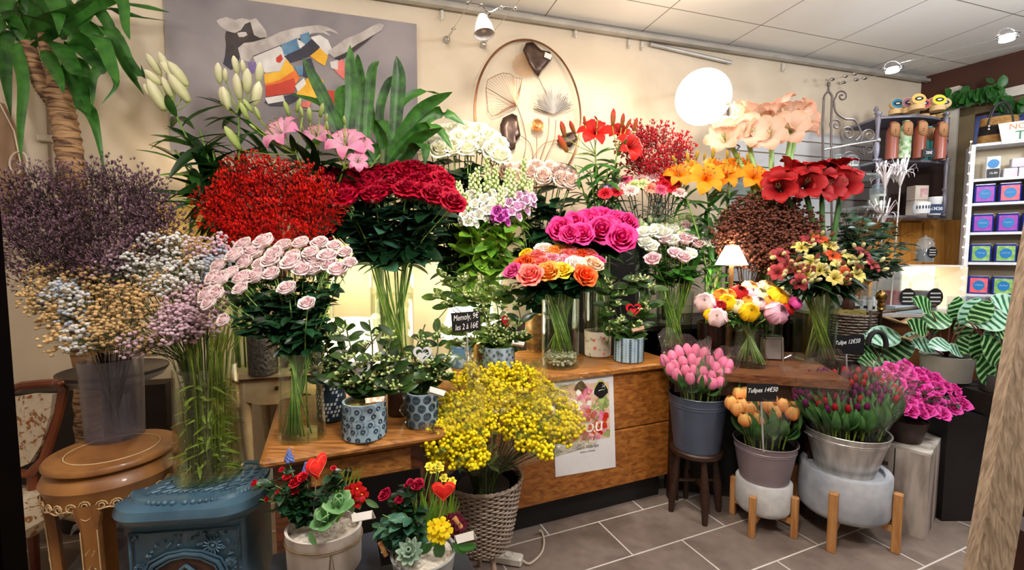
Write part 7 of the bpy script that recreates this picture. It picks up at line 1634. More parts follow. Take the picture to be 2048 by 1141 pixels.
# bottles with leather flaps
m_leath = mat('tan_leather','#a07048','#b88860',rough=.7); bt = [(1772,3.3,'#7a3c2c','#8e4a38','red brown wood pattern'),(1797,3.27,'#c9d4b4','#4c7a3e','white bottle with green leaf pattern'),(1826,3.27,'#9a4e36','#7e3c28','tall red wood pattern'),(1866,3.3,'#8c4434','#a05844','wide dark red wood pattern'),(1843,3.42,'#3fb0ae','#35a09e','turquoise')]
for i, (px, Y, c1, c2, nm) in enumerate(bt):
    p = onsh(px,Y,zs2+.001); root = empty('flask', p, nm + (' flask with leather flap on the middle corner shelf' if i != 1 else ' and leather flap on the corner shelf'), 'bottle'); R = .037
    k = MB(); k.lathe([(.0005,0),(R,0),(R,.19),(R*.8,.22),(R*.55,.235),(R*.55,.262),(.0005,.265)], 24, p); k.build('flask_body', mat('flask_'+str(i)+'_paint', c1, c2, rough=.35, scale=10 if i != 1 else 30, stretch=(1,1,.2) if i != 1 else None), root)
    k = MB(); n = 12; vs = []; fs = []
    for j in range(n+1):
        a = -pi/2 - 1.0 + 2.0*j/n; lo = .150 + .03*abs(j/n*2-1)**3
        for z, rr in ((.252,R*.75),(.235,R*1.02),(.2,R*1.06),(lo,R*1.06)): vs.append(p + Vector((cos(a)*rr, sin(a)*rr, z)))
    for j in range(n):
        for q in range(3): fs.append((j*4+q,(j+1)*4+q,(j+1)*4+q+1,j*4+q+1))
    k.add(vs, fs); fl_ = k.build('leather_flap', m_leath, root); s_ = fl_.modifiers.new('t','SOLIDIFY'); s_.thickness = .002
    k = MB(); k.ball(p + Vector((-.012,-R*1.08,.2)), .0035, 1); k.ball(p + Vector((-.012,-R*1.08,.185)), .0035, 1); k.build('rivets', m_black, fl_)
k = MB(); p = onsh(1846,3.22,zs2+.03); M = facing(p,(1,0,0)); k.prism([M @ Vector(v) for v in ((-.045,-.028,0),(.045,-.028,0),(.045,.028,0),(-.045,.028,0))], M.to_3x3() @ Vector((0,0,-.002))); o = k.build('small_chalk_tag', m_slate, None, False, label='small black price tag in front of the turquoise flask', cat='sign')
text('chalk_writing','20€',.028, M @ Matrix.Translation((0,0,.001)), m_chalk, o)
# things on lower shelf
def simple(name, kfn, m, label, cat, group=None, at_=None): k = MB(); kfn(k); o = k.build(name, m, None, label=label, cat=cat, group=group); recenter(o, at_) if at_ is not None else 0; return o
m_wcer = mat('white_ceramic','#dcdcdc','#cfcfd2',rough=.35); m_boxp = mat('pink_box','#b87c84','#d9c4c0',rough=.6,scale=18)
p = onsh(1864,3.3,zs3+.001); simple('ceramic_jar', lambda k: k.lathe([(.0005,0),(.034,0),(.036,.09),(.04,.1),(.04,.13),(.034,.13),(.034,.1),(.0005,.1)],24,p), m_wcer, 'white ceramic oil burner on the lower corner shelf', 'burner', None, p)
p = onsh(1838,3.2,zs3+.001)
root = empty('tealight_holder', p, 'white tealight holder with leaf cut outs on the lower corner shelf', 'candle holder'); k = MB(); k.lathe([(.0005,0),(.045,0),(.052,.045),(.045,.08),(.04,.08),(.04,.02),(.0005,.02)],28,p); k.build('holder_body', m_wcer, root)
k = MB()
for j in range(9): a = -pi+.35+j*.32; k.ball(p+Vector((cos(a)*.0515,sin(a)*.0515,.045)), .011, 1, sq=(.45,.45,1.2))
k.build('cut_outs', mat('cut_out_dark','#3c4450','#2c323c'), root)
p = onsh(1868,3.16,zs3+.033); M = facing(p,(1,0,0)); k = MB(); k.prism([M @ Vector(v) for v in ((-.045,-.032,0),(.045,-.032,0),(.045,.032,0),(-.045,.032,0))], M.to_3x3() @ Vector((0,0,-.002))); o = k.build('small_chalk_tag', mat('navy_tag','#1c2c4a','#24365a'), None, False, label='navy price tag beside the white tealight holder', cat='sign'); text('chalk_writing','13€50',.03, M @ Matrix.Translation((0,0,.001)), m_chalk, o)
for px, w, h, dz, nm in ((1828,.1,.12,0,'pink and cream gift box, lower of the stack on the lower corner shelf'),(1828,.1,.11,.121,'pink and cream gift box, upper of the stack on the lower corner shelf')):
    p = onsh(px,3.45,zs3+.001+dz); simple('gift_box', lambda k: (k.box(p+Vector((0,0,h/2)),(w,.08,h),None,0,.003), k.box(p+Vector((.012,-.041,h/2)),(w*.5,.002,h*.6),None,1)), [mat('cream_box','#cfc2b4','#bfb0a2'), m_boxp], nm, 'box', None, p)
# jars and glassware behind the white blooms
m_jar = glass_mat('pale_jar_glass','#f0f6f6',.9,.14,.06,.4,hazecol='#dfeaf0'); m_wax2 = mat('cream_wax','#e6ddcc','#d8ccb8')
for i, (px, Y, z0, h, r_, lab) in enumerate(((1640,3.15,1.62,.13,.04,'small glass candle jar, leftmost in front of the panelling'),(1668,3.2,1.62,.15,.045,'glass candle jar under the iron stand'),(1693,3.1,1.6,.14,.045,'glass candle jar below the lowest iron scroll'),(1750,3.3,1.45,.16,.05,'tall glass jar left of the gift boxes'))):
    z0 = P(px, 352 + (0 if i < 3 else 60), Y).z; p = onsh(px,Y,z0); root = empty('candle_jar', p, lab, 'candle'); k = MB(); k.lathe([(.0005,0),(r_,0),(r_,h*.8),(r_*.6,h*.85),(r_*.9,h*.9),(r_*.3,h),(.0005,h*1.02)],20,p); k.build('glass', m_jar, root); k = MB(); k.lathe([(.0005,.004),(r_*.9,.004),(r_*.9,h*.5),(.0005,h*.5)],16,p); k.build('wax', m_wax2, root)
    k = MB(); k.box(p+Vector((0,-r_-.001,h*.3)),(r_*1.2,.002,.03)); k.build('label', m_slate, root, False)
k = MB(); a, b_ = P(1452,354,3.25), P(1752,354,3.25); k.box(((a.x+b_.x)/2,3.36,a.z-.008),(b_.x-a.x,.54,.014)); simple_s = k.build('glass_shelf', glass_mat('shelf_glass','#e6f2f2',.8,.2,.05,.3), None, False, label='pale glass shelf carrying candle jars in front of the panelling', cat='shelf'); recenter(simple_s, (a.x,3.22,a.z-.008))
k = MB(); a, b_ = P(1700,415,3.32), P(1752,415,3.32); k.box(((a.x+b_.x)/2,3.3,a.z-.008),(b_.x-a.x,.2,.014)); s2_ = k.build('glass_shelf', glass_mat('shelf_glass'), None, False, label='short pale glass shelf left of the gift boxes', cat='shelf'); recenter(s2_, (a.x,3.3,a.z-.008))
# white artificial blooms (sculptural)
m_art = mat('white_artificial_petals','#e9e4e2','#d8c8cc',rough=.6)
for cx, cy, nm in ((1770,345,'left'),(1800,340,'right'),(1765,420,'low left'),(1800,400,'low right')):
    if 'low' in nm and 'right' in nm: continue
    c = P(cx,cy+35,3.0); root = empty('white_artificial_flower', c, 'white spidery artificial bloom with drooping petals, the %s one near the gift boxes' % nm, 'artificial flower'); k = MB()
    for i in range(22):
        a = U(0,6.28); R = U(.05,.11); t_ = c + Vector((cos(a)*R*.3, sin(a)*R*.3, .09)); e = c + Vector((cos(a)*R, sin(a)*R*.6, U(.06,.2)))
        k.ribbon([c, t_, e, e+Vector((cos(a)*.012,0,-.03))], .007, Vector((-sin(a),cos(a),0)), 0, .2)
    k.build('petals', m_art, root, edge=False); k = MB(); k.tube([Vector((c.x,3.02,.965)), c], .004, 5); k.build('stem', mat('white_stem','#d8d4cc'), root)
# ============================================================ yellow cabinet, lit box, jars, small counter
m_och = wood('ochre_cabinet','#b07a34','#c8924a',2,4,.5)
root = empty('ochre_cabinet', onsh(1830,3.62,0), 'ochre wooden cupboard with carved arches under the corner shelf', 'cupboard')
a, b_ = P(1745,440,3.62), P(1908,640,3.62); k = MB(); k.box(((a.x+b_.x)/2,3.7,(a.z)/2),(b_.x-a.x,.16,a.z)); k.build('cupboard_body', m_och, root, False)
for x0,x1 in ((1800,1842),(1846,1886)):
    k = MB(); q = [P(x0,446,3.615),P(x1,446,3.615),P(x1,600,3.615),P(x0,600,3.615)]; k.prism([q[3],q[2],q[1],q[0]], (0,-.012,0)); d_ = k.build('door', m_och, root, False)
    if x0 < 1820:
        k = MB()
        for rr in (18,10): k.tube([P(x0+21+cos(w)*rr, 484-sin(w)*rr, 3.6) for w in [j*pi/12 for j in range(13)]], .004, 5)
        k.build('carved_arch', mat('arch_gold','#d8a050','#a06c2c'), d_)
m_cnt = mat('pale_counter_top','#b9b0a6','#a29a92',rough=.5); zc2 = P(1800,620,3.15).z
k = MB(); a, b_ = P(1640,622,3.0), P(2060,632,3.0); k.box(((a.x+b_.x)/2, 3.25, zc2-.015),(b_.x-a.x,.6,.03),None,0,.004)
root = empty('rear_counter', onsh(1850,3.25,0), 'rear counter with pale top behind the brass finial rail', 'counter'); k.build('worktop', m_cnt, root)
k = MB(); k.box(((a.x+b_.x)/2, 3.3, (zc2-.03)/2),(b_.x-a.x-.04,.46,zc2-.031)); k.build('counter_body', mat('rear_counter_brown','#7a4a26','#5c3418',rough=.5), root, False)
# lit display box with two apothecary jars
def jar(px, pyb, Y, r_, h, label, fill, z=None):
    p = onsh(px,Y,z if z is not None else zc2+.001); root = empty('apothecary_jar', p, label, 'jar'); k = MB(); k.lathe([(.0005,0),(r_,0),(r_,h*.72),(r_*.75,h*.8),(r_*.8,h*.82),(r_*.85,h*.86),(r_*.3,h*.93),(r_*.12,h*.94),(r_*.16,h*.98),(.0005,h)],28,p); k.build('jar_glass', m_jar if fill != 'red' else m_jar, root)
    k = MB(); k.lathe([(.0005,.004),(r_*.92,.004),(r_*.92,h*.5),(.0005,h*.5)],20,p); k.build('contents', mat('jar_fill_'+fill, {'red':'#c83a1c','tea':'#4a3a2c','pale':'#cfc0a0'}[fill], {'red':'#8a1c10','tea':'#2c2018','pale':'#b0a080'}[fill], scale=60, bmp=.5), root)
    k = MB(); n = 14; c = p + Vector((r_*.15,-r_*1.0,h*.36)); k.prism([c + Vector((cos(w)*r_*.7, 0, sin(w)*r_*.8)) for w in [j*2*pi/n for j in range(n)]], (0,.003,0)); lb = k.build('oval_label', m_slate, root, False)
    k = MB()
    for dz in (-.35,0,.35): k.box(c + Vector((0,-.001,dz*r_)),(r_*.9,.001,r_*.12))
    k.build('label_lines', mat('label_grey_print','#b9b4ac'), lb, False)
jar(1798,600,3.12,.078,.27,'glass apothecary jar of orange red filling in the lit display box','red')
jar(1852,600,3.12,.078,.27,'glass apothecary jar with dark oval label in the lit display box, nearest the shelf unit','tea')
zl = P(1850,528,3.2).z; jar(1850,520,3.2,.05,.19,'glass apothecary jar standing on top of the lit display box','tea', zl+.012); jar(1745,560,3.2,.05,.17,'glass apothecary jar behind the climbing plant leaves','pale')
root = empty('lit_display_box', onsh(1830,3.28,zc2), 'white display box glowing warm from inside behind the apothecary jars', 'display box')
a, b_ = P(1768,530,3.28), P(1888,612,3.28); k = MB()
for q0, q1, z0, z1 in ((a.x,b_.x,a.z-.012,a.z),(a.x,b_.x,zc2,zc2+.012)): k.box(((q0+q1)/2,3.25,(z0+z1)/2),(q1-q0,.24,z1-z0))
for x in (a.x,b_.x): k.box((x,3.25,(a.z+zc2)/2),(.012,.24,a.z-zc2-.024))
k.build('box_frame', mat('box_white','#e9e2d8'), root, False); k = MB(); k.box(((a.x+b_.x)/2,3.365,(a.z+zc2)/2),(b_.x-a.x,.01,a.z-zc2)); k.build('lit_back', emit('warm_panel','#ffe6b8',1.5), root, False)
k = MB(); p = onsh(1815,3.0,zc2+.001); k.box(p+Vector((0,0,.022)),(.17,.09,.044),Matrix.Rotation(-.1,3,'Z'),0,.002); o = k.build('card_box', mat('pale_blue_box','#a9bac4','#9aacb8',rough=.6), None, False, label='flat pale blue card box on the rear counter', cat='box'); recenter(o, p)
for i, (px, Y) in enumerate(((1665,3.1),(1682,3.15),(1715,3.1),(1732,3.12),(1750,3.08),(1700,3.2))):
    p = onsh(px,Y,zc2+.001); root = empty('tealight_glass', p, 'small white candle glass with black label on the rear counter behind the wicker planter', 'candle', 'white candle glasses on the rear counter'); k = MB(); k.lathe([(.0005,0),(.024,0),(.026,.07),(.018,.075),(.018,.1),(.0005,.102)],18,p); k.build('glass', mat('frosted_candle','#d8dcdc','#c6cccc',rough=.3), root); k = MB(); k.box(p+Vector((0,-.0275,.025)),(.03,.003,.018)); k.build('label', m_slate, root, False)
# clear boxes on the counter at right
for i, px in enumerate((1925,1952,1985,2020,2050)):
    p = onsh(px,2.85-.02*i,0); p.z = P(px,625,p.y).z; root = empty('clear_box', p, 'clear plastic box with dark contents, number %s from the shelf unit edge' % ['one','two','three','four','five'][i], 'box'); k = MB(); k.box(p+Vector((0,0,.05)),(.078,.08,.1)); k.build('box_walls', m_jar, root, False); k = MB(); k.box(p+Vector((0,0,.024)),(.07,.07,.046)); k.build('contents', mat('dark_contents','#2a1c18','#4a3028',scale=60), root, False)
k = MB(); a, b_ = P(1905,628,2.85), P(2100,632,2.85); k.box(((a.x+b_.x)/2,2.83,a.z-.02),(b_.x-a.x,.2,.03)); o = k.build('pale_ledge', m_cnt, None, False, label='pale ledge carrying the clear plastic boxes', cat='shelf'); recenter(o, (a.x,2.83,a.z-.02))
# rail with brass finial
root = empty('brass_rail', onsh(1768,2.7,0), 'dark iron railing with brass finial behind the calathea', 'railing'); m_brass = mat('brass','#a8854a','#7a5c2c',rough=.25,metal=.9)
k = MB(); zr = P(1768,622,2.7).z; k.tube([P(1735,628,2.72), P(1800,620,2.7), P(1870,612,2.75)], .011, 8); k.build('top_rail', mat('aged_rail','#8a7c6a','#4a3c2e',rough=.3,metal=.5), root)
for px in (1748,1768,1868):
    k = MB(); p = onsh(px,2.71,0); p.z = zr; k.tube([Vector((p.x,p.y,0)), p], .01 if px == 1768 else .007, 8); k.build('baluster', m_iron if px != 1768 else mat('dark_iron','#1c1613','#2a201a',rough=.4,metal=.5), root)
k = MB(); p = onsh(1768,2.7,zr); k.lathe([(.012,0),(.018,.01),(.01,.02),(.02,.035),(.022,.04),(.01,.05),(.026,.07),(.03,.09),(.022,.11),(.012,.118),(.006,.125)],20,p); k.build('finial', m_brass, root)
# ============================================================ white tea shelf unit at right
LF = P(1922,598,3.15); LT = P(1928,292,3.15); sd = Vector((.806,-.592,0)); sn = Vector((-sd.y, sd.x, 0)); zb, zt_ = P(1922,592,3.15).z, P(1925,290,3.15).z
m_shw = mat('white_shelf_paint','#dcdde2','#cfd0d8',rough=.5); m_shb = mat('shelf_cream_back','#c9bba0','#bcae94',rough=.7)
O3 = Vector((LF.x, 3.15, 0)); root = empty('tea_shelf', Vector((O3.x,O3.y,zb)), 'white open shelf unit filled with pink and blue tea tins', 'shelf unit'); wd = .62; dp = .17
def sbox(mb, u0,u1,v0,v1,z0,z1,m=0):
    q = [O3+sd*u0+sn*v0, O3+sd*u1+sn*v0, O3+sd*u1+sn*v1, O3+sd*u0+sn*v1]; mb.hexa([Vector((v.x,v.y,z0)) for v in q],[Vector((v.x,v.y,z1)) for v in q],m)
k = MB(); sbox(k,0,.022,0,dp,zb,zt_); k.build('side_panel', m_shw, root, False); k = MB(); sbox(k,wd-.022,wd,0,dp,zb,zt_); k.build('side_panel', m_shw, root, False)
k = MB(); sbox(k,.022,wd-.022,dp-.01,dp,zb,zt_); k.build('back_panel', m_shb, root, False)
zsf = [P(1925,y,3.15).z for y in (590,527,468,410,362,292)]
for z in zsf: k = MB(); sbox(k,.023,wd-.023,.0,dp-.011,z-.009,z+.009); k.build('shelf', m_shw, root, False)
m_lid = mat('tin_lid_silver','#c9c6cc','#a8a4ac',rough=.25,metal=.8); bl_ = mat('tin_blue','#1c2c8c','#2438a0',rough=.3); cb_ = mat('tin_label_blue','#1470b0','#1c80c0',rough=.4)
tcol = {'pink': mat('tin_pink','#d85a8c','#c84a9a',rough=.35,scale=40), 'magenta': mat('tin_magenta','#a84ab0','#8a3aa8',rough=.35,scale=40), 'green': mat('tin_green','#a8c878','#6aa050',rough=.35,scale=40), 'yellow': mat('tin_yellow','#d9c87a','#c0a850',rough=.35,scale=40), 'salmon': mat('tin_salmon','#e8707c','#d85a68',rough=.35,scale=40)}
rows = [(0,('salmon','green','pink','green','salmon')),(1,('green','green','salmon','green','pink')),(2,('magenta','magenta','yellow','pink','green')),(3,('magenta','salmon','magenta','green','pink'))]
rn_ = ['bottom','second','third','fourth']; pos = ['first','second','third','fourth','fifth']
for ri, cs_ in rows:
    for ci_, c in enumerate(cs_):
        u = .085 + ci_*.118; z = zsf[ri]+.01; p = O3+sd*u+sn*.055; p.z = z; r_ = empty('tea_tin', p, '%s and blue tea tin, %s from the unit side on the %s shelf up' % (c, pos[ci_], rn_[ri]), 'tin'); h = .118
        Rr = Matrix.Rotation(atan2(sd.y,sd.x),3,'Z'); k = MB(); k.box(p+Vector((0,0,h/2)),(.102,.08,h),Rr,0,.008); k.build('tin_body', bl_, r_, edge=30)
        k = MB(); k.box(p+Vector((0,0,h+.005)),(.1,.078,.012),Rr,0,.004); k.build('lid', m_lid, r_, edge=30)
        M = facing(p+Vector((0,0,h/2))-sn*.0405, sd); k = MB(); k.prism([M@Vector(v) for v in ((-.043,-.05,0),(.043,-.05,0),(.043,.05,0),(-.043,.05,0))], M.to_3x3()@Vector((0,0,.0012))); lb = k.build('floral_label', tcol[c], r_, False)
        k = MB(); k.prism([M@Vector((cos(w)*.029,sin(w)*.034,.0016)) for w in [j*2*pi/20 for j in range(20)]], M.to_3x3()@Vector((0,0,.0008))); k.build('blue_roundel', cb_, lb, False)
        if ci_ < 3: k = MB(); k.tube([M@Vector((x,.004*sin(x*400)+.003,.0028)) for x in [(-.018+.003*j) for j in range(13)]], .0012, 3); k.build('script_lettering', mat('white_print','#e6e4e0'), lb)
# top shelf objects
p = O3+sd*.12+sn*.06; p.z = zsf[4]+.01; k = MB(); R3 = Matrix.Rotation(atan2(sd.y,sd.x),3,'Z')
root = empty('tea_pouch', p, 'white tea pouch with blue round label on the upper shelf', 'pouch'); k.box(p+Vector((0,0,.075)),(.07,.03,.15),R3,0,.004); k.build('pouch_body', m_wcer, root, False); k = MB(); M = facing(p+Vector((0,0,.1))-sn*.0165,sd); k.prism([M@Vector((cos(w)*.028,sin(w)*.03,0)) for w in [j*.4 for j in range(15)]], M.to_3x3()@Vector((0,0,.001))); k.build('blue_label', cb_, root, False)
k = MB(); M = facing(p+Vector((0,0,.035))-sn*.022,sd); k.prism([M@Vector(v) for v in ((-.03,-.03,0),(.03,-.03,0),(.03,.03,0),(-.03,.03,0))], M.to_3x3()@Vector((0,0,.002))); o = k.build('small_chalk_tag', m_slate, None, False, label='small black price card in front of the white tea pouch', cat='sign'); text('chalk_writing','15,90',.018,M@Matrix.Translation((0,0,.003)),m_chalk,o)
for i, (u,z_) in enumerate(((.2,0),(.27,0),(.235,.062))):
    p = O3+sd*u+sn*.06; p.z = zsf[4]+.0105+z_; k = MB(); k.box(p+Vector((0,0,.03)),(.066,.06,.06),R3,0,.003); o = k.build('tea_box', mat('pale_lilac_box','#cfc8d2','#bdb4c2',rough=.5), None, False, label='pale lilac tea box on the upper shelf, ' + ['lower one beside the pouch','lower one beside the framed print','topmost of its stack'][i], cat='box'); recenter(o, p)
p = O3+sd*.42+sn*.05; p.z = zsf[4]+.01; root = empty('framed_print', p, 'white framed print with a big blue circle on the upper shelf', 'picture'); k = MB(); k.box(p+Vector((0,0,.1)),(.17,.02,.2),R3,0,.003); k.build('white_panel', m_wcer, root, False); M = facing(p+Vector((0,0,.1))-sn*.0115,sd)
k = MB(); k.prism([M@Vector(v) for v in ((-.06,-.075,0),(.06,-.075,0),(.06,.075,0),(-.06,.075,0))], M.to_3x3()@Vector((0,0,.001))); k.build('green_print', tcol['green'], root, False); k = MB(); k.prism([M@Vector((cos(w)*.045,sin(w)*.05,.0015)) for w in [j*.314 for j in range(20)]], M.to_3x3()@Vector((0,0,.001))); k.build('blue_roundel', cb_, root, False)
# banner and woven bags on top
p = O3+sd*.30-sn*.004; M = facing(Vector((p.x,p.y,zt_+.045)), sd); root = empty('shop_banner', Vector((p.x,p.y,zt_)), 'white banner with orange and green lettering on top of the tea shelf', 'banner')
k = MB(); k.prism([M@Vector(v) for v in ((-.155,-.062,0),(.4,-.062,0),(.4,.09,0),(-.18,.075,0))], M.to_3x3()@Vector((0,0,-.004))); k.build('banner_sheet', mat('banner_white','#e2e0de','#d8d6d6'), root, False)
text('orange_lettering','NOUVEAU',.052,M@Matrix.Translation((-.13,.045,.001)),mat('orange_print','#d8743c','#e0844c'),root,ax='LEFT'); text('green_lettering','THÉ',.08,M@Matrix.Translation((-.1,-.015,.001)),mat('green_print_dark','#1f6a3c','#2a7a48'),root,ax='LEFT',extrude=.001)
def strawbag(u, z, w, h, label):
    p = O3+sd*u+sn*.09; p.z = z; root = empty('straw_bag', p, label, 'bag'); k = MB()
    for i in range(16):
        zz = h*i/15; ww = w*(1-.12*i/15); k.tube([p+R3@Vector((cos(a)*ww/2, sin(a)*.05, zz+.005)) for a in [2*pi*j/28 for j in range(29)]], .0058, 4, 0 if (i < 5 or i > 10) else 1, cap=False)
    k.build('woven_body', [mat('straw','#b08850','#8a6434',rough=.8,scale=40), mat('black_raffia','#1a1412','#2a201c',rough=.8)], root)
    for s_ in (-1,1):
        k = MB(); k.tube(spline([p+R3@Vector((x*w, s_*.04, h*.75+z2)) for x,z2 in ((-.28,-.03),(-.27,.03),(-.12,.13),(.12,.13),(.27,.03),(.28,-.03))],16), .007, 6); k.build('handle', m_black, root)
        k = MB(); [k.ball(p+R3@Vector((x*w, -.053, h*.75+dz)), .006, 1) for x in (-.28,.28) for dz in (-.03,-.01)]
        if s_ < 0: k.build('studs', mat('stud_silver','#d8d4cc'), root)
strawbag(.14, zt_+.01, .2, .16, 'straw bag with black band and handles on the tea shelf, beside the banner'); strawbag(.42, zt_+.01, .2, .2, 'straw bag with black handles standing behind the banner')
# fairy lights along the shelf side
k = MB(); pts = [O3+sd*(-.006)+Vector((.004*sin(i*1.7)-.004,-.006,zb-.02+(zt_-zb+.04)*i/30)) for i in range(31)]; root = empty('fairy_lights', pts[0], 'string of tiny warm lights down the edge of the tea shelf', 'string lights'); k.tube(pts, .0015, 4); k.build('wire', mat('clear_wire','#cfcac0'), root)
k = MB()
for i, p in enumerate(pts):
    if i % 2 == 0: k.ball(p+Vector((-.004,-.004,0)), .006, 1)
k.build('bulbs', emit('fairy_bulb','#ffe9c0',5), root)
# leaf garland
root = empty('leaf_garland', RW(1950,205,.1), 'green artificial ivy garland draped along the top of the window surround', 'garland'); gp = spline([RW(x,y,.14) for x,y in ((1868,205),(1895,196),(1925,192),(1960,180),(1985,176),(2010,200),(2060,205))], 26)
k = MB(); k.tube(gp, .004, 5); k.build('vine', m_twig, root); k = MB(); ivy = leaf_mb(.36,.15,.15,6,.3)
for i in range(190):
    p = gp[int(U(0,25.9))] + Vector((U(-.02,.02),U(-.05,.02),U(-.03,.02))); d = Vector((U(-.5,.5),U(-.3,.1),U(-1.2,-.2 if U(0,1) < .85 else .8))).normalized(); z = Vector((U(-.5,.2),-1,U(-.2,.5))); x = d.cross(z).normalized(); zz = x.cross(d); s_ = U(.06,.1)
    k.merge(ivy, Matrix(((x.x,d.x,zz.x,p.x),(x.y,d.y,zz.y,p.y),(x.z,d.z,zz.z,p.z),(0,0,0,1))), s_)
k.build('ivy_leaves', leaf_mat('ivy_green','#14401a','#3f7a34'), root, edge=False)
# ============================================================ calatheas, climbing plant, wicker planter
m_cal = leaf_mat('calathea_leaf','#0c2e12','#1c5224',rough=.3,stripe='#9acb8c',stl=.8); calm = leaf_mb(.36,.12,.3,10,.1,True); m_cal2 = leaf_mat('calathea_pale','#17492c','#3a8058',rough=.3,stripe='#b4dcc4',stl=.72)
def calathea(root, leaves, Y, foot):
    for i, (x, y, L, ang, tilt, kind) in enumerate(leaves):
        c = P(x, y, Y + (i % 3)*.03); d = Vector((sin(ang), -.35, cos(ang))).normalized(); z = Vector((0,-1,tilt)); xx = d.cross(z).normalized(); zz = xx.cross(d); ln = S(L,Y); o = c - d*ln*.5
        k = MB(); k.tube(spline([foot, foot.lerp(o,.6)+Vector((0,0,.02)), o],6), .0035, 5); st = k.build('stem', mat('calathea_stem','#5a2c2c','#7a4a3a'), root, edge=False)
        k = MB(); k.merge(calm, Matrix(((xx.x,d.x,zz.x,o.x),(xx.y,d.y,zz.y,o.y),(xx.z,d.z,zz.z,o.z),(0,0,0,1))), ln); k.build('leaf', m_cal2 if kind else m_cal, root, edge=False)
pc1 = P(1890,760,2.5); zpot = pc1.z
root = pot('potted_calathea', pc1, S(38,2.5), S(42,2.5), S(52,2.5), mat('off_white_glaze','#b5aea4','#a29a8e',rough=.3), 'striped calathea in the off white pot on the dark rear cabinet', 'potted plant'); soil_on(root, S(38,2.5), S(45,2.5)); ft_ = pc1+Vector((0,0,S(46,2.5)))
calathea(root, [(1853,610,52,-.9,.5,0),(1876,640,58,-2.2+3.5,.6,0),(1873,650,50,-.2,.4,0),(1843,655,50,-1.0,.3,0),(1945,625,62,.5,.4,1),(1930,655,56,.2,.3,0),(1884,688,46,-1.5,.8,1),(1913,700,40,1.9,.7,1),(1850,690,50,2.4-.6,.6,1),(1960,640,50,1.0,.7,0),(1935,690,50,.9,.5,0),(1915,620,50,.2,.4,0)], 2.42, ft_)
pc2 = P(2005,785,2.2); root = pot('potted_calathea', pc2, S(34,2.2), S(40,2.2), S(38,2.2), mat('grey_pot','#4c4a48','#3a3836',rough=.5), 'large leaved calathea in a dark grey pot beside the wooden board', 'potted plant'); soil_on(root, S(36,2.2), S(33,2.2)); ft_ = pc2+Vector((0,0,S(34,2.2)))
calathea(root, [(1990,640,66,1.25,.4,1),(2020,610,70,2.0,.5,1),(2020,700,72,3.0,.4,1),(1988,700,70,2.7,.5,0),(1975,740,64,2.9,.3,0),(1960,690,60,3.3,.3,0),(2010,665,50,1.9,.6,0),(2040,680,70,2.6,.4,1),(2025,640,60,.5,.3,0),(1965,625,55,.7,.4,0),(1985,670,44,3.7,.4,1)], 2.15, ft_)
pc3 = P(1768,775,2.65); root = pot('potted_calathea', pc3, S(26,2.65), S(30,2.65), S(40,2.65), m_black, 'low dark leaved calathea behind the azalea', 'potted plant'); ft_ = pc3+Vector((0,0,S(34,2.65)))
calathea(root, [(1770,672,66,1.4,.6,1),(1795,700,70,1.1,.5,0),(1755,700,60,-1.2,.6,0),(1775,735,60,1.6,.5,0),(1750,680,44,-.9,.6,1),(1830,680,50,1.3,.5,1),(1740,720,40,-1.6,.4,0)], 2.6, ft_)
k = MB(); p0 = P(1745,800,2.75); k.box((p0.x+.55,2.5,pc3.z/2-.002),(1.25,.62,pc3.z-.004)); 
o = k.build('rear_cabinet', mat('black_cabinet','#0f0e10','#1a181a',rough=.45), None, False, label='black low cabinet carrying the calathea pots', cat='cabinet'); recenter(o,(p0.x+.55,2.5,0))
for pcx in (pc1, pc2):
    if pcx.z - pc3.z > .012:
        k = MB(); k.box((pcx.x,pcx.y,(pcx.z+pc3.z)/2),(.2,.2,pcx.z-pc3.z-.004)); k.build('riser_block', m_bench, None, False, label='black riser under the %s calathea pot' % ('off white' if pcx is pc1 else 'dark grey'), cat='riser')
# wicker planter with climbing plant
Yw = 2.85; wb = P(1697,715,Yw); root = empty('climbing_plant', wb, 'bushy climbing ficus in a grey wicker planter topped with dry moss', 'potted plant'); wr = S(43,Yw)
wicker(root, Vector((wb.x,Yw,0)), wb.z, P(1697,628,Yw).z, wr*.86, wr, 17, 14, m_wick, m_wickd, .006, True)
k = MB(); k.lathe([(wr*.98,P(1697,628,Yw).z-wb.z),(wr*.5,P(1697,620,Yw).z-wb.z),(.0005,P(1697,617,Yw).z-wb.z)],24,wb,wob=lambda a,u:.06*sin(a*7)); k.build('moss', m_moss, root)
k = MB(); p = P(1697,620,Yw); k.lathe([(.03,0),(.036,.02),(.03,.06),(.012,.12),(.004,.16)],14,p,wob=lambda a,u:.1*sin(3*a)); k.build('bulbous_trunk', mat('dark_trunk','#4a2418','#2e1610',rough=.6), root)
lf = MB(); tw = MB(); r5 = random.Random(77); base_ = P(1697,600,Yw)
for i in range(64):
    a = r5.uniform(0,6.28); R = sqrt(r5.random()); e = P(1745+cos(a)*R*95, 475+sin(a)*R*72+max(0,cos(a))*R*25, Yw+r5.uniform(-.15,.2)); pts = [base_, base_.lerp(e,.5)+Vector((r5.uniform(-.04,.04),0,.05)), e]; tw.tube(spline(pts,7), .0018, 4); leaves_on(lf, pts, 9, .062, .45, 1.0, ivy, 1, r5, 0, -.2)
tw.build('branches', m_twig, root, edge=False); lf.build('leaves', leaf_mat('ficus_leaf','#16301c','#4a6e4c',rough=.35), root, edge=False)
k = MB(); k.box((wb.x,Yw,(wb.z+0)/2-.002),(.26,.24,wb.z-.004)); o = k.build('plinth_block', m_bench, None, False, label='black plinth block under the wicker planter', cat='plinth'); recenter(o,(wb.x,Yw,0))
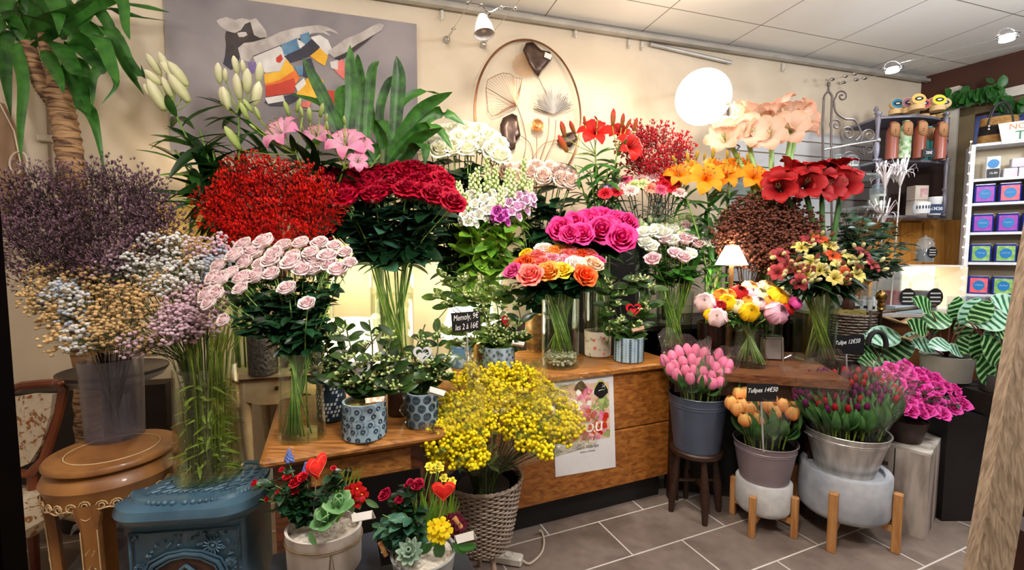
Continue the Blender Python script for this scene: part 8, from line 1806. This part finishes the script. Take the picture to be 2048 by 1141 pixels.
# wooden curl ornament and black ring
k = MB(); vs = []; fs = []; pp_ = spline([P(1775,638,2.62),P(1805,648,2.62),P(1830,640,2.62),P(1846,655,2.62),P(1838,672,2.62),P(1815,678,2.62),P(1800,672,2.62)],24)
for i, p in enumerate(pp_): vs += [p+Vector((0,-.035,0)), p+Vector((0,.035,0))]
for i in range(23): fs.append((2*i,2*i+1,2*i+3,2*i+2))
k.add(vs, fs); o = k.build('wooden_curl', mat('pale_bentwood','#c09a6a','#d2ae80',rough=.5), None, label='pale bentwood curl ornament behind the calathea leaves', cat='ornament'); s_ = o.modifiers.new('t','SOLIDIFY'); s_.thickness = .008; recenter(o, pp_[-1])
k = MB(); k.tube([P(1754+cos(a)*18, 690-sin(a)*26, 2.3) for a in [-.3+j*.22 for j in range(17)]], .012, 8); o = k.build('black_hook', m_black, None, label='thick black curved handle near the wicker planter', cat='handle'); 
# bronze glass vase and small lantern by ranunculus
g = G(1426,712,ZT+.001); vase('bronze_vase', g, S(31,g.y), S(32,g.y), S(70,g.y), 'purple brown tinted glass vase left of the ranunculus', m=m_glassb, water=0)
g = G(1541,718,ZT+.001); root = empty('metal_lantern', g, 'small square grey metal lantern right of the ranunculus vase', 'lantern'); s_ = S(30,g.y); hL = S(46,g.y); Rl = Matrix.Rotation(-.15,3,'Z')
k = MB(); k.box(g+Vector((0,0,hL/2)),(s_,s_,hL-.01),Rl,0,.003); k.build('lantern_body', mat('lantern_grey','#8d8783','#a39c98',rough=.4,metal=.4), root, False); k = MB(); k.box(g+Vector((0,0,hL)),(s_*1.12,s_*1.12,.012),Rl,0,.004); k.build('lid', m_chrome, root, False)
k = MB(); k.tube([g+Rl@Vector((s_*.5,-s_*.5,hL)), g+Rl@Vector((s_*.56,-s_*.56,0))], .006, 6); k.tube([g+Rl@Vector((s_*.56,-s_*.5,.01)), g+Rl@Vector((s_*1.1,-s_*.4,.03))], .003, 5); k.build('corner_post', m_chrome, root)
g = G(1588,700,ZT+.001); vase('glass_vase', g+Vector((0,.15,0)), S(18,2.6), S(18,2.6), S(80,2.6), 'slim dark glass cylinder between the lantern and the alstroemeria', m=glass_mat('dark_glass','#55504c',.8,.05,.05,.3,hazecol='#2a2422'), water=0)
# ============================================================ lamps glowing behind the flowers
def shade_lamp(px, pyt, pyb, Y, r0, r1, zbase, label, ecol, est, mbody, power, ribs=0, col=(1,.82,.55)):
    t_, b_ = P(px,pyt,Y), P(px,pyb,Y); root = empty('table_lamp', Vector((b_.x,Y,zbase)), label, 'lamp'); h = t_.z-b_.z; k = MB(); k.lathe([(S(r1,Y),0),(S(r0,Y),h)], 40, b_, wob=(lambda a,u: .03*sin(a*ribs)) if ribs else None); k.build('lamp_shade', emit('shade_'+str(px), ecol, est) if est else mbody, root)
    k = MB(); k.lathe([(.05,0),(.055,.01),(.018,.03),(.012,b_.z-zbase-.02),(.01,b_.z-zbase+h*.4),(.0005,b_.z-zbase+h*.42)], 20, (b_.x,Y,zbase)); k.build('lamp_base', mat('lamp_base_bronze','#5a4428','#3c2c1a',rough=.4,metal=.4), root)
    if power: light('table_lamp_bulb', 'POINT', b_+Vector((0,0,h*.5)), power, col, size=.03)
m_drum = mat('gold_speckle_shade','#a8843c','#d8b468',rough=.6,scale=40,emis=.35,ecol='#d8a850')
shade_lamp(368, 411, 492, 2.25, 54, 56, .746, 'gold speckled drum lampshade behind the gypsophila', None, 0, m_drum, 6)
shade_lamp(1463, 492, 530, 2.42, 12, 30, ZT+.001, 'small glowing white lamp between the lisianthus and the brown sprays', '#fff0c8', 14, None, 9)
shade_lamp(942, 606, 672, 2.5, 40, 62, .771, 'wide bright white lampshade behind the chalk sign on the counter', '#fff6e0', 5, None, 10)
shade_lamp(700, 640, 735, 2.22, 44, 62, .746, 'ribbed cream lampshade glowing behind the stephanotis on the console', '#ffe9c0', 1.3, None, 7, 40)
light('console_wall_glow', 'POINT', W(700,560,.25), 4, (1,.86,.5), size=.05)
light('counter_wall_glow', 'POINT', W(890,560,.3), 4, (1,.9,.55), size=.05)
# dark textured pot on console
g = G(527,748,.745); dp_ = pot('textured_pot', g, S(27,g.y), S(28,g.y), S(82,g.y), mat('hammered_charcoal','#3a3834','#5e5a52',rough=.4,metal=.3,scale=70,bmp=.8), 'hammered charcoal pot on the antique console', 'pot')
soil_on(dp_, S(25,g.y), S(74,g.y))
# cream crate behind desk vase
k = MB(); p = P(560,815,1.75); k.box(Vector((p.x,1.78,.78)),(.05,.05,.0))
# ============================================================ yucca tree and dracaena
m_yl = leaf_mat('yucca_leaf','#123a12','#3f7a2c',rough=.35,trans=.2); m_bark = mat('yucca_bark','#a8845e','#54382a',rough=.9,scale=16,stretch=(.6,.6,3.2),bmp=1,lo=.4,hi=.6,dist=1)
Yy = 2.2; root = empty('yucca_tree', (P(160,800,Yy).x, Yy, 0), 'tall yucca with ringed trunk and drooping strap leaves at the far left', 'tree')
def trunk(pts, r0, r1, nm='trunk'):
    k = MB(); sp = spline([P(x,y,Yy) if y < 1000 else Vector((P(172,800,Yy).x,Yy,.2)) for x,y in pts], 46); rr = [ (r0+(r1-r0)*i/45)*(1+.07*(1 if i % 2 else -1)) for i in range(46)]; k.tube(sp, rr, 14); k.build(nm, m_bark, root, edge=False)
trunk([(190,1050),(172,700),(146,370),(128,240),(112,185)], .058, .047)
trunk([(115,215),(80,165),(62,110),(55,85)], .033, .025,'branch'); trunk([(112,210),(108,150),(95,100),(90,70)], .033, .025,'branch'); trunk([(122,200),(142,165),(135,120),(133,90)], .03, .023,'branch')
k = MB(); pb_ = Vector((P(172,800,Yy).x,Yy,0)); k.lathe([(.0005,0),(.12,0),(.15,.22),(.155,.23),(.14,.23),(.13,.2),(.0005,.2)], 32, pb_); k.build('planter_pot', mat('dark_pot','#2a2420','#1c1814'), root)
def yl(pts, w, dY=0, m=m_yl):
    k = MB(); n = len(pts); P_ = [P(x,y,Yy+dY*(i/(n-1)) ) for i,(x,y) in enumerate(pts)]; k.ribbon(P_, S(w,Yy), (1,.3,.0), 0, .25, lambda u: max(.12, min(1,.35+2.0*u)*(1-max(0,u-.35)**1.6*1.9)) if u < .98 else .03, 14); o = k.build('leaf', m, root, edge=False)
for pts, w, dY in [
 ([(50,85),(20,60),(5,80),(10,150),(22,235)],17,-.1),([(55,90),(30,90),(45,160),(40,250),(42,322)],11,-.15),([(60,90),(20,40),(-20,60),(-30,160)],18,-.1),([(95,60),(60,-5),(95,-30)],14,-.1),([(90,70),(85,10),(60,-20)],13,0),([(60,80),(30,20),(10,-20)],14,.05),([(70,80),(75,30),(50,-10)],14,-.1),
 ([(95,75),(100,-10),(115,20),(118,70)],17,-.15),([(95,80),(120,90),(150,140),(182,155)],15,-.2),([(90,95),(95,110),(115,150),(128,188)],12,-.2),([(135,100),(160,90),(195,70),(225,140),(235,165)],16,-.15),([(135,60),(170,5),(205,30),(232,80),(285,155),(282,130)],11,.05),([(135,60),(190,10),(240,-5),(250,50),(260,80)],12,-.1),([(140,50),(180,0),(270,8),(340,25)],11,.1),([(140,60),(200,20),(260,30),(338,42)],8,.15),([(140,90),(170,55),(220,60),(250,130),(288,190)],15,.1),([(140,90),(190,60),(230,70),(262,130),(275,160)],12,.05),([(135,110),(150,85),(200,130),(185,150),(186,215)],15,-.1),([(140,110),(165,130),(160,200),(178,220),(192,260),(210,346)],14,-.1),([(135,100),(140,140),(165,200),(180,230)],16,-.15),([(140,95),(210,120),(228,150),(230,175),(202,210)],7,-.1),([(130,60),(140,20),(120,-20)],13,0),([(130,70),(170,30),(210,-20)],14,0),([(50,80),(10,10),(-30,-10)],15,0),([(55,80),(90,40),(150,15),(200,-10)],12,-.2),([(85,60),(50,10),(0,10),(-40,50)],15,-.1),([(130,80),(110,30),(100,-30)],13,.1),([(60,95),(110,60),(70,35),(30,25)],10,-.2)]: yl(pts, w, dY)
# dracaena in the middle back
Yd = 2.35; db = P(760,420,Yd); root = empty('dracaena', P(760,560,Yd+.1), 'dracaena with broad upright green leaves between the pink lilies and ivory roses', 'plant'); root.location = Vector((root.location.x, 2.42, .746))
m_dr = leaf_mat('dracaena_leaf','#0f3212','#4a8a30',rough=.42,trans=.2)
k = MB(); k.tube([root.location, P(760,400,Yd), P(765,300,Yd)], .02, 10); k.build('stem', mat('dracaena_stem','#4a5a2c','#6a7a40'), root); k = MB(); k.lathe([(.0005,0),(.055,0),(.07,.13),(.062,.13),(.0005,.12)], 24, root.location); k.build('pot', m_black, root)
for pts, w, dY in [([(700,300),(705,200),(702,140),(700,90)],13,0),([(720,300),(725,200),(718,140),(715,108)],10,.05),([(700,310),(660,220),(630,160),(606,116)],12,-.05),([(735,290),(740,190),(745,140),(758,122)],10,.05),([(785,300),(795,200),(798,150),(793,112)],14,-.05),([(760,290),(760,220),(775,170),(790,150)],9,.08),([(790,290),(830,230),(870,200),(905,184)],12,-.05),([(800,300),(850,240),(890,225),(930,250)],12,.05),([(780,280),(800,210),(840,185),(880,188)],9,.1),([(720,290),(660,220),(620,200),(580,188)],9,.05),([(730,300),(680,240),(640,225),(600,222)],10,.1),([(790,300),(850,250),(880,260),(905,300)],10,-.05),([(770,310),(760,260),(765,240),(780,275)],12,-.12),([(800,310),(830,280),(855,265),(885,255)],13,-.08),([(700,300),(660,270),(630,280),(610,300)],11,0),([(690,300),(688,250),(680,190),(690,170)],12,.1),([(770,300),(750,250),(740,230),(745,205)],12,.1),([(760,330),(740,290),(700,280),(680,300)],12,-.1),([(810,320),(830,290),(850,290),(850,330)],12,-.1)]:
    k = MB(); n = len(pts); P_ = [P(760,360,Yd)] + [P(x,y,Yd+dY*(i/(n-1))) for i,(x,y) in enumerate(pts)]; k.ribbon(P_, S(w*.98,Yd), (1,.2,.0), 0, .3, lambda u: max(.15, min(1,.4+1.2*u)*(1-max(0,u-.6)**2*5.5)) if u < .98 else .03, 14); k.build('leaf', m_dr, root, edge=False)
# far left wooden mirror edge with iron scrolls
root = empty('mirror_frame', P(10,300,2.28), 'brown wooden mirror frame with pale scroll motif at the far left edge', 'panel'); k = MB(); k.prism([P(-60,190,2.2),P(0,205,2.26),P(28,260,2.28),P(40,330,2.28),P(40,420,2.28),P(-60,420,2.2)][::-1], (0,.02,0)); k.build('panel_board', mat('panel_brown','#9a7a5e','#86684e',rough=.7,scale=5), root, False)
k = MB(); k.tube(spline([P(x,y,2.25) for x,y in ((52,360),(54,320),(45,305),(30,306),(20,320),(22,340),(35,348),(42,335),(34,325))],26), .004, 5); k.tube([P(0,208,2.24),P(28,262,2.26),P(42,330,2.26)], .003, 5); k.build('scroll_motif', mat('cream_scroll','#d8ccb8'), root)
# dark block added for the shaded lower wall; pale curved rail behind the stand
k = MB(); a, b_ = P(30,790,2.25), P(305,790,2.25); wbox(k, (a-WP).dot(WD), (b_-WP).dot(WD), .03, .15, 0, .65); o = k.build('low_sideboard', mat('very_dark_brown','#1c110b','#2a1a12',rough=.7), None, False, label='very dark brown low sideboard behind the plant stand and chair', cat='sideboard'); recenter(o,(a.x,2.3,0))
k = MB(); k.tube(spline([G(20,1010,.28)]+[P(x,y,1.98) for x,y in ((60,1018),(130,1030),(230,1058),(330,1105))],16), .018, 8); o = k.build('pale_curved_rail', mat('cream_rail','#c9b49a','#b8a288',rough=.5), None, label='pale curved wooden rail low behind the plant stand', cat='rail')
# poster on the counter front
A4 = B - FN*.0015
def cptp(px, py): return onplane(px, py, A4, FN, 0)
tlp, trp, brp, blp = cptp(1103,757), cptp(1226,748), cptp(1232,926), cptp(1111,955)
root = empty('valentine_poster', (tlp+brp)/2, 'white valentine poster with flower photo taped on the counter front', 'poster'); ux = (trp-tlp); uy = (tlp-blp); nrm = -FN
def pq(u, v, off=0): return blp + ux*u + uy*v + nrm*off
k = MB(); k.prism([pq(0,0),pq(1,0),pq(1,1),pq(0,1)], nrm*.0008); k.build('paper_sheet', mat('poster_paper','#e4e2e4','#dcdadc',rough=.5), root, False)
pcol = [mat('poster_'+n, a, b_, rough=.5, scale=40) for n,a,b_ in (('photo_blush','#d8a890','#e8c8b4'),('photo_pink','#d84a8c','#f0a0c0'),('photo_red','#b81810','#e03a24'),('photo_green','#7a8a4a','#b8c47a'),('photo_brown','#5a3c2e','#3c2620'),('photo_white','#f0eeec','#ffffff'),('photo_black','#0c0a0a','#121010'),('photo_yellow','#d8d27a','#c0b850'))]
k = MB(); k.prism([pq(.12,.33,.0009),pq(.92,.33,.0009),pq(.92,.92,.0009),pq(.12,.92,.0009)], nrm*.0003, 0); z_ = .0013
def blob(u, v, r_, c, sq=1, off=None):
    global z_; z_ += .000012; k.prism([pq(u+cos(w)*r_*(1+.15*sin(3*w+u*20)), v+sin(w)*r_*.7*sq*(1+.15*cos(4*w+v*30)), z_) for w in [j*2*pi/14 for j in range(14)]], nrm*.00001, c)
blob(.45,.86,.12,4); blob(.3,.82,.08,0); blob(.78,.85,.13,7); blob(.8,.72,.12,3); blob(.7,.62,.12,3)
r6 = random.Random(9)
for i in range(46): u = r6.uniform(.4,.75); v = r6.uniform(.55,.85); blob(u, v, r6.uniform(.02,.05), r6.choice((1,1,5,1,0,2)))
for i in range(60): u = r6.uniform(.3,.9); v = r6.uniform(.35,.6); blob(u, v, r6.uniform(.025,.05), r6.choice((2,2,2,1,3)))
blob(.78,.84,.115,6); k.build('flower_photo', pcol, root, False)
M = facing(pq(.5,.5,.0025), ux); 
def ptx(nm, s_, size, u, v, m_, sh=0, sx=1): o = pq(u,v,.0026); MM = M.copy(); MM.translation = o; text(nm, s_, size, MM, m_, root, .0002, sh, sx=sx)
ptx('white_lettering','ou',.105,.65,.48,pcol[5]); ptx('white_lettering','V',.1,.3,.5,pcol[5])
m_ink = mat('grey_ink','#4c4a50','#3c3a40'); ptx('title_lettering','Saint Valentin',.024,.53,.265,m_ink,.2); ptx('date_lettering','MARDI 14 FÉVRIER',.011,.53,.215,m_ink); ptx('fine_print','. . . . . . . . . . . . . . . . .',.008,.53,.17,m_ink)
k = MB(); o = pq(.86,.86,.0027); k.tube([pq(.74,.835,.003),pq(.8,.845,.003),pq(.84,.84,.003)], .0012, 3); k.tube([pq(.8,.87,.003),pq(.84,.88,.003),pq(.86,.9,.003)], .001, 3); k.tube([pq(.8,.9,.003),pq(.84,.88,.003),pq(.85,.85,.003)], .001, 3); k.build('logo_figure', pcol[5], root)
# ============================================================ labels that single out each flower of a bunch
from bpy_extras.object_utils import world_to_camera_view
bpy.context.view_layer.update()
ORD = ['first','second','third','fourth','fifth','sixth','seventh','eighth','ninth','tenth','eleventh','twelfth','thirteenth','fourteenth']
ROWN = {1: [''], 2: ['upper row','lower row'], 3: ['top row','middle row','bottom row'], 4: ['top row','second row','third row','bottom row'], 5: ['top row','second row','middle row','fourth row','bottom row']}
groups = {}
for o in sc.objects:
    if o.parent is None and 'group' in o.keys(): groups.setdefault(o['group'], []).append(o)
SHORT = (' in ',' above ',' on ',' with ',' below ',' left ',' right ',' beneath ',' beside ',' next ',' among ',' from ',' under ',' without ',' standing ',' behind ',' leaning ')
for g, os_ in groups.items():
    if len(os_) < 2 or any(w in g for w in ('sprigs','sprays','gypsophila','thin stems','lisianthus buds')): continue
    pts = []
    for o in os_:
        c = [x for x in o.children if x.type == 'MESH' and x.name.split('.')[0] in ('bloom','floret','blossoms','glass','leaves')] or [x for x in o.children if x.type == 'MESH']
        c.sort(key=lambda x: ('bloom' not in x.name, x.name)); b = c[0]; w = sum((b.matrix_world @ Vector(v) for v in b.bound_box), Vector())/8
        q = world_to_camera_view(sc, cam, w); pts.append((q.x, -q.y, o))
    n = len(pts); rows = 1 if n <= 6 else (2 if n <= 12 else (3 if n <= 26 else (4 if n <= 44 else 5)))
    pts.sort(key=lambda t: t[1]); per = math.ceil(n/rows)
    for r_ in range(rows):
        row = sorted(pts[r_*per:(r_+1)*per], key=lambda t: t[0]); m = len(row)
        for i, (x, y, o) in enumerate(row):
            lab = o['label']; cut = min([lab.find(s_) for s_ in SHORT if lab.find(s_) > 0] or [len(lab)])
            place = 'leftmost' if i == 0 else ('rightmost' if i == m-1 and m > 2 else (ORD[i] + ' from the left' if i < 14 else 'far right'))
            rn = ROWN[rows][r_]; tail = place + (' in the ' + rn if rn else ''); tw = len(tail.split()); full = lab.split(',')[0].split()
            base = full if len(full) + tw <= 16 else lab[:cut].split(); o['label'] = ' '.join(base) + ', ' + tail
